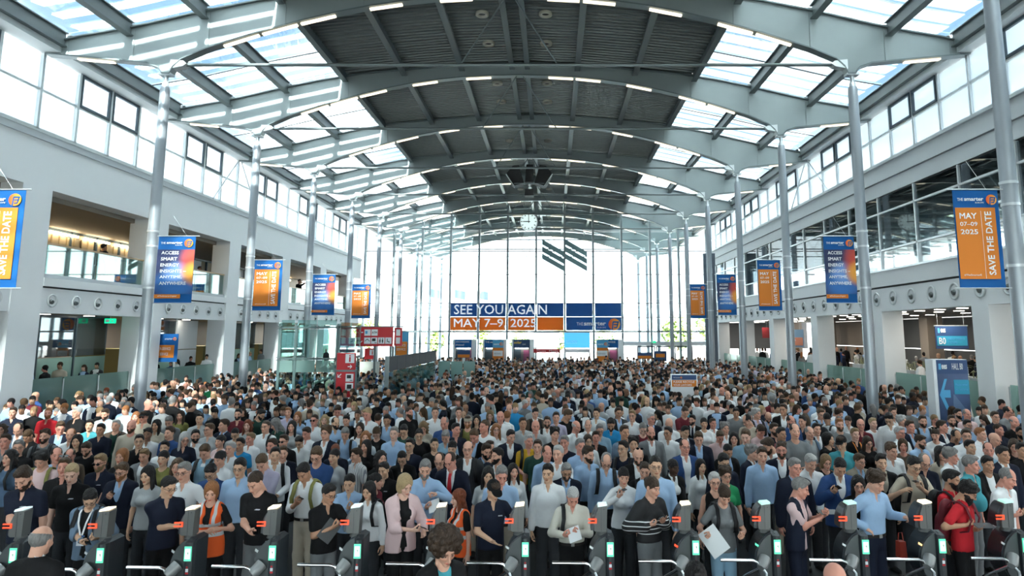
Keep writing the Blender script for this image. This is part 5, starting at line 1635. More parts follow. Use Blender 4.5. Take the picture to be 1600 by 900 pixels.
# ---------------------------------------------------------------- hair, in the head's frame
def hair_mesh(style, h):
    g = field((-.21, -.21, -.42), (.21, .22, .27), h)
    cr = lambda e, sx=.45: put(g, ('e', (0, .020, .036), (.079 + e * sx, .099 + e, .092 + e)), 0)
    def trim(c0=.004, sl=.92):       # hairline plane: high on the brow, low on the nape
        X, Y, Z = g['ax'][0][:, None, None], g['ax'][1][None, :, None], g['ax'][2][None, None, :]
        wob = .007 * np.sin(X * 95 + len(style)) + .005 * np.sin(X * 210 + Y * 60)
        g['F'] = np.maximum(g['F'], (c0 - Y * sl - Z + wob).astype(np.float32))
    def keep_face(dx=.058):           # leaves the face free
        put(g, ('e', (0, -.108, -.045), (dx + .004, .080, .122)), .012, 'carve')
    if style == 'buzz':
        cr(.004); trim()
    elif style == 'short':
        cr(.009); put(g, ('e', (0, -.030, .105), (.060, .066, .027)), .02); trim()
        keep_face(.050)
    elif style == 'quiff':
        cr(.010); put(g, ('e', (0, -.055, .115), (.054, .050, .034)), .02); put(g, ('e', (0, .02, .112), (.060, .08, .028)), .02); trim(.006)
        keep_face(.050)
    elif style == 'sidepart':
        cr(.014); put(g, ('c', (-.045, -.07, .10), (.06, -.02, .11), .025, .03, 1), .02); trim(.0)
        keep_face(.050)
    elif style == 'wavy':
        cr(.020, .8)
        for i in range(16):
            a = i * 2.4
            put(g, ('e', (.07 * math.cos(a), .02 + .085 * math.sin(a), .085 + .03 * math.sin(i * 1.7)), (.035, .035, .032)), .012)
        trim(-.016, .88); keep_face(.052)
    elif style == 'balding':
        cr(.006); trim(-.012); put(g, ('e', (0, -.085, .115), (.072, .105, .078)), .012, 'carve')
    elif style == 'fringe':           # ring of hair under a bare crown
        cr(.004, 1.0); trim(-.012); put(g, ('e', (0, -.02, .13), (.105, .15, .098)), .006, 'carve'); cut_plane(g, (0, 1, 0), -.035)
    elif style == 'bob':
        cr(.018, .8); put(g, ('e', (0, .03, -.03), (.092, .095, .125)), .02); keep_face(.056); cut_plane(g, (0, .15, 1), -.125)
        put(g, ('c', (0, .0, -.08), (0, .03, -.2), .055, .05, 1), .01, 'carve')
    elif style in ('long', 'wavylong'):
        cr(.014, .8)
        put(g, ('c', (0, .045, .0), (0, .075, -.24), .088, .085, .62), .03)
        for s in (-1, 1):
            put(g, ('c', (s * .072, -.005, .0), (s * .085, -.03, -.22), .032, .030, 1), .02)
        keep_face(.056); put(g, ('e', (0, -.10, -.16), (.055, .09, .12)), .01, 'carve')
        if style == 'wavylong':
            for i in range(22):
                a = i * 2.399
                put(g, ('e', (.10 * math.cos(a), .05 + .03 * math.sin(a), .05 - .013 * i), (.028, .03, .028)), .015)
    elif style == 'bun':
        cr(.008); trim(-.030, .80); put(g, ('e', (0, .115, .055), (.035, .035, .033)), .01)
    elif style == 'topbun':
        cr(.008); trim(-.030, .80); put(g, ('e', (0, .06, .14), (.035, .035, .03)), .01)
    elif style == 'ponytail':
        cr(.008); trim(-.030, .80); put(g, ('c', (0, .115, .04), (0, .15, -.15), .030, .016, 1), .02)
    elif style == 'curly':
        for i in range(90):
            t_ = (i + .5) / 90; ph = math.acos(1 - 1.75 * t_); a = i * 2.39996
            d = (math.sin(ph) * math.cos(a), math.sin(ph) * math.sin(a), math.cos(ph))
            r = .118 + .014 * math.sin(i * 5.1)
            put(g, ('e', (d[0] * r, .035 + d[1] * r, .055 + d[2] * r * .95), (.032, .032, .030)), .012)
        cr(.03); keep_face(.060)
    elif style == 'cap':
        cr(.013); cut_plane(g, (0, .10, 1), .030)
        put(g, ('c', (-.035, -.125, .036), (.035, -.125, .036), .045, .045, 1), .0)
        sl, X, Y, Z = _block(g, (-.2, -.2, -.4), (.2, .22, .27))
        F = g['F'][sl]
        brim = np.maximum(np.sqrt((X / .072) ** 2 + ((Y + .095) / .085) ** 2) * .07 - .07, np.abs(Z - .040 - .12 * (Y + .1)) - .006)
        dome = np.maximum(d_ell(X, Y, Z, (0, .02, .036), (.093, .113, .106)), .030 - Z - .1 * Y)
        g['F'][sl] = np.minimum(dome, np.where(Y < -.05, brim, BIG)) + 0 * F
    elif style == 'sunhat':
        sl, X, Y, Z = _block(g, (-.2, -.2, -.4), (.2, .22, .27))
        brim = np.maximum(np.sqrt(X ** 2 + (Y - .02) ** 2) - .17, np.abs(Z - .05) - .008)
        dome = np.maximum(d_ell(X, Y, Z, (0, .02, .045), (.093, .113, .115)), .045 - Z)
        g['F'][sl] = np.minimum(dome, brim)
    elif style == 'beard':
        put(g, ('e', (0, -.034, -.045), (.066, .066, .080)), 0)
        for s in (-1, 1):
            put(g, ('c', (s * .051, .0, -.045), (0, -.070, -.104), .026, .028, 1), .02)
        cut_plane(g, (0, -.45, -1), .030); cut_plane(g, (0, -1, 0), -.02)
        put(g, ('e', (0, -.105, -.066), (.019, .03, .010)), .004, 'carve')
        put(g, ('e', (0, -.12, -.02), (.050, .05, .034)), .008, 'carve')
    elif style == 'fullbeard':
        put(g, ('e', (0, -.034, -.05), (.068, .068, .085)), 0)
        put(g, ('e', (0, -.075, -.125), (.042, .035, .05)), .03)
        for s in (-1, 1):
            put(g, ('c', (s * .053, .0, -.045), (0, -.074, -.108), .027, .032, 1), .02)
        cut_plane(g, (0, -.45, -1), .030); cut_plane(g, (0, -1, 0), -.02)
        put(g, ('e', (0, -.115, -.066), (.019, .03, .008)), .004, 'carve')
        put(g, ('e', (0, -.12, -.02), (.050, .05, .034)), .008, 'carve')
    return nets(g)
_hair = {}
def get_hair(style, fine):
    key = (style, fine)
    if key not in _hair:
        V, Q = hair_mesh(style, .0085 if fine else .012)
        V = relax(V, Q, 1, .3)
        if style not in ('cap', 'sunhat', 'curly'):
            w = np.sin(V[:, 0] * 190 + V[:, 2] * 60) * np.sin(V[:, 1] * 170 + 1.3 * np.sin(V[:, 2] * 120))
            V = V * (1 + (.022 * w)[:, None])
        nm = {'beard': 'beard', 'fullbeard': 'beard', 'cap': 'cap', 'sunhat': 'sun_hat'}.get(style, 'hair')
        me = np_mesh(nm, V, Q); me.materials.append(hair_m if nm in ('hair', 'beard') else cloth_m)
        _hair[key] = me
    return _hair[key]
def _ring(cx, r, n=14, ry=None):
    return [(cx + r * math.cos(2 * math.pi * i / n), 0, (ry or r) * math.sin(2 * math.pi * i / n)) for i in range(n + 1)]
_g = MB()
for s in (-1, 1):
    _g.tube([(x, -.100 + .02 * abs(x - s * .0) * 0, z) for x, y, z in _ring(s * .033, .022, ry=.017)], .0026, 5, caps=False)
    _g.tube([(s * .055, -.098, .006), (s * .076, -.055, .008), (s * .083, .01, .002)], .0024, 5)
_g.tube([(-.011, -.102, .004), (0, -.108, .007), (.011, -.102, .004)], .0024, 5)
GLASSES = _g.mesh('glasses'); GLASSES.materials.append(frame_m)
_g = MB()
for s in (-1, 1):
    _g.prism([(x, z) for x, y, z in _ring(s * .033, .025, ry=.019)[:-1]], -.106, -.100)
    _g.tube([(s * .056, -.100, .006), (s * .078, -.055, .008), (s * .085, .01, .002)], .004, 5)
_g.tube([(-.011, -.103, .006), (0, -.108, .009), (.011, -.103, .006)], .004, 5)
SUNGLASSES = _g.mesh('sunglasses'); SUNGLASSES.materials.append(lens_m)

# ---------------------------------------------------------------- hands: wrist at the origin, fingers along -z, palm towards -y, thumb at +x
def hand_mesh(pose, h):
    g = field((-.075, -.13, -.215), (.10, .06, .04), h)
    curl = {'relax': (18, 28, 22), 'hold': (48, 62, 40), 'flat': (6, 10, 8), 'point': (10, 14, 10)}[pose]
    put(g, ('c', (0, 0, .03), (0, 0, -.02), .026, .027, .78), 0)
    put(g, ('c', (.014, -.002, -.02), (.022, -.004, -.082), .020, .016, .75), .02)
    put(g, ('c', (-.014, -.002, -.02), (-.022, -.004, -.078), .020, .015, .75), .02)
    put(g, ('c', (0, -.002, -.02), (0, -.004, -.084), .020, .016, .75), .02)
    L = {0: (.040, .025, .020), 1: (.045, .028, .021), 2: (.042, .026, .020), 3: (.032, .020, .018)}
    X0 = {0: .030, 1: .0105, 2: -.0095, 3: -.029}
    for f in range(4):
        p = np.array((X0[f], -.003, -.084 + (.010 if f == 3 else (.004 if f == 0 else 0))))
        a = 0.0
        sp = (X0[f]) * .9
        for j in range(3):
            cc = curl[j] * (1.0 + (.10 * f if pose == 'hold' else .06 * f))
            if pose == 'point' and f > 0: cc = (62, 75, 40)[j]
            a += math.radians(cc)
            d = np.array((sp * (1 if j == 0 else .3), -math.sin(a), -math.cos(a)))
            q = p + d / np.linalg.norm(d) * L[f][j]
            r0, r1 = (.0088, .0082) if j == 0 else ((.0082, .0076) if j == 1 else (.0076, .0062))
            put(g, ('c', p, q, r0, r1, 1), .0035)
            p = q
    if pose == 'hold':
        T = [(.024, -.004, -.025), (.048, -.026, -.052), (.040, -.058, -.078), (.026, -.078, -.094)]
    elif pose == 'flat':
        T = [(.024, -.002, -.022), (.052, -.014, -.048), (.068, -.020, -.078), (.076, -.024, -.100)]
    else:
        T = [(.024, -.004, -.025), (.048, -.020, -.052), (.052, -.034, -.084), (.050, -.042, -.106)]
    for a, b, r0, r1 in zip(T[:-1], T[1:], (.0135, .0105, .0092), (.0105, .0092, .0075)):
        put(g, ('c', a, b, r0, r1, 1), .005)
    return nets(g)
_hand = {}
def get_hand(pose, h):
    if (pose, h) not in _hand: _hand[(pose, h)] = hand_mesh(pose, h)
    return _hand[(pose, h)]

# ---------------------------------------------------------------- skeleton
def unit(v): return v / (np.linalg.norm(v) + 1e-9)
def ik(sh, target, la, lb, pole):
    d = target - sh; L = np.linalg.norm(d)
    if L > (la + lb) * .995:
        target = sh + d / L * (la + lb) * .995; d = target - sh; L = np.linalg.norm(d)
    L = max(L, abs(la - lb) + .03)
    x = (la * la - lb * lb + L * L) / (2 * L)
    hgt = math.sqrt(max(la * la - x * x, 1e-6))
    n = unit(d)
    pv = pole - n * (pole @ n)
    return sh + n * x + unit(pv) * hgt, target

def rotx(a): c, s = math.cos(a), math.sin(a); return np.array([[1, 0, 0], [0, c, -s], [0, s, c]])
def rotz(a): c, s = math.cos(a), math.sin(a); return np.array([[c, -s, 0], [s, c, 0], [0, 0, 1]])
def roty(a): c, s = math.cos(a), math.sin(a); return np.array([[c, 0, s], [0, 1, 0], [-s, 0, c]])

ARMS = {                       # left-of-picture hand, right-of-picture hand (a person faces -y), with elbow directions
    'down': (((-.245, -.04, .80), (-.25, -.03, .79)), ('relax', 'relax')),
    'phone': (((-.10, -.33, 1.12), (.245, -.04, .80)), ('hold', 'relax')),
    'both': (((-.07, -.31, 1.06), (.08, -.30, 1.05)), ('hold', 'hold')),
    'front': (((-.06, -.24, .90), (.05, -.25, .88)), ('relax', 'relax')),
    'fold': (((.13, -.20, 1.16), (-.13, -.21, 1.13)), ('relax', 'relax')),
    'ear': (((-.245, -.04, .80), (.115, -.07, 1.57)), ('relax', 'hold')),
}
def skeleton(female=False, lean=0.0, hy=0.0, hp=0.0, ht=0.0, arms='down', hands=None, belly=0.0, twist=0.0):
    K = {}
    sw = .150 if female else .172
    P = np.array((0, 0, .95))
    Rl = rotz(twist) @ rotx(lean)
    up = lambda p: P + Rl @ (np.array(p) - P)
    K['R'] = Rl
    K['pel'] = np.array((0, 0, .93)); K['waist'] = up((0, 0, 1.10)); K['chest'] = up((0, -.005, 1.27)); K['sh'] = up((0, .012, 1.385)); K['neck'] = up((0, .022, 1.45))
    K['neck2'] = up((0, .018, 1.54)); K['piv'] = up((0, .012, 1.535))
    K['shL'] = up((-sw, .012, 1.385)); K['shR'] = up((sw, .012, 1.385))
    Rh = rotz(hy) @ rotx(hp) @ roty(ht)
    K['Rh'] = Rl @ Rh if abs(lean) < .5 else Rh
    K['head'] = K['piv'] + K['Rh'] @ np.array((0, -.014, .095))
    if isinstance(arms, str): tg, hp_ = ARMS[arms]; tg = [np.array(tg[0]), np.array(tg[1] if tg[1][0] > 0 or arms == 'fold' else (-tg[1][0], *tg[1][1:]))]
    else: tg, hp_ = [np.array(arms[0]), np.array(arms[1])], ('relax', 'relax')
    if hands: hp_ = hands
    K['hands'] = hp_
    for i, (s, nm) in enumerate(((-1, 'L'), (1, 'R'))):
        pole = np.array((s * .55, .35, -.75))
        if tg[i][2] > 1.3: pole = np.array((s * .8, .1, -.6))
        el, wr_ = ik(K['sh' + nm], tg[i], .285, .255, pole)
        K['el' + nm], K['wr' + nm] = el, wr_
    lw = .080 if not female else .082
    for s, nm in ((-1, 'L'), (1, 'R')):
        K['hip' + nm] = np.array((s * lw, .0, .90)); K['kn' + nm] = np.array((s * (lw + .01), -.015, .49)); K['an' + nm] = np.array((s * (lw + .015), .02, .085)); K['to' + nm] = np.array((s * (lw + .04), -.15, .032))
    K['f'] = female; K['belly'] = belly; K['hp'] = hp; K['hy'] = hy
    return K

def torso_parts(K, e=0.0, low=None):
    f = K['f']; q = .60
    wr_ = .128 if f else .150
    out = [('c', K['pel'], K['waist'], (.158 if f else .152) + e, wr_ + e, .66), ('c', K['waist'], K['chest'], wr_ + e, (.138 if f else .156) + e, q + .04),
           ('c', K['chest'], K['sh'], (.138 if f else .156) + e, .105 + e, q + .02), ('c', K['shL'] * .8 + K['sh'] * .2, K['shR'] * .8 + K['sh'] * .2, .056 + e, .056 + e, 1),
           ('c', K['neck'], K['shL'] * .75 + K['sh'] * .25 + np.array((0, 0, .022)), .050 + e, .036 + e, 1), ('c', K['neck'], K['shR'] * .75 + K['sh'] * .25 + np.array((0, 0, .022)), .050 + e, .036 + e, 1)]
    if f:
        for s in (-1, 1):
            out.append(('e', K['chest'] + K['R'] @ np.array((s * .062, -.085, .0)), np.array((.058 + e, .05 + e, .058 + e))))
    if K['belly']:
        out.append(('e', K['waist'] + K['R'] @ np.array((0, -.06, .0)), np.array((.14, .09 + K['belly'], .15)) + e))
    return out
def arm_parts(K, nm, e=0.0, frac=2.0):
    """frac: 1 = to the elbow, 2 = to the wrist"""
    th = .85 if K['f'] else 1.0
    a, b, c = K['sh' + nm], K['el' + nm], K['wr' + nm]
    o = [('c', a, a + (b - a) * min(frac, 1), .051 * th + e, (.051 - .011 * min(frac, 1)) * th + e, 1)]
    if frac > 1: o.append(('c', b, b + (c - b) * (frac - 1), .041 * th + e, (.041 - .012 * (frac - 1)) * th + e, 1))
    return o
def leg_parts(K, nm, e=0.0):
    return [('c', K['hip' + nm], K['kn' + nm], .082 + e, .058 + e, 1), ('c', K['kn' + nm], K['an' + nm], .060 + e, .044 + e, 1)]
def bounds(parts, m=.05):
    lo, hi = np.full(3, 9.), np.full(3, -9.)
    for p in parts:
        if p[0] == 'c':
            r = max(p[3], p[4]); a, b = np.array(p[1]), np.array(p[2])
            lo = np.minimum(lo, np.minimum(a, b) - r); hi = np.maximum(hi, np.maximum(a, b) + r)
        else:
            lo = np.minimum(lo, np.array(p[1]) - p[2]); hi = np.maximum(hi, np.array(p[1]) + p[2])
    return lo - m, hi + m

_head = {}
def get_head(f, h):
    if (f, h) not in _head: _head[(f, h)] = head_mesh(f, h)
    return _head[(f, h)]

def body_mesh(K, fine=True):
    """the whole figure as one mesh: trunk and limbs, head and hands"""
    parts = torso_parts(K) + [('c', K['neck'], K['neck2'], .052 if K['f'] else .060, .048 if K['f'] else .056, 1)]
    for nm in 'LR': parts += arm_parts(K, nm) + leg_parts(K, nm)
    for nm in 'LR': parts.append(('c', K['an' + nm] * np.array((1, 1, .5)), K['to' + nm], .042, .032, 1))
    lo, hi = bounds(parts)
    g = field(lo, hi, .016 if fine else .024)
    for p in parts: put(g, p, .025)
    V, Q = nets(g)
    V = relax(V, Q, 1, .3)
    Vs, Qs, Ts = [V], [Q], [np.ones((len(V), 3))]
    n = len(V)
    hv, hq, htint = get_head(K['f'], .0062 if fine else .0085)
    Vs.append(hv @ K['Rh'].T + K['head']); Qs.append(hq + n); Ts.append(htint); n += len(hv)
    for i, nm in enumerate('LR'):
        hv, hq = get_hand(K['hands'][i], .0050 if fine else .0085)
        d = unit(K['wr' + nm] - K['el' + nm])
        pose = K['hands'][i]
        s = -1 if nm == 'L' else 1
        # palm direction: towards the body for hanging arms, up when something is held out
        if pose in ('hold', 'flat') and d[2] > -.75: palm = np.array((-s * .55, 0, .8))
        elif d[2] > -.6: palm = np.array((0, .1, -1.0)) if pose != 'relax' else np.array((-s * .3, .4, -.7))
        else: palm = np.array((-s * 1.0, .3, 0))
        zax = -d
        pn = palm - zax * (palm @ zax); yax = -unit(pn); xax = np.cross(yax, zax)
        M = np.stack([xax, yax, zax], 1)
        hv2 = hv.copy()
        # the thumb must point forward / up: mirror for one side
        want = np.array((0, -.6, 1.0)) if d[2] > -.6 else np.array((0, -1.0, 0))
        mir = (xax @ want) < 0
        if mir: hv2[:, 0] *= -1
        hv2 = hv2 @ M.T + K['wr' + nm]
        Vs.append(hv2); Qs.append((hq[:, ::-1] if mir else hq) + n); Ts.append(np.ones((len(hv), 3))); n += len(hv)
        K['grip' + nm] = K['wr' + nm] + M @ np.array((0, -.035, -.085)); K['M' + nm] = M
    me = np_mesh('body', np.concatenate(Vs), np.concatenate(Qs), np.concatenate(Ts))
    me.materials.append(skin_m)
    return me

def garment(K, kind, fine=True):
    """kind: tee, polo, shirt, sweater, sleeveless, jacket, vest, hivis, trousers, knit"""
    h = .0135 if fine else .021
    R_ = K['R']
    if kind == 'trousers':
        parts = []
        for nm in 'LR': parts += leg_parts(K, nm, .016)
        parts.append(('c', np.array((0, 0, .90)), np.array((0, 0, 1.0)), .162, .150, .68))
        g = field(*bounds(parts), h)
        for p in parts: put(g, p, .03)
        for s in (-1, 1):
            nm = 'L' if s < 0 else 'R'
            put(g, ('c', K['kn' + nm], K['an' + nm] * np.array((1, 1, .6)), .068, .064, 1), .02)
        cut_plane(g, (0, 0, -1), -1.02); cut_plane(g, (0, 0, 1), .045)
    elif kind in ('shoeL', 'shoeR'):
        nm = kind[-1]
        parts = [('c', K['an' + nm] * np.array((1, 1, .5)), K['to' + nm], .052, .040, 1)]
        g = field(*bounds(parts), h)
        for p in parts: put(g, p, .02)
        cut_plane(g, (0, 0, 1), .004)
    else:
        jk = kind in ('jacket', 'blazer')
        e = {'tee': .012, 'polo': .013, 'shirt': .014, 'sweater': .018, 'sleeveless': .010, 'jacket': .030, 'blazer': .030, 'vest': .028, 'hivis': .030, 'knit': .024}[kind]
        hem = {'shirt': .90, 'jacket': .78, 'blazer': .80, 'hivis': .80, 'sleeveless': .93, 'knit': .95}.get(kind, .86)
        if K.get('tuck'): hem = .985
        frac = {'tee': .62, 'polo': .66, 'shirt': 1.93, 'sweater': 1.92, 'jacket': 1.94, 'blazer': 1.6, 'knit': 1.85}.get(kind, 0)
        if K.get('rolled') and kind == 'shirt': frac = 1.25
        if K.get('short') and kind == 'shirt': frac = .75
        parts = torso_parts(K, e)
        ap = []
        if frac:
            for nm in 'LR': ap += arm_parts(K, nm, e + (.004 if kind in ('tee', 'polo', 'shirt') else .004) + (.022 if kind == 'knit' else 0), frac)
        low = [('c', K['pel'] - np.array((0, 0, .14)), K['pel'] + np.array((0, 0, .06)), .174 + e, .160 + e, .70)]
        g = field(*bounds(parts + ap + low), h)
        for p in parts + low: put(g, p, .03)
        cut_plane(g, (0, 0, 1), hem)
        if kind in ('sleeveless', 'vest', 'hivis'):
            for nm in 'LR':
                s = -1 if nm == 'L' else 1
                put(g, ('c', K['sh' + nm] + np.array((s * .035, 0, .06)), K['sh' + nm] + np.array((s * .055, 0, -.20)), .058, .060, 1), .01, 'carve')
        for p in ap: put(g, p, .02)
        # sleeves end in an open cuff edge
        nk, ax = K['neck'], K['R']
        if kind in ('shirt', 'polo'):
            put(g, ('c', nk + ax @ np.array((0, .006, .0)), nk + ax @ np.array((0, -.004, .055)), .070, .066, 1), .008)
            put(g, ('c', nk + ax @ np.array((0, -.004, .03)), nk + ax @ np.array((0, -.012, .10)), .060 if not K['f'] else .053, .062, 1), .0, 'carve')
            put(g, ('c', nk + ax @ np.array((0, -.060, .055)), nk + ax @ np.array((0, -.098, -.075 if kind == 'polo' else -.060)), .046, .014, 1), .002, 'carve')
        elif kind in ('tee', 'sweater', 'sleeveless', 'knit'):
            put(g, ('c', nk + ax @ np.array((0, -.030, .045)), nk + ax @ np.array((0, -.02, .12)), .070, .075, 1), .01, 'carve')
            put(g, ('e', nk + ax @ np.array((0, -.085, .02)), np.array((.055, .06, .045 if kind != 'sleeveless' else .07))), .01, 'carve')
        elif kind in ('jacket', 'blazer', 'vest', 'hivis'):
            put(g, ('c', nk + ax @ np.array((0, -.03, .03)), nk + ax @ np.array((0, -.02, .12)), .074, .08, 1), .008, 'carve')
            b0 = K['chest'] + ax @ np.array((0, -.17 - K['belly'], .0)); w0 = K['waist'] + ax @ np.array((0, -.19 - K['belly'], -.02))
            top = nk + ax @ np.array((0, -.10, .02))
            wd = .045 if kind == 'hivis' else (.062 if kind == 'jacket' else .075)
            put(g, ('c', top, b0, wd + .008, wd, 1.35), .006, 'carve')
            put(g, ('c', b0, w0, wd, wd * (.55 if kind != 'blazer' else 1.0), 1.35), .006, 'carve')
            put(g, ('c', w0, np.array((w0[0], w0[1] + .01, .70)), wd * (.5 if kind == 'jacket' else .8), wd * (.75 if kind == 'jacket' else 1.1), 1.35), .006, 'carve')
            if jk:                        # lapels: two raised leaves along the opening
                for s in (-1, 1):
                    put(g, ('c', nk + ax @ np.array((s * .075, -.045, .012)), K['chest'] + ax @ np.array((s * .072, -.115 - (.0 if not K['f'] else .03), -.03)), .020, .016, .8), .004)
    V, Q = nets(g)
    V = relax(V, Q, 1, .35)
    nm = {'jacket': 'suit_jacket', 'blazer': 'blazer', 'tee': 't_shirt', 'polo': 'polo_shirt', 'hivis': 'safety_vest', 'sleeveless': 'sleeveless_top', 'knit': 'knit_sweater', 'shoeL': 'shoe', 'shoeR': 'shoe'}.get(kind, kind)
    me = np_mesh(nm, V, Q)
    me.materials.append(cloth_m)
    return me

def collar_mesh(K):
    """turned-down collar: a band round the neck that ends in two points in front"""
    ax, nk = K['R'], K['neck']
    rr = .060 if K['f'] else .068
    vs, fs = [], []
    n = 17
    for i in range(n):
        a = math.radians(-90 + 24 + (360 - 48) * i / (n - 1))       # open in front
        w = abs(i - (n - 1) / 2) / ((n - 1) / 2)                     # 0 at the nape, 1 at the front ends
        ca, sa = math.cos(a), math.sin(a)
        up_ = np.array((ca * rr, sa * rr * .95 - .004, .052 - .022 * w))
        out = np.array((ca * (rr + .014 + .010 * w), sa * (rr + .014) - .010 - .012 * w ** 4, .020 - .018 * w - .040 * max(0, w - .72) / .28))
        mid = (up_ + out) / 2 + np.array((ca, sa, .6)) * .007
        for p in (up_, mid, out, up_ - np.array((ca, sa, 0)) * .004):
            vs.append(tuple(nk + ax @ p))
    for i in range(n - 1):
        for j in range(2):
            fs.append((4 * i + j, 4 * i + j + 1, 4 * i + 5 + j, 4 * i + 4 + j))
        fs.append((4 * i + 3, 4 * i, 4 * i + 4, 4 * i + 7))
    me = MB().add(vs, fs, True).mesh('collar'); me.materials.append(cloth_m)
    return me

def strap_mesh(K, sides=(-1, 1), pack=True):
    """backpack: flat shoulder straps and, behind, the bag"""
    mb = MB()
    ax = K['R']
    for s in sides:
        pts = []
        for (x, y, z, ref) in ((.115, .13, -.02, 'sh'), (.118, .085, .072, 'sh'), (.12, .0, .092, 'sh'), (.122, -.075, .055, 'sh'), (.125, -.128, -.05, 'sh'), (.135, -.135, .02, 'chest'), (.15, -.115, .05, 'waist'), (.165, -.03, .02, 'waist')):
            pts.append(K[ref] + ax @ np.array((s * x * (.88 if K['f'] else 1), y - (.02 if K['f'] and y < -.05 else 0) - K['belly'] * (.5 if y < -.05 else 0), z)))
        vs, fs = [], []
        for i, p in enumerate(pts):
            w = .026
            for dx in (-w, w):
                n = unit(p - (K['chest'] if i > 3 else K['sh']) * np.array((0, 1, 1)) - np.array((p[0] * .6, 0, 0)))
                vs.append(tuple(p + np.array((dx, 0, 0)))); vs.append(tuple(p + np.array((dx, 0, 0)) + n * .014))
        for i in range(len(pts) - 1):
            a, b = 4 * i, 4 * i + 4
            fs += [(a, a + 2, b + 2, b), (a + 1, b + 1, b + 3, a + 3), (a, b, b + 1, a + 1), (a + 2, a + 3, b + 3, b + 2)]
        mb.add(vs, fs, True)
    me = mb.mesh('backpack_straps')
    if not pack: return me, None
    g = field((-.2, .05, .90), (.2, .38, 1.5), .02)
    put(g, ('c', (0, .23, 1.0), (0, .22, 1.32), .15, .13, .55), 0)
    put(g, ('c', (0, .29, 1.0), (0, .29, 1.15), .10, .10, .5), .03)
    V, Q = nets(g)
    V = (V - np.array((0, 0, .95))) @ ax.T + np.array((0, 0, .95))
    return me, np_mesh('backpack', V, Q)

SKIN = {'l': (.70, .385, .275), 'p': (.74, .45, .345), 't': (.53, .285, .18), 'a': (.66, .40, .265), 'b': (.31, .16, .10), 'd': (.105, .055, .036), 'r': (.68, .315, .235)}
HAIRC = {'k': (.012, .010, .010), 'b': (.045, .026, .016), 'm': (.085, .048, .025), 'l': (.24, .15, .075), 'y': (.42, .30, .16), 'g': (.22, .21, .205), 's': (.45, .44, .43), 'w': (.62, .61, .60), 'r': (.20, .05, .02), 'o': (.30, .12, .045), 'x': (.05, .04, .035)}
CLO = {'K': ('black', (.006, .006, .007)), 'N': ('navy', (.008, .012, .028)), 'B': ('blue', (.03, .075, .22)), 'U': ('light blue', (.36, .52, .74)), 'W': ('white', (.82, .835, .85)), 'G': ('grey', (.20, .21, .22)), 'H': ('dark grey', (.032, .035, .040)), 'L': ('pale grey', (.42, .44, .45)),
       'E': ('beige', (.50, .44, .35)), 'R': ('red', (.58, .02, .03)), 'P': ('pink', (.74, .53, .53)), 'V': ('lilac', (.52, .48, .62)), 'T': ('teal', (.07, .36, .42)), 'C': ('bright blue', (.02, .26, .55)), 'O': ('olive', (.22, .21, .06)), 'S': ('slate blue', (.16, .23, .32)),
       'F': ('green', (.02, .26, .10)), 'D': ('dark green', (.018, .06, .045)), 'Y': ('yellow', (.66, .38, .03)), 'M': ('brown', (.13, .09, .065)), 'X': ('maroon', (.16, .02, .03)), 'Z': ('steel blue', (.085, .14, .22)), 'I': ('cream', (.66, .63, .55)), 'J': ('denim blue', (.26, .42, .55)), 'A': ('khaki', (.33, .29, .23)), 'Q': ('orange', (.70, .22, .04))}
GNAME = {'tee': 'T-shirt', 'polo': 'polo shirt', 'shirt': 'shirt', 'sweater': 'sweater', 'sleeveless': 'sleeveless top', 'jacket': 'suit jacket', 'blazer': 'blazer', 'vest': 'vest', 'hivis': 'safety vest', 'knit': 'striped knit sweater'}

def colored(o, c, mt=None):
    o.color = (*c, 1)
    if mt is not None:
        o.material_slots[0].link = 'OBJECT'; o.material_slots[0].material = mt
    return o

_proto = {}
def cached(key, fn):
    if key not in _proto: _proto[key] = fn()
    return _proto[key]

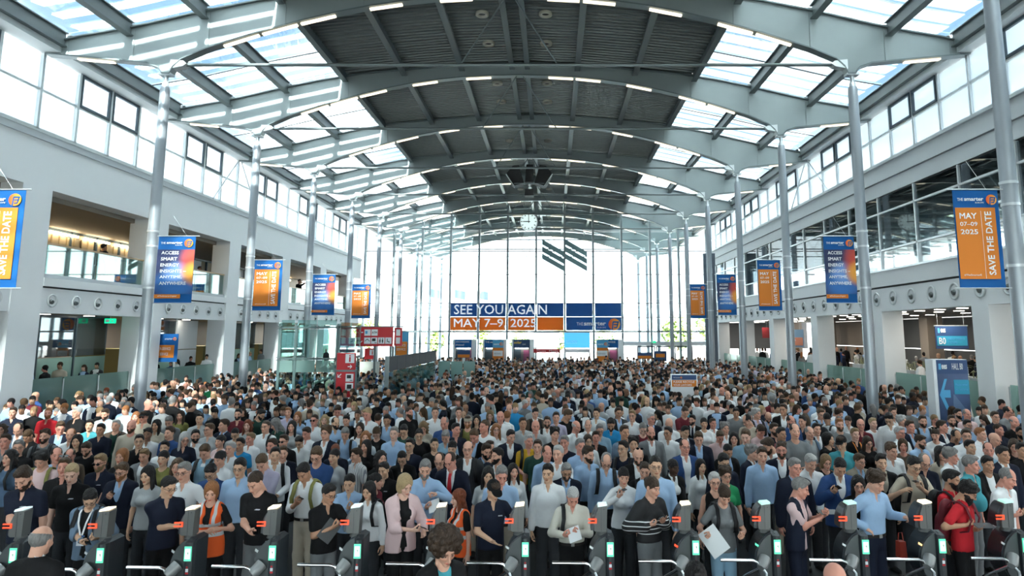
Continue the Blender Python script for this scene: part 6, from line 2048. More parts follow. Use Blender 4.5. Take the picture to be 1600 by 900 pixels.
def make_person(x, y, hgt, face, spec, label, group='people waiting in the hall', K=None, kid=None, fine=False, z=0.0):
    """spec: dict with sex f, skin, hair (style, colour), wear [(kind, colour)], trousers, glasses, beard, pack"""
    s = hgt / 1.75
    root = thing('person', label, 'person', (x, y, z), face, group)
    root.scale = (s, s, s)
    put_ = lambda nm, me: newobj(nm, me, root)
    body = put_('body', cached((kid, 'body'), lambda: body_mesh(K, fine)) if kid else body_mesh(K, fine))
    colored(body, SKIN[spec['skin']])
    Mh = Matrix(K['Rh'].tolist()).to_4x4(); Mh.translation = Vector(K['head'])
    def on_head(me, nm):
        o = put_(nm, me); o.matrix_local = Mh; return o
    if spec.get('hair'):
        st, hc = spec['hair']
        if st in ('cap', 'sunhat'):
            colored(on_head(get_hair('short', fine), 'hair'), HAIRC['b'])
            o = colored(on_head(get_hair(st, fine), 'cap' if st == 'cap' else 'sun_hat'), CLO[hc][1] if hc.isupper() else HAIRC[hc])
        else:
            colored(on_head(get_hair(st, fine), 'hair'), HAIRC[hc])
    if spec.get('beard'):
        colored(on_head(get_hair(spec.get('beardstyle', 'beard'), fine), 'beard'), HAIRC[spec['beard']])
    if spec.get('glasses'): on_head(GLASSES, 'glasses')
    if spec.get('sun'): on_head(SUNGLASSES, 'sunglasses')
    if spec.get('sunup'):
        o = on_head(SUNGLASSES, 'sunglasses')
        M2 = Mh @ Matrix.Translation((0, .01, .085)) @ Matrix.Rotation(R(-50), 4, 'X'); o.matrix_local = M2
    for (kind, c) in spec['wear']:
        me = cached((kid, kind, spec.get('rolled'), spec.get('short')), lambda: garment(K, kind, fine)) if kid else garment(K, kind, fine)
        o = put_(me.name.split('.')[0], me)
        colored(o, CLO[c][1] if c in CLO else (.5, .5, .5))
        if kind == 'hivis': colored(o, HV, hivis_m)
        if kind == 'knit': colored(o, (0, 0, 0), knit_m)
        if c == '|': colored(o, (0, 0, 0), stripe_m)
        if kind in ('shirt', 'polo'):
            cl = cached((kid, 'collar'), lambda: collar_mesh(K)) if kid else collar_mesh(K)
            colored(newobj('collar', cl, o), CLO[c][1] if c in CLO else (.5, .5, .5))
    me = cached((kid, 'trousers'), lambda: garment(K, 'trousers', fine)) if kid else garment(K, 'trousers', fine)
    colored(put_('trousers', me), CLO[spec.get('legs', 'H')][1])
    for sd in ('shoeL', 'shoeR'):
        colored(put_('shoe', cached((K['f'], sd), lambda: garment(K, sd, False))), (.02, .02, .02))
    if spec.get('tuck'):
        mb = MB(); n_ = 22
        rg = [(.182 * math.cos(2 * math.pi * i / n_), .124 * math.sin(2 * math.pi * i / n_)) for i in range(n_)]
        vs = [(x_, y_, .955) for x_, y_ in rg] + [(x_, y_, .992) for x_, y_ in rg]
        mb.add(vs, [(i, (i + 1) % n_, n_ + (i + 1) % n_, n_ + i) for i in range(n_)], True)
        mb.add(vs, [tuple(range(n_ - 1, -1, -1)), tuple(range(n_, 2 * n_))])
        o = mb.build('belt', gear_m, root); colored(o, (.02, .016, .014))
        o2 = MB().box(-.022, .022, -.132, -.122, .953, .994).build('buckle', gear_m, o); colored(o2, (.35, .34, .32))
    if spec.get('mark'):
        ax = K['R']; c0 = np.array((0, 0, .95)); q = c0 + ax @ (np.array((.075, -.140, 1.315)) - c0)
        o = newobj('chest_print', cached('mark', lambda: MB().box(-.026, .026, -.012, .012, -.004, .005).add([(-.034, -.012, -.004), (-.029, -.012, -.004), (-.029, -.012, .007), (-.034, -.012, .003)], [(0, 1, 2, 3)]).mesh('chest_print')), root, tuple(q), None, None)
        if not o.data.materials: o.data.materials.append(gear_m)
        colored(o, (.6, .62, .65))
    if spec.get('pack'):
        sides = {'2': (-1, 1), 'l': (-1,), 'r': (1,)}[spec['pack'][0]]
        a, b = cached((kid, 'pack', sides), lambda: strap_mesh(K, sides)) if kid else strap_mesh(K, sides)
        for me in (a, b):
            if not me.materials: me.materials.append(gear_m)
        pc = CLO[spec['pack'][1]][1] if len(spec['pack']) > 1 else (.015, .015, .017)
        bk = colored(put_('backpack', b), pc); st_ = newobj('shoulder_straps', a, bk); colored(st_, pc)
    if spec.get('tie'):
        mb = MB(); ax = K['R']; pts = [(0, -.072, 1.452), (0, -.112, 1.40), (0, -.135, 1.25), (0, -.128, 1.08)]; wd = (.018, .022, .032, .036)
        vs, fs = [], []
        for p, w in zip(pts, wd):
            q = np.array((0, 0, .95)) + ax @ (np.array(p) - np.array((0, 0, .95)))
            vs += [(q[0] - w, q[1] - .012, q[2]), (q[0] + w, q[1] - .012, q[2]), (q[0] + w, q[1] + .006, q[2]), (q[0] - w, q[1] + .006, q[2])]
        for i in range(3):
            for j in range(4): fs.append((4 * i + j, 4 * i + (j + 1) % 4, 4 * i + 4 + (j + 1) % 4, 4 * i + 4 + j))
        o = mb.add(vs, fs, False).build('necktie', gear_m, root); colored(o, CLO[spec['tie']][1])
    if spec.get('lanyard'):
        ax = K['R']; c0 = np.array((0, 0, .95)); tf = lambda p: tuple(c0 + ax @ (np.array(p) - c0))
        for sg in (-1, 1):
            pts = [(sg * .075, -.02, 1.475), (sg * .072, -.088, 1.43), (sg * .05, -.150, 1.32), (sg * .012, -.168, 1.17)]
            mb = MB(); vs, fs = [], []
            for p in pts:
                for dx in (-.011, .011):
                    vs += [tf((p[0] + dx, p[1], p[2])), tf((p[0] + dx, p[1] - .006, p[2]))]
            for i in range(3):
                a, b = 4 * i, 4 * i + 4
                fs += [(a, a + 2, b + 2, b), (a + 1, b + 1, b + 3, a + 3), (a, b, b + 1, a + 1), (a + 2, a + 3, b + 3, b + 2)]
            o = mb.add(vs, fs).build('lanyard', gear_m, root); colored(o, CLO[spec['lanyard']][1])
        if spec.get('badge'):
            mb = MB().box(-.048, .048, -.006, .0, -.13, 0)
            o = mb.build('name_badge', gear_m, root, tf((0, -.168, 1.165)), (math.radians(-4), 0, 0)); colored(o, (.74, .76, .80))
            o2 = MB().box(-.048, .048, -.008, -.006, -.03, 0).build('badge_header', gear_m, o); colored(o2, (.05, .16, .42))
    return root
# ================================================================= who stands where
OBST = [(-9.45, -7.2, 23.9, 26.8), (-5.3, -5.0, 21.8, 31.3), (-5.1, -3.3, 31.0, 31.4), (9.05, 10.15, 16.8, 17.5), (3.4, 4.5, 20.8, 21.2), (-6.9, -6.0, 21.8, 22.3), (-9.5, -7.8, 32.2, 33.3), (-7.95, -5.9, 27.8, 28.3), (-8.3, -7.4, 36.3, 36.7)]
OBST += [(9.5, 10.7, 44.3, 44.9), (5.1, 6.4, 43.8, 44.2), (6.4, 7.6, 45.3, 46), (12.8, 14.4, 20.9, 33), (13.0, 14.4, 20.9, 33.4), (-5.8, -4.7, 41.3, 41.7)]
OBST += [(CU + s_ * 9.44 - .35, CU + s_ * 9.44 + .35, YK(k) - .35, YK(k) + .35) for s_ in (-1, 1) for k in range(-2, 6)]
def blocked(x, y, m=0.25):
    return any(a - m < x < b + m and c - m < y < d + m for a, b, c, d in OBST)

GARM = {'polo': 'polo shirt', 'tee': 'T-shirt', 'shirt': 'shirt', 'sweater': 'sweater'}
def describe(sp):
    """clothes, what is worn on the head, what is carried: the first words of a label"""
    wear = sp['wear']
    def one(kd, c):
        if c == '|': return 'striped shirt'
        if kd == 'knit': return 'black striped knit sweater'
        if kd == 'hivis': return 'orange safety vest'
        return '%s %s' % (CLO[c][0], GNAME[kd])
    if len(wear) > 1: t = '%s over %s' % (one(*wear[-1]), one(*wear[0]).replace(' shirt', ' shirt'))
    else: t = one(*wear[0])
    return t

def parse(tok):
    """'x y sexskin hair wear yaw pitch flags'"""
    f = tok.split()
    sp = dict(skin=f[2][1], f=f[2][0] == 'f', wear=[tuple(w.split(':')) for w in f[4].split('+')], legs='H')
    if f[3] != '-': sp['hair'] = tuple(f[3].split(':'))
    fl = f[7] if len(f) > 7 else ''
    for q in fl.split(','):
        if q == 'g': sp['glasses'] = 1
        elif q == 's': sp['sun'] = 1
        elif q == 'u': sp['sunup'] = 1
        elif q.startswith('b'): sp['beard'] = q[1:]
        elif q.startswith('B'): sp['beard'] = q[1:]; sp['beardstyle'] = 'fullbeard'
        elif q.startswith('p'): sp['pack'] = q[1:]
        elif q.startswith('L'): sp['legs'] = q[1:]
        elif q.startswith('t'): sp['tie'] = q[1:]
        elif q.startswith('l'): sp['lanyard'] = q[1:]; sp['badge'] = 1
        elif q == 'r': sp['rolled'] = 1
        elif q == 'w': sp['belly'] = .045
        elif q == 'T': sp['tuck'] = 1
        elif q == 'm': sp['mark'] = 1
        elif q.startswith('a'): sp['arms'] = q[1:]
    return float(f[0]), float(f[1]), sp, math.radians(float(f[5])), math.radians(float(f[6]))

# people at the turnstiles: place on the photograph, looks, and what the hands do (pixel and reach forward)
FRONT = [
 ('42 746 ml quiff:b polo:N 8 26 bb,m', ((28, 829, .33), None), 'point relax'),
 ('115 739 mp short:y polo:K 20 18 m', None, ''),
 ('158 722 ml short:l polo:N 0 6 s,bl,m', None, ''),
 ('192 736 ml sidepart:m shirt:U+jacket:N 0 10 g,bo', ((168, 783, .30), None), 'hold relax'),
 ('145 778 ma sidepart:k tee:K+blazer:S 24 32 g,lW,p2,LK', ((130, 853, .28), (152, 846, .26)), 'hold hold'),
 ('232 742 fa long:k tee:L -3 6', None, ''),
 ('265 760 ma short:k polo:N 62 16 g,LK', ((291, 825, .02), None), 'point relax'),
 ('289 737 ml short:g shirt:W 0 4 g,m', ((292, 808, .25), (304, 806, .25)), 'hold hold'),
 ('332 737 ma short:k polo:B 0 30 g', None, ''),
 ('332 768 fl bob:o tee:K+hivis:Q 16 12 LK', ((325, 836, .24), (340, 832, .25)), 'relax relax'),
 ('376 730 ma short:k shirt:U 5 8 g', None, ''),
 ('402 752 ml buzz:b tee:K -20 28 LG,m', ((392, 838, .3), None), 'hold relax'),
 ('412 722 ml short:m shirt:V 0 32', None, ''),
 ('477 737 mt short:k shirt:W -14 28 p2O,LE,T', ((463, 792, .28), None), 'hold relax'),
 ('515 771 mt short:k polo:K 55 14 g,LG', ((524, 829, .12), (547, 823, .15)), 'hold point'),
 ('547 754 ma short:k shirt:U 0 12', ((545, 798, .28), None), 'hold relax'),
 ('577 766 fa long:k shirt:W -18 10 p2', None, ''),
 ('496 711 ml short:m sweater:B 0 22 g', None, ''),
 ('557 711 ml short:b shirt:| -55 4 ', None, ''),
 ('600 734 ma short:k polo:K -15 6 m', None, ''),
 ('588 752 fl bun:k tee:X 100 5', None, ''),
 ('629 715 ma buzz:k polo:K 0 28 g', None, ''),
 ('634 757 fp bob:y tee:K+blazer:P 42 20 LK', ((649, 834, .22), (664, 838, .18)), 'hold flat'),
 ('665 732 ml short:g shirt:U 8 14 bg', ((668, 798, .30), (682, 776, .28)), 'hold point'),
 ('687 719 ml balding:b polo:N 0 20 g', None, ''),
 ('704 720 mr balding:b shirt:W+jacket:N -18 20 tR', None, ''),
 ('716 778 fp wavylong:r tee:K+hivis:Q -68 6 LK', None, ''),
 ('772 765 ma cap:K polo:N 30 22 LK,m', ((770, 852, .30), (809, 812, .10)), 'flat relax'),
 ('784 742 mr short:g shirt:U 12 16 LA,T', None, ''),
 ('760 705 ml quiff:b shirt:U+jacket:N 30 8 bk', ((767, 724, .15), None), 'point relax'),
 ('777 712 ml short:k shirt:W+jacket:N -50 0 bk', None, ''),
 ('763 742 fa long:k tee:L 10 8', None, ''),
 ('885 736 mt short:g shirt:U+jacket:N 8 18 g,bx', None, ''),
 ('895 775 mr short:s shirt:I 8 32 LK,pl,T', ((882, 843, .26), (903, 840, .26)), 'hold hold'),
 ('947 720 ml balding:g shirt:U 0 28 g,p2', None, ''),
 ('856 739 ma short:k shirt:W -12 2', None, ''),
 ('919 710 ml quiff:b shirt:U 45 6 bb', None, ''),
 ('974 744 fl bun:k shirt:W 4 8', ((966, 779, .28), None), 'hold relax'),
 ('1007 735 ml short:b shirt:W+jacket:K -8 10 p2', None, ''),
 ('1019 761 fl bun:b knit:K 45 10 LG', ((1016, 828, .16), (1038, 822, .12)), 'hold flat'),
 ('1024 728 ma buzz:k shirt:U 0 0 g', None, ''),
 ('997 712 ml - shirt:W+jacket:K 0 16 bb,u', None, ''),
 ('1052 730 fd bun:k shirt:W+jacket:K 30 4', None, ''),
 ('1091 685 ml short:m shirt:U+jacket:N -5 14', ((1086, 756, .25), None), 'relax relax'),
 ('1130 721 ma short:k sweater:N 14 16 g', None, ''),
 ('1116 752 fl short:s sleeveless:K 0 4 g', None, ''),
 ('1133 742 fl wavy:b tee:F 8 6 g', None, ''),
 ('1130 772 fl bun:b tee:G 8 30 LJ,p2', ((1100, 843, .26), (1162, 845, .28)), 'hold hold'),
 ('1190 711 ml short:b shirt:U -5 4', None, ''),
 ('1175 707 ml wavy:g shirt:W+jacket:N 55 0', None, ''),
 ('1241 730 mr short:g shirt:U+jacket:N 14 4', None, ''),
 ('1250 762 mr short:g polo:P+vest:N 72 16 LN', ((1286, 813, .02), (1294, 809, .02)), 'hold hold'),
 ('1265 722 ml short:s shirt:W 14 20', None, ''),
 ('1290 722 fl bob:l tee:K 0 6 g', None, ''),
 ('1310 729 mt short:k shirt:W+jacket:B -4 30', ((1300, 775, .30), None), 'hold relax'),
 ('1340 757 fl long:k tee:K -14 6 g', None, ''),
 ('1366 751 ml wavy:b shirt:U 32 22 LN,T', ((1353, 832, .10), (1420, 814, .10)), 'relax point'),
 ('1342 720 ml short:m shirt:U+blazer:A 24 8 g', None, ''),
 ('1376 722 ma short:k shirt:E+jacket:K -5 2', None, ''),
 ('1426 727 ma short:k polo:E 8 16 g,p2', ((1409, 772, .25), (1441, 767, .30)), 'relax hold'),
 ('1442 721 ml balding:g shirt:N 0 20 g', None, ''),
 ('1392 705 ml short:m shirt:W 20 2', None, ''),
 ('1485 712 mr wavy:g shirt:W 52 4 w', None, ''),
 ('1516 725 mr short:g polo:T 50 4 w,LG,T', None, ''),
 ('1486 749 mt short:k polo:R 45 6 bk,p2', None, ''),
 ('1510 767 mt wavy:k polo:R 55 28 Bk,g,LK,p2X', ((1512, 828, .18), (1530, 834, .18)), 'hold flat'),
 ('1572 746 mr balding:g polo:W 40 20', ((1590, 812, .2), None), 'hold relax'),
 ('1542 725 mt short:k tee:W+jacket:K 0 4', None, ''),
 ('1566 710 mt short:k shirt:W+jacket:N 10 0', None, ''),
]
NEAR = [   # on the near side of the gates: head pixel, distance, turned which way
 ('62 846 ml fringe:g shirt:W+jacket:K 176 4', 5.95), ('697 855 fl curly:b tee:T+jacket:K 34 24', 5.75),
 ('1307 910 mr - shirt:W+jacket:N 178 8', 4.95), ('1088 908 fl bun:k tee:K+jacket:K 176 6', 5.0)]

MID = '''75 646 mr buzz:o polo:R 25 0 bo
120 645 ml short:s polo:K -15 5
30 670 ml balding:b shirt:W+jacket:S 15 20
70 682 ml sidepart:b sweater:G 15 5 bb,p2
110 680 ml balding:o shirt:W 25 0
181 665 ml short:s tee:D+blazer:M 10 0 pr
140 665 ma short:k polo:T 20 0
157 672 mt short:k shirt:N 10 0
120 690 fa long:k tee:K 15 0
137 700 ml short:b tee:K 5 20 bb
217 690 ma short:k shirt:K 25 0 g
265 677 ml short:b polo:B -15 0
265 658 ml short:g sweater:G 10 20
244 665 ft long:k shirt:E 0 0
225 652 mr cap:K polo:E 0 5 s
212 652 fp long:o tee:W 15 0
165 647 ml short:b shirt:U+blazer:L 5 10 bb
205 667 mr - sweater:E 15 5 bm
257 700 ma short:k shirt:W 10 0
255 717 fa ponytail:k tee:O 5 0
226 712 ml short:l tee:W+blazer:G 5 10
327 672 ml short:m shirt:L -25 5 g
305 682 ml short:k shirt:W 30 5 g,bk
344 690 fl bun:k tee:P -20 0
322 705 ml short:m tee:W+shirt:J 0 25 p2
350 665 ml short:b shirt:U+jacket:N -40 5
360 702 ml short:s shirt:W -10 5
375 695 mt short:k tee:C -5 5 g
387 665 fp wavylong:r tee:L 5 0
391 686 mr short:l shirt:W -20 0
345 717 fl bun:k shirt:W -15 10
312 655 ma short:k shirt:L 15 5
282 650 fl long:b tee:O 5 0
372 648 ml short:k polo:X 10 5 bk
67 717 ml wavy:k tee:P 10 20 p2O
88 712 mr balding:b shirt:U 40 0
110 712 mr balding:m shirt:M 20 10
8 690 mr short:b shirt:G 15 0
28 700 ml short:g polo:K 30 0 g
15 716 fl wavylong:k tee:Z -10 0 p2
100 730 mr short:m polo:K 20 0 u
190 714 fl bob:o tee:K 0 0
277 730 fl wavylong:m tee:M 15 5
20 645 ml short:b shirt:N 20 0
415 667 ml buzz:b shirt:W -10 0 g,pr
443 690 ml short:b tee:M+jacket:K -10 0 s
469 690 ma short:k shirt:W -5 20 g
491 657 mr buzz:b shirt:W -5 0 s
509 677 ml wavy:m shirt:W+jacket:N -10 0 g
540 677 ml short:g shirt:U 5 25 p2
480 677 mr short:b shirt:W -20 10
456 667 fl long:k tee:L 5 5
507 657 fp wavylong:y tee:L 10 5
562 670 fl long:b tee:W 0 0
571 684 fl wavylong:o shirt:W 10 0 p2
572 698 fl long:k tee:K -25 0
605 657 mt short:k shirt:U 5 15 r,p2
639 645 mr buzz:b tee:K 55 0 Bm
632 672 ma short:k tee:D -5 20 g
655 680 ma short:k tee:K 10 15 g
640 697 ma short:k polo:N -5 5 g
679 695 ma buzz:k tee:K 15 0
697 682 ml short:g shirt:J -5 35
695 661 mr balding:g polo:B -10 10 u
680 645 ml short:m shirt:W 10 5
731 660 ml cap:A tee:O 0 5 g,bo,p2
757 667 mr buzz:m tee:W -40 0
745 657 fa long:k tee:K 0 5
782 652 mr - shirt:W 5 0
765 700 ml short:b shirt:B 40 5 bb
707 700 fa bun:k shirt:W+jacket:K -5 15
797 682 ml short:k shirt:W+jacket:N 30 10
775 672 fp wavylong:o tee:W 15 5 g
717 645 ml short:b shirt:W+jacket:K 5 0
525 704 mp short:r shirt:N 0 20
522 714 fa bun:k tee:L -15 5
442 709 ml short:m shirt:W+jacket:N 20 5
425 697 mr short:b shirt:W -15 5
465 652 fl long:o shirt:U 0 0
450 645 ml short:o shirt:V 10 5
595 717 fl wavylong:k tee:K 40 0
662 667 fl wavylong:l tee:E 5 25
430 712 ma short:k shirt:W 20 5 p2
817 662 mt short:b shirt:L 15 0
837 667 mr - shirt:L 10 5
855 660 ml short:b shirt:W 0 0 g,bb,p2
867 679 ml wavy:k tee:K 15 5
869 653 ml short:b shirt:V 5 0
882 692 mr short:g tee:N -15 0
899 667 mr fringe:s shirt:W 50 10
919 665 ml balding:g shirt:W -5 5
931 684 mr short:b polo:K 5 0
919 690 fa bob:b shirt:W 10 0 g
907 698 mr short:g shirt:U 20 5
955 662 mt short:k polo:C -10 20 bk
937 672 ml short:g shirt:J 5 10 g
976 676 mt short:b tee:S 20 0 pr
988 650 ml short:l shirt:W -20 0 g
990 694 ma wavy:k shirt:W+jacket:K -5 0
1017 677 mr balding:m shirt:W+jacket:G 5 0 bm
1017 655 mr short:s shirt:U+jacket:N 30 5 g
1044 677 mt short:k shirt:W -40 5 g
1070 675 ma short:k shirt:W+jacket:N 20 15
1045 662 ml - shirt:W 0 20
1070 699 mr balding:b shirt:W+blazer:B 10 5 g
1082 657 ml quiff:k shirt:W+jacket:K -35 5 bk,tN
1100 662 fa bun:k tee:W 0 5
1124 682 mr short:m shirt:P 5 35
1114 662 mr short:b shirt:W 15 5
1133 670 ml wavy:g shirt:W 10 5
1166 682 mp short:m shirt:J -25 10
1147 686 fl long:k tee:N -15 0
1135 704 mt buzz:k shirt:U+jacket:K 20 25
1182 647 ml wavy:s shirt:V 35 5 p2
1150 645 mt short:k sweater:G -10 15
826 690 mr short:s polo:Y 25 5 p2
840 699 ml short:b tee:D -5 5
855 709 mr balding:m shirt:U 20 5
872 710 ml short:s shirt:W -20 5
802 737 fl long:k shirt:W 20 0
1210 672 ml short:b shirt:N 15 5 bb
1221 679 mt short:k tee:X 20 5
1236 659 mr balding:k shirt:U+jacket:B 20 5 bk
1254 659 ml short:k shirt:N -50 5
1265 677 ml balding:g shirt:L 10 5 p2Z
1276 671 ml short:k shirt:W+jacket:N 5 0
1294 687 fa bob:k tee:K 45 5
1312 664 ml short:o tee:G -5 0 bm,u
1336 679 mp short:l shirt:K 5 0 lQ
1355 692 fl long:b tee:K 5 15 g
1364 662 mp short:y tee:W 10 0 u,pr
1345 664 mr - polo:X -10 0 g
1282 647 ml short:m shirt:U 5 10 g,p2
1310 647 ml wavy:b shirt:U 20 10
1392 702 mr short:m shirt:W 25 5
1411 697 fr bob:m tee:M -20 0
1406 677 mr short:s shirt:W 20 5 g
1409 658 ml wavy:s shirt:U 40 0
1395 645 ml short:b shirt:W+jacket:N 10 0
1436 690 ml short:b shirt:U 40 10 g,bb
1442 659 ml short:b shirt:U -10 5 bb,p2
1422 667 mr short:b shirt:U+jacket:N 15 0
1462 679 fl bun:b tee:W -35 10 u
1472 667 mr short:b shirt:W+jacket:N 45 0
1470 709 fl long:k tee:E 5 5
1510 682 ml short:b shirt:W -20 5 g
1516 699 ma short:k shirt:W 10 0
1512 665 ml short:k shirt:U 5 0 g,bg
1532 679 ml short:o shirt:W 30 5
1552 687 ml - shirt:W 30 10
1560 672 mr buzz:b shirt:N 25 5
1545 704 mr balding:b shirt:J -25 0
1585 660 mr fringe:g tee:K 10 0 w
1595 677 mt short:k shirt:K -10 5 bk
1555 652 ml short:b shirt:N 0 0 g
1497 647 ml short:k tee:K 15 0 bk
1511 648 mr balding:g shirt:P 5 0
1487 658 ml short:b shirt:W -10 5 bb
1585 697 fl long:b tee:K -30 10
1597 704 mt short:k shirt:K 0 0'''

rng = random.Random(11)
PS = .895        # the hall is laid out in its own unit: a person of 1.75 m is 1.57 units tall in it
E_ = []          # every individual: dict
for i, (tok, hands, hp_) in enumerate(FRONT):
    px, py, sp, yaw, pit = parse(tok)
    E_.append(dict(px=px, py=py, sp=sp, yaw=yaw, pit=pit, hands=hands, hpose=hp_, fine=True, near=False))
for tok, yd in NEAR:
    px, py, sp, yaw, pit = parse(tok)
    E_.append(dict(px=px, py=py, sp=sp, yaw=yaw, pit=pit, hands=None, hpose='', fine=True, near=yd))
for tok in MID.split('\n'):
    px, py, sp, yaw, pit = parse(tok)
    E_.append(dict(px=px, py=py, sp=sp, yaw=yaw, pit=pit, hands=None, hpose='', fine=False, near=False))

# how far back each stands: a taller person farther off or a shorter one nearer meet the same spot of the photograph; pick what leaves room
def foot(e, s):
    p = on_z(e['px'], e['py'], 1.625 * s - e['pit'] * .02)
    return p.x, p.y
placed = []
order = sorted(range(len(E_)), key=lambda i: -E_[i]['py'])
YMIN = 8.71
LEAD = {0: 8.21, 4: 8.18, 6: 8.26, 9: 8.24, 11: 8.26, 14: 8.24, 22: 8.29, 26: 8.49, 27: 8.29, 33: 8.26, 39: 8.26, 47: 8.21, 51: 8.26, 56: 8.26, 65: 8.23, 64: 8.59}
for i in range(len(FRONT)): E_[i]['lead'] = LEAD.get(i)
for sweep in range(3):
    for i in order:
        e = E_[i]
        if e['near']:
            p = on_y(e['px'], e['py'], e['near']); e['s'] = p.z / 1.62; e['x'], e['y'] = p.x, p.y
            continue
        if e.get('lead'):
            p = on_y(e['px'], e['py'], e['lead']); e['s'] = p.z / 1.61; e['x'], e['y'] = p.x, p.y
            continue
        base = PS * (.95 if e['sp']['f'] else 1.0)
        best = None
        for s in np.linspace(base - .085, base + .075, 25):
            x, y = foot(e, s)
            if y < YMIN: continue
            cost = 2.4 * abs(s - base) + (5 if blocked(x, y, .2) else 0)
            for j, q in enumerate(E_):
                if j == i or 'x' not in q: continue
                d = math.hypot((x - q['x']) * .9, (y - q['y']))
                if d < .54: cost += (.54 - d) * 3 + (2.0 if d < .33 else 0)
            if best is None or cost < best[0]: best = (cost, s, x, y)
        if best is None:
            p = on_y(e['px'], e['py'], YMIN - .1)
            best = (0, max(.68, p.z / 1.62), p.x, p.y)
        e['s'], e['x'], e['y'] = best[1:]

# ---------------------------------------------------------------- fill the rest of the hall
def rand_spec(r):
    f = r.random() < .24
    skin = r.choices('lpratbd', (34, 12, 18, 20, 11, 4, 1))[0]
    hc = 'k' if skin in 'abd' else r.choices('kbmlygsro', (22, 30, 16, 7, 4, 11, 5, 2, 3))[0]
    if f: st = r.choices(('long', 'bob', 'bun', 'ponytail', 'wavylong'), (30, 14, 26, 14, 16))[0]
    else: st = r.choices(('short', 'quiff', 'sidepart', 'buzz', 'balding', 'fringe', '-', 'wavy', 'cap'), (38, 12, 14, 12, 9, 4, 5, 5, 1))[0]
    if st in ('balding', 'fringe') and hc in 'y': hc = 'g'
    q = r.random()
    if q < .30: wear = [('shirt', r.choices('WUVEJL', (40, 42, 4, 4, 6, 4))[0])]
    elif q < .56: wear = [('shirt', r.choices('WUL', (55, 40, 5))[0]), ('jacket', r.choices('NKGHSM', (40, 26, 14, 12, 5, 3))[0])]
    elif q < .76: wear = [('polo', r.choices('NKWBGUTDX', (30, 26, 18, 8, 8, 4, 2, 2, 2))[0])]
    elif q < .93: wear = [('tee', r.choices('KNWGLEDXCPFY', (30, 14, 22, 12, 6, 5, 3, 2, 2, 2, 1, 1))[0])]
    else: wear = [('sweater', r.choices('NGBEKM', (30, 22, 14, 10, 20, 4))[0])]
    sp = dict(skin=skin, f=f, wear=wear, legs=r.choice('HKNGE'))
    if st != '-': sp['hair'] = (st, 'K' if st == 'cap' else hc)
    if not f and r.random() < .2: sp['beard'] = hc if hc != 's' else 'g'
    if r.random() < .28: sp['glasses'] = 1
    if r.random() < .16: sp['pack'] = '2'
    return sp

heads = [(e['px'], e['py']) for e in E_]
pts = [(e['x'], e['y']) for e in E_]
cell = {}
def near_ok(x, y, dmin):
    ci, cj = int(x // .6), int(y // .6)
    for a in range(ci - 1, ci + 2):
        for b in range(cj - 1, cj + 2):
            for (u, v) in cell.get((a, b), ()):
                if (u - x) ** 2 + (v - y) ** 2 < dmin * dmin: return False
    return True
for (x, y) in pts: cell.setdefault((int(x // .6), int(y // .6)), []).append((x, y))
hall = []
tries = 0
while tries < 36000:
    tries += 1
    y = 10.2 + 38.3 * rng.random() ** 1.15
    x = rng.uniform(XL + .7, XR - .6)
    dmin = .42 if y < 16 else (.43 if y < 30 else .48)
    pxx, pyy = to_px(x, y, 1.45)
    if not (-60 < pxx < 1660): continue
    if y > 30 and rng.random() < (y - 30) / 40: continue
    if blocked(x, y, .3) or not near_ok(x, y, dmin): continue
    if x < -5.0 and 22 < y < 24 and x > -9: pass
    if y < 16:
        hw = 1083 * .15 / y
        if any(abs(pxx - a) < hw * 1.0 and -hw * 2.2 < pyy - b < hw * 1.3 for a, b in heads): continue
        heads.append((pxx, pyy))
    cell.setdefault((int(x // .6), int(y // .6)), []).append((x, y))
    hall.append((x, y))
# right-hand queue towards the side hall, seen from behind, and people on both platforms
extra = []
for _ in range(160):
    x, y = rng.uniform(XR + .9, XR + 6.5), rng.uniform(19, 46)
    if near_ok(x, y, .5) and not blocked(x, y, .2):
        cell.setdefault((int(x // .6), int(y // .6)), []).append((x, y)); extra.append((x, y, .75, True))
for _ in range(60):
    x, y = rng.uniform(XL - 1.0, XL - .5), rng.uniform(19.5, 46)
    if (y - 18.1) % 6.0 > 1.5 and near_ok(x, y, .5):
        cell.setdefault((int(x // .6), int(y // .6)), []).append((x, y)); extra.append((x, y, .75, False))

hall.sort(key=lambda p: p[1])
N_IND = 292 - len(E_) 
for (x, y) in hall[:N_IND]:
    sp = rand_spec(rng)
    s = PS * rng.gauss(1.0, .035) * (.945 if sp['f'] else 1.0)
    px, py = to_px(x, y, 1.62 * s)
    face = rng.choices((0, 15, -15, 40, -40, 75, -75, 170), (30, 14, 14, 8, 8, 4, 4, 5))[0]
    E_.append(dict(px=px, py=py, sp=sp, yaw=R(face), pit=R(rng.choice((0, 0, 8, 20, 30))), hands=None, hpose='', fine=False, near=False, x=x, y=y, s=s))
rest = hall[N_IND:]

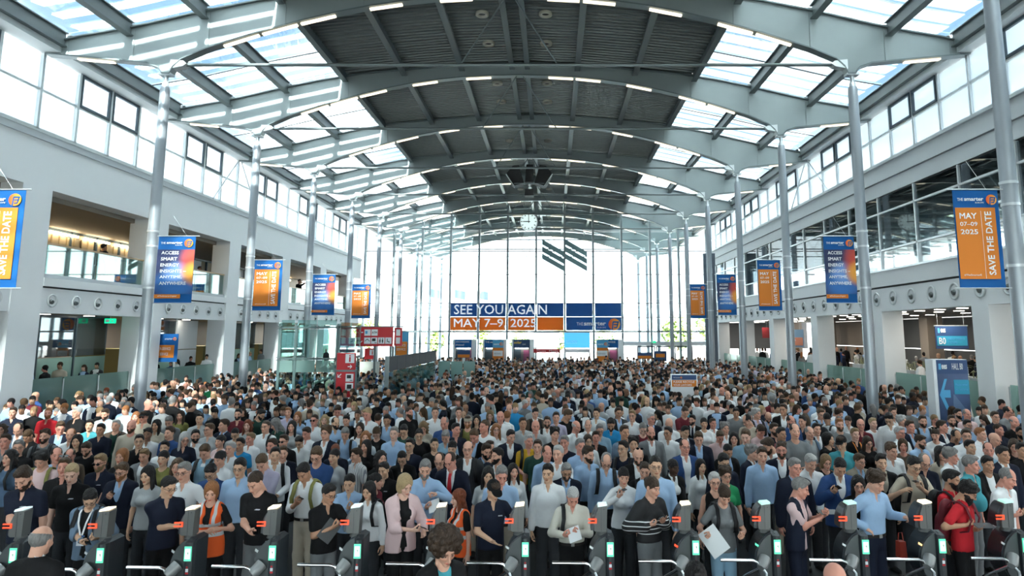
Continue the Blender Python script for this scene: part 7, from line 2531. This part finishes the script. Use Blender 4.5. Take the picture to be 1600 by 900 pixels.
# ---------------------------------------------------------------- labels: clothes, then the place as counted over the turnstiles
TSX = [px for px, py in READ_PX]
def words_for(n):
    if n <= 20: return ORD[n - 1]
    tens = {2: 'twenty', 3: 'thirty', 4: 'forty'}[n // 10]
    return (tens.replace('y', 'ieth') if n % 10 == 0 else tens + '-' + ORD[n % 10 - 1])
colm = {}
for e in E_:
    if e['near']: continue
    c = min(range(13), key=lambda i: abs(e['px'] - TSX[i]))
    colm.setdefault(c, []).append(e)
for c, L in colm.items():
    L.sort(key=lambda e: -e['py'])
    for i, e in enumerate(L):
        e['label'] = 'person in %s, %s from the front over the %s turnstile from left' % (describe(e['sp']), words_for(i + 1), ORD[c])
        d = describe(e['sp'])
        more = [w for k_, w in (('pack', 'backpack'), ('sun', 'sunglasses'), ('tie', 'tie'), ('glasses', 'glasses')) if e['sp'].get(k_)]
        if e['sp'].get('hair', ('',))[0] in ('cap', 'sunhat'): more.insert(0, 'cap')
        for form in ('person in %s, %s from the front over the %s turnstile from left', 'person in %s, %s from front over %s turnstile'):
            for m_ in ([' with ' + more[0]] if more else []) + ['']:
                t_ = form % (d + m_, words_for(i + 1), ORD[c])
                if len(t_.split()) <= 16: break
            else:
                continue
            e['label'] = t_
            break
nl = ['bare-headed person in dark jacket seen from behind, near side of the first turnstiles', 'person in black jacket over teal top, head bowed, before the sixth turnstile',
      'person cut off at the bottom edge before the tenth and eleventh turnstiles', 'person with dark tied hair cut off at the bottom edge before the ninth turnstile']
for e, l in zip([e for e in E_ if e['near']], nl): e['label'] = l

# ---------------------------------------------------------------- build the individuals
def held(name, label, cat, me, M):
    o = newobj(name, me, None); o.matrix_world = M; tag(o, label, cat, None); return o
phone_me = MB().box(-.036, .036, -.005, .004, -.075, .075).mesh('phone'); phone_me.materials.append(mat('phone_black', (.015, .016, .02), .25))
paper_mat = mat('paper_white', (.78, .79, .80), .7)
def sheet(w, h, mt):
    me = MB().box(-w / 2, w / 2, -.002, .002, -h / 2, h / 2).mesh('sheet'); me.materials.append(mt); return me
HELD = {3: ('L', 'phone', 'black phone held by the person in navy suit and light blue shirt, second turnstile'), 4: ('L', 'phone', 'black phone in the hand of the person with white lanyard'),
        11: ('L', 'phone', 'black phone held low by the person in black T-shirt over grey trousers'), 13: ('L', 'phone', 'black phone held by the person in white shirt with olive straps'),
        14: ('L', 'folder', 'black folder with a white sheet under the arm of the black polo shirt'), 22: ('L', 'phone', 'black phone in the hand of the person in pink blazer'),
        23: ('L', 'paper', 'white folded paper held by the person in blue shirt behind the pink blazer'), 33: ('L', 'paper', 'white and blue ticket papers held by the person in cream shirt'),
        37: ('L', 'phone', 'black phone held by the person in white shirt beside the striped sweater'), 39: ('R', 'phone', 'black phone in the hand of the person in striped sweater'),
        47: ('L', 'paper', 'large white sheet held by the person in grey T-shirt and jeans'), 51: ('L', 'tablet', 'dark tablet held towards the gate by the person in navy vest'),
        54: ('L', 'phone', 'black phone held by the person in blue suit jacket and white shirt'), 59: ('R', 'phone', 'black phone held by the person in beige polo shirt with backpack'),
        65: ('R', 'tablet', 'white-faced tablet held by the person in red polo shirt with glasses')}
fine_i = -1
CNT = 0
for e in E_:
    sp = e['sp']; s = e['s']
    if e['fine']:
        fine_i += 1
        by, hy = e['yaw'] * .72, e['yaw'] * .28
        if e['near']: by, hy = e['yaw'], 0.0
        if fine_i in (4,): by, hy = 0.05, .42
        if sp.get('pack') is None and abs(e['yaw']) < .4: by, hy = e['yaw'] * .4, e['yaw'] * .6
        kw = dict(female=sp['f'], hy=hy, hp=e['pit'], ht=rng.uniform(-.06, .06), belly=sp.get('belly', 0.0), lean=.05 + e['pit'] * .12)
        K = skeleton(**kw)
        Rz = rotz(by)
        off = Rz @ K['head'] * s
        # put the head where the photograph has it
        p = on_y(e['px'], e['py'], e['y']); s = s * p.z / off[2]; s = min(max(s, .70), 1.0)
        off = Rz @ K['head'] * s
        x0 = p.x - off[0]; y0 = e['y'] - off[1] * .5
        tg = []
        if e['hands']:
            for i, hnd in enumerate(e['hands']):
                if hnd is None:
                    tg.append(np.array(((-.24, .24)[i], -.05, .80)))
                else:
                    w = np.array(on_y(hnd[0], hnd[1], y0 - hnd[2])) - np.array((x0, y0, 0))
                    tg.append(Rz.T @ w / s)
            # hand targets are for the palm; the wrist sits a little back
            for i in range(2):
                if e['hands'][i] is not None:
                    d = tg[i] - K['sh' + 'LR'[i]]; tg[i] = tg[i] - unit(d) * .06
            kw['arms'] = tg; kw['hands'] = tuple(e['hpose'].split())
        elif fine_i % 5 == 2 and not e['near']:
            kw['arms'] = 'front'
        K = skeleton(**kw)
        K['rolled'] = fine_i in (13, 36) or sp.get('rolled'); K['tuck'] = sp.get('tuck'); K['short'] = fine_i in (18, 28)
        o = make_person(x0, y0, 1.75 * s, by, sp, e['label'], 'people at the turnstiles' if not e['near'] else 'people on the near side of the gates', K=K, fine=True)
        if fine_i in HELD:
            sd, kd, lab = HELD[fine_i]
            Mw = Matrix.Translation((x0, y0, 0)) @ Matrix.Rotation(by, 4, 'Z') @ Matrix.Scale(s, 4)
            G = Matrix(K['M' + sd].tolist()).to_4x4(); G.translation = Vector(K['grip' + sd])
            if kd == 'phone': held('phone', lab, 'phone', phone_me, Mw @ G @ Matrix.Translation((0, -.012, -.015)) @ Matrix.Rotation(R(10), 4, 'X'))
            elif kd == 'paper':
                w, h = (.21, .29) if fine_i == 47 else (.14, .18)
                g_ = Mw @ Vector(K['grip' + sd])
                M2 = Matrix.Translation(g_ + Vector((.05 if fine_i != 33 else .06, -.03, -.05 if fine_i == 47 else .0))) @ Matrix.Rotation(R(-35 if fine_i == 47 else -20), 4, 'Y') @ Matrix.Rotation(R(-50 if fine_i != 47 else -25), 4, 'X')
                ob = held('paper_sheet', lab, 'paper', sheet(w, h, paper_mat), M2)
            elif kd == 'folder':
                g_ = Mw @ Vector(K['grip' + sd])
                held('folder', lab, 'folder', sheet(.16, .23, mat('folder_black', (.02, .022, .024), .5)), Matrix.Translation(g_ + Vector((-.08, -.03, -.08))) @ Matrix.Rotation(R(35), 4, 'Y') @ Matrix.Rotation(R(-20), 4, 'X'))
            else:
                g_ = Mw @ Vector(K['grip' + sd])
                held('tablet', lab, 'tablet', sheet(.20, .13, mat('tablet_grey', (.10, .11, .12) if fine_i == 51 else (.66, .68, .74), .3)), Matrix.Translation(g_ + Vector((.06, -.01, .02))) @ Matrix.Rotation(R(-80), 4, 'X'))
    else:
        yaw = e['yaw']
        hq = int(round(math.degrees(yaw) * .5 / 20.0)) * 20
        hq = max(-40, min(40, hq))
        by = yaw - R(hq)
        pq = 0 if e['pit'] < .1 else (14 if e['pit'] < .3 else 30)
        CNT += 1
        arm = ('down', 'down', 'both')[CNT % 3] if not sp.get('rolled') else 'both'
        kid = (sp['f'], hq, pq, arm)
        gk = (sp['f'], arm)
        K = cached(('K', kid), lambda: skeleton(female=sp['f'], hy=R(hq), hp=R(pq), arms=arm))
        # the trunk is shared between figures of the same build; heads differ
        o = make_person(e['x'], e['y'], 1.75 * s, by, sp, e['label'], 'people waiting in the hall', K=K, kid=kid, fine=False)

# ---------------------------------------------------------------- the rest of the crowd: past counting, one object
def crowd_proto(f, arm, lod):
    """simplified standing figure: vertices, faces and for each face what it is (0 skin, 1 hair, 2 top, 3 shirt front, 4 legs)"""
    K = skeleton(female=f, hp=.12)
    h = {0: .030, 1: .045}[lod]
    Vs, Fs, Cs = [], [], []
    n = 0
    g = field((-.12, -.16, -.16), (.12, .16, .17), h)
    put(g, ('e', (0, .018, .035), (.078, .098, .092)), 0); put(g, ('e', (0, -.03, -.035), (.062, .064, .088)), .03); put(g, ('c', (0, -.09, .0), (0, -.115, -.035), .012, .016, 1), .01)
    put(g, ('c', (0, .018, -.06), (0, .030, -.19), .058, .058, 1), .02)
    V, Q = nets(g); n0 = len(V)
    c = V[Q].mean(1)
    hair = (c[:, 2] > .052 - .9 * (c[:, 1] + .085)) & (c[:, 2] > -.10)
    if f: hair |= (c[:, 1] > .01) | ((np.abs(c[:, 0]) > .055) & (c[:, 1] > -.03))
    eyes = (c[:, 1] < -.06) & (np.abs(np.abs(c[:, 0]) - .032) < .018) & (np.abs(c[:, 2] - .008) < .016)
    Vs.append(V @ K['Rh'].T + K['head']); Fs.append(Q); Cs.append(np.where(hair, 1, np.where(eyes, 5, 0))); n += n0
    g = field((-.32, -.26, .62), (.32, .26, 1.53), h * 1.5)
    for p in torso_parts(K, .018): put(g, p, .03)
    for nm in 'LR':
        for p in arm_parts(K, nm, .016): put(g, p, .02)
    V, Q = nets(g); c = V[Q].mean(1)
    front = (c[:, 1] < -.03) & (np.abs(c[:, 0]) < .018 + (c[:, 2] - 1.05) * .22) & (c[:, 2] > 1.05)
    hand = c[:, 2] < .80
    Vs.append(V); Fs.append(Q + n); Cs.append(np.where(front, 3, np.where(hand & (np.abs(c[:, 0]) > .17), 0, 2))); n += len(V)
    if f:
        g = field((-.12, -.03, 1.25), (.12, .19, 1.70), h * 1.3)
        put(g, ('c', (0, .06, 1.62), (0, .09, 1.38), .088, .075, .6), 0)
        V, Q = nets(g); Vs.append(V); Fs.append(Q + n); Cs.append(np.full(len(Q), 1)); n += len(V)
    # legs: one simple tapered column each
    for s in (-1, 1):
        ring_ = [(s * .085 + .085 * math.cos(a), .085 * math.sin(a)) for a in np.linspace(0, 2 * math.pi, 7)[:-1]]
        vt = [(x, y, .92) for x, y in ring_] + [(s * .095 + (x - s * .085) * .6, y * .8, 0) for x, y in ring_]
        q = [(i, (i + 1) % 6, 6 + (i + 1) % 6, 6 + i) for i in range(6)]
        Vs.append(np.array(vt)); Fs.append(np.array(q)[:, ::-1] + n); Cs.append(np.full(6, 4)); n += 12
    return np.concatenate(Vs), np.concatenate(Fs), np.concatenate(Cs)
CP = {(f, l): crowd_proto(f, 'down', l) for f in (False, True) for l in (0, 1)}
VV, QQ, CC = [], [], []
nv = 0
rc = random.Random(21)
people_rest = [(x, y, 0.0, False) for x, y in rest] + extra
for (x, y, z0, back) in people_rest:
    sp = rand_spec(rc)
    V, Q, C = CP[(sp['f'], 0 if y < 24 else 1)]
    s = PS * rc.gauss(1.0, .04) * (.945 if sp['f'] else 1.0)
    a = R(rc.choices((0, 20, -20, 50, -50, 90, -90, 180), (32, 14, 14, 8, 8, 4, 4, 4))[0] + rc.uniform(-8, 8))
    if back: a = R(rc.uniform(120, 240))
    ca, sa = math.cos(a) * s, math.sin(a) * s
    P = np.empty_like(V)
    P[:, 0] = x + V[:, 0] * ca - V[:, 1] * sa; P[:, 1] = y + V[:, 0] * sa + V[:, 1] * ca; P[:, 2] = z0 + V[:, 2] * s
    sk = np.array(SKIN[sp['skin']]) * rc.uniform(.85, 1.1)
    hc = HAIRC['g' if not sp.get('hair') else (sp['hair'][1] if sp['hair'][1].islower() else 'k')]
    bald = not sp.get('hair') or sp['hair'][0] in ('fringe',)
    top = CLO[sp['wear'][-1][1]][1]; inner = CLO[sp['wear'][0][1]][1]
    pal = np.array([sk, sk * .95 if bald else hc, top, inner, CLO[sp['legs']][1], sk * .52])
    VV.append(P); QQ.append(Q + nv); CC.append(pal[C]); nv += len(V)
VV, QQ, CC = np.concatenate(VV), np.concatenate(QQ), np.concatenate(CC)
me = np_mesh('crowd', VV, QQ)
ca_ = me.color_attributes.new('tint', 'BYTE_COLOR' if False else 'FLOAT_COLOR', 'CORNER')
ca_.data.foreach_set('color', np.repeat(np.concatenate([CC, np.ones((len(CC), 1))], 1), 4, axis=0).astype(np.float32).ravel())
cm = bpy.data.materials.new('crowd_colours'); cm.use_nodes = True
_p = cm.node_tree.nodes['Principled BSDF']; _p.inputs['Roughness'].default_value = .75; _p.inputs['Specular IOR Level'].default_value = .2
_a = cm.node_tree.nodes.new('ShaderNodeAttribute'); _a.attribute_name = 'tint'
cm.node_tree.links.new(_a.outputs['Color'], _p.inputs['Base Color'])
me.materials.append(cm)
crowd = newobj('crowd', me)
tag(crowd, 'dense crowd of visitors filling the hall back to the far glass wall', 'crowd', None, 'stuff')

# ---------------------------------------------------------------- a few people up on the galleries
for (px, py, X, zf, sp, yaw, arm, lab) in (
    (163, 384, -16.3, 4.72, dict(skin='t', f=False, hair=('short', 'k'), wear=[('tee', 'K')], legs='K', pack='2'), 150, 'ear', 'person in black T-shirt on the phone behind the first gallery balustrade'),
    (24, 352, -14.8, 4.72, dict(skin='l', f=True, hair=('bun', 'b'), wear=[('tee', 'Z')], legs='K'), 60, 'ear', 'person in steel blue top at the gallery rail behind the nearest left banner'),
    (312, 420, -15.6, 4.72, dict(skin='b', f=False, hair=('short', 'k'), wear=[('shirt', 'K')], legs='K'), 90, 'down', 'person in black behind the second gallery balustrade, left one'),
    (356, 432, -14.8, 4.72, dict(skin='b', f=False, hair=('short', 'k'), wear=[('shirt', 'N')], legs='K'), 40, 'down', 'person in navy at the right end of the second gallery balustrade'),
    (439, 437, -14.8, 4.72, dict(skin='l', f=True, hair=('long', 'b'), wear=[('shirt', 'U')], legs='K'), 50, 'ear', 'person in light blue at the third gallery opening beside the orange banner'),
    (468, 440, -15.0, 4.72, dict(skin='l', f=False, hair=('short', 'k'), wear=[('tee', 'K')], legs='K'), 60, 'ear', 'person in black with raised arm in the fourth gallery opening')):
    r_ = _ray(px, py); t_ = X / r_[0]; yy = r_[1] * t_; zz = 3.15 + r_[2] * t_
    s = min(max((zz - zf) / 1.62, .70), .95)
    kid = (sp['f'], 0, 0, arm)
    K = cached(('K', kid), lambda: skeleton(female=sp['f'], arms=arm))
    make_person(X, yy, 1.75 * s, R(yaw), sp, lab, 'people on the left gallery', K=K, kid=kid, z=zf)
# person in the grey print top standing beside the hall totem, and a red handbag hanging at the gates
t = thing('handbag', 'red leather handbag hanging beside the twelfth turnstile', 'bag', (*on_y(1408, 856, 8.35).xy, on_y(1408, 856, 8.35).z), .2); t.scale = (.75, .75, .75)
hb = mat('red_leather', (.42, .05, .03), .4)
MB().prism([(-.065, -.13), (.065, -.13), (.05, .10), (-.05, .10)], -.05, .05).build('bag_body', hb, t)
MB().tube([(-.045, 0, .09), (-.03, 0, .22), (.03, 0, .22), (.045, 0, .09)], .006, 6).build('handle', hb, t)
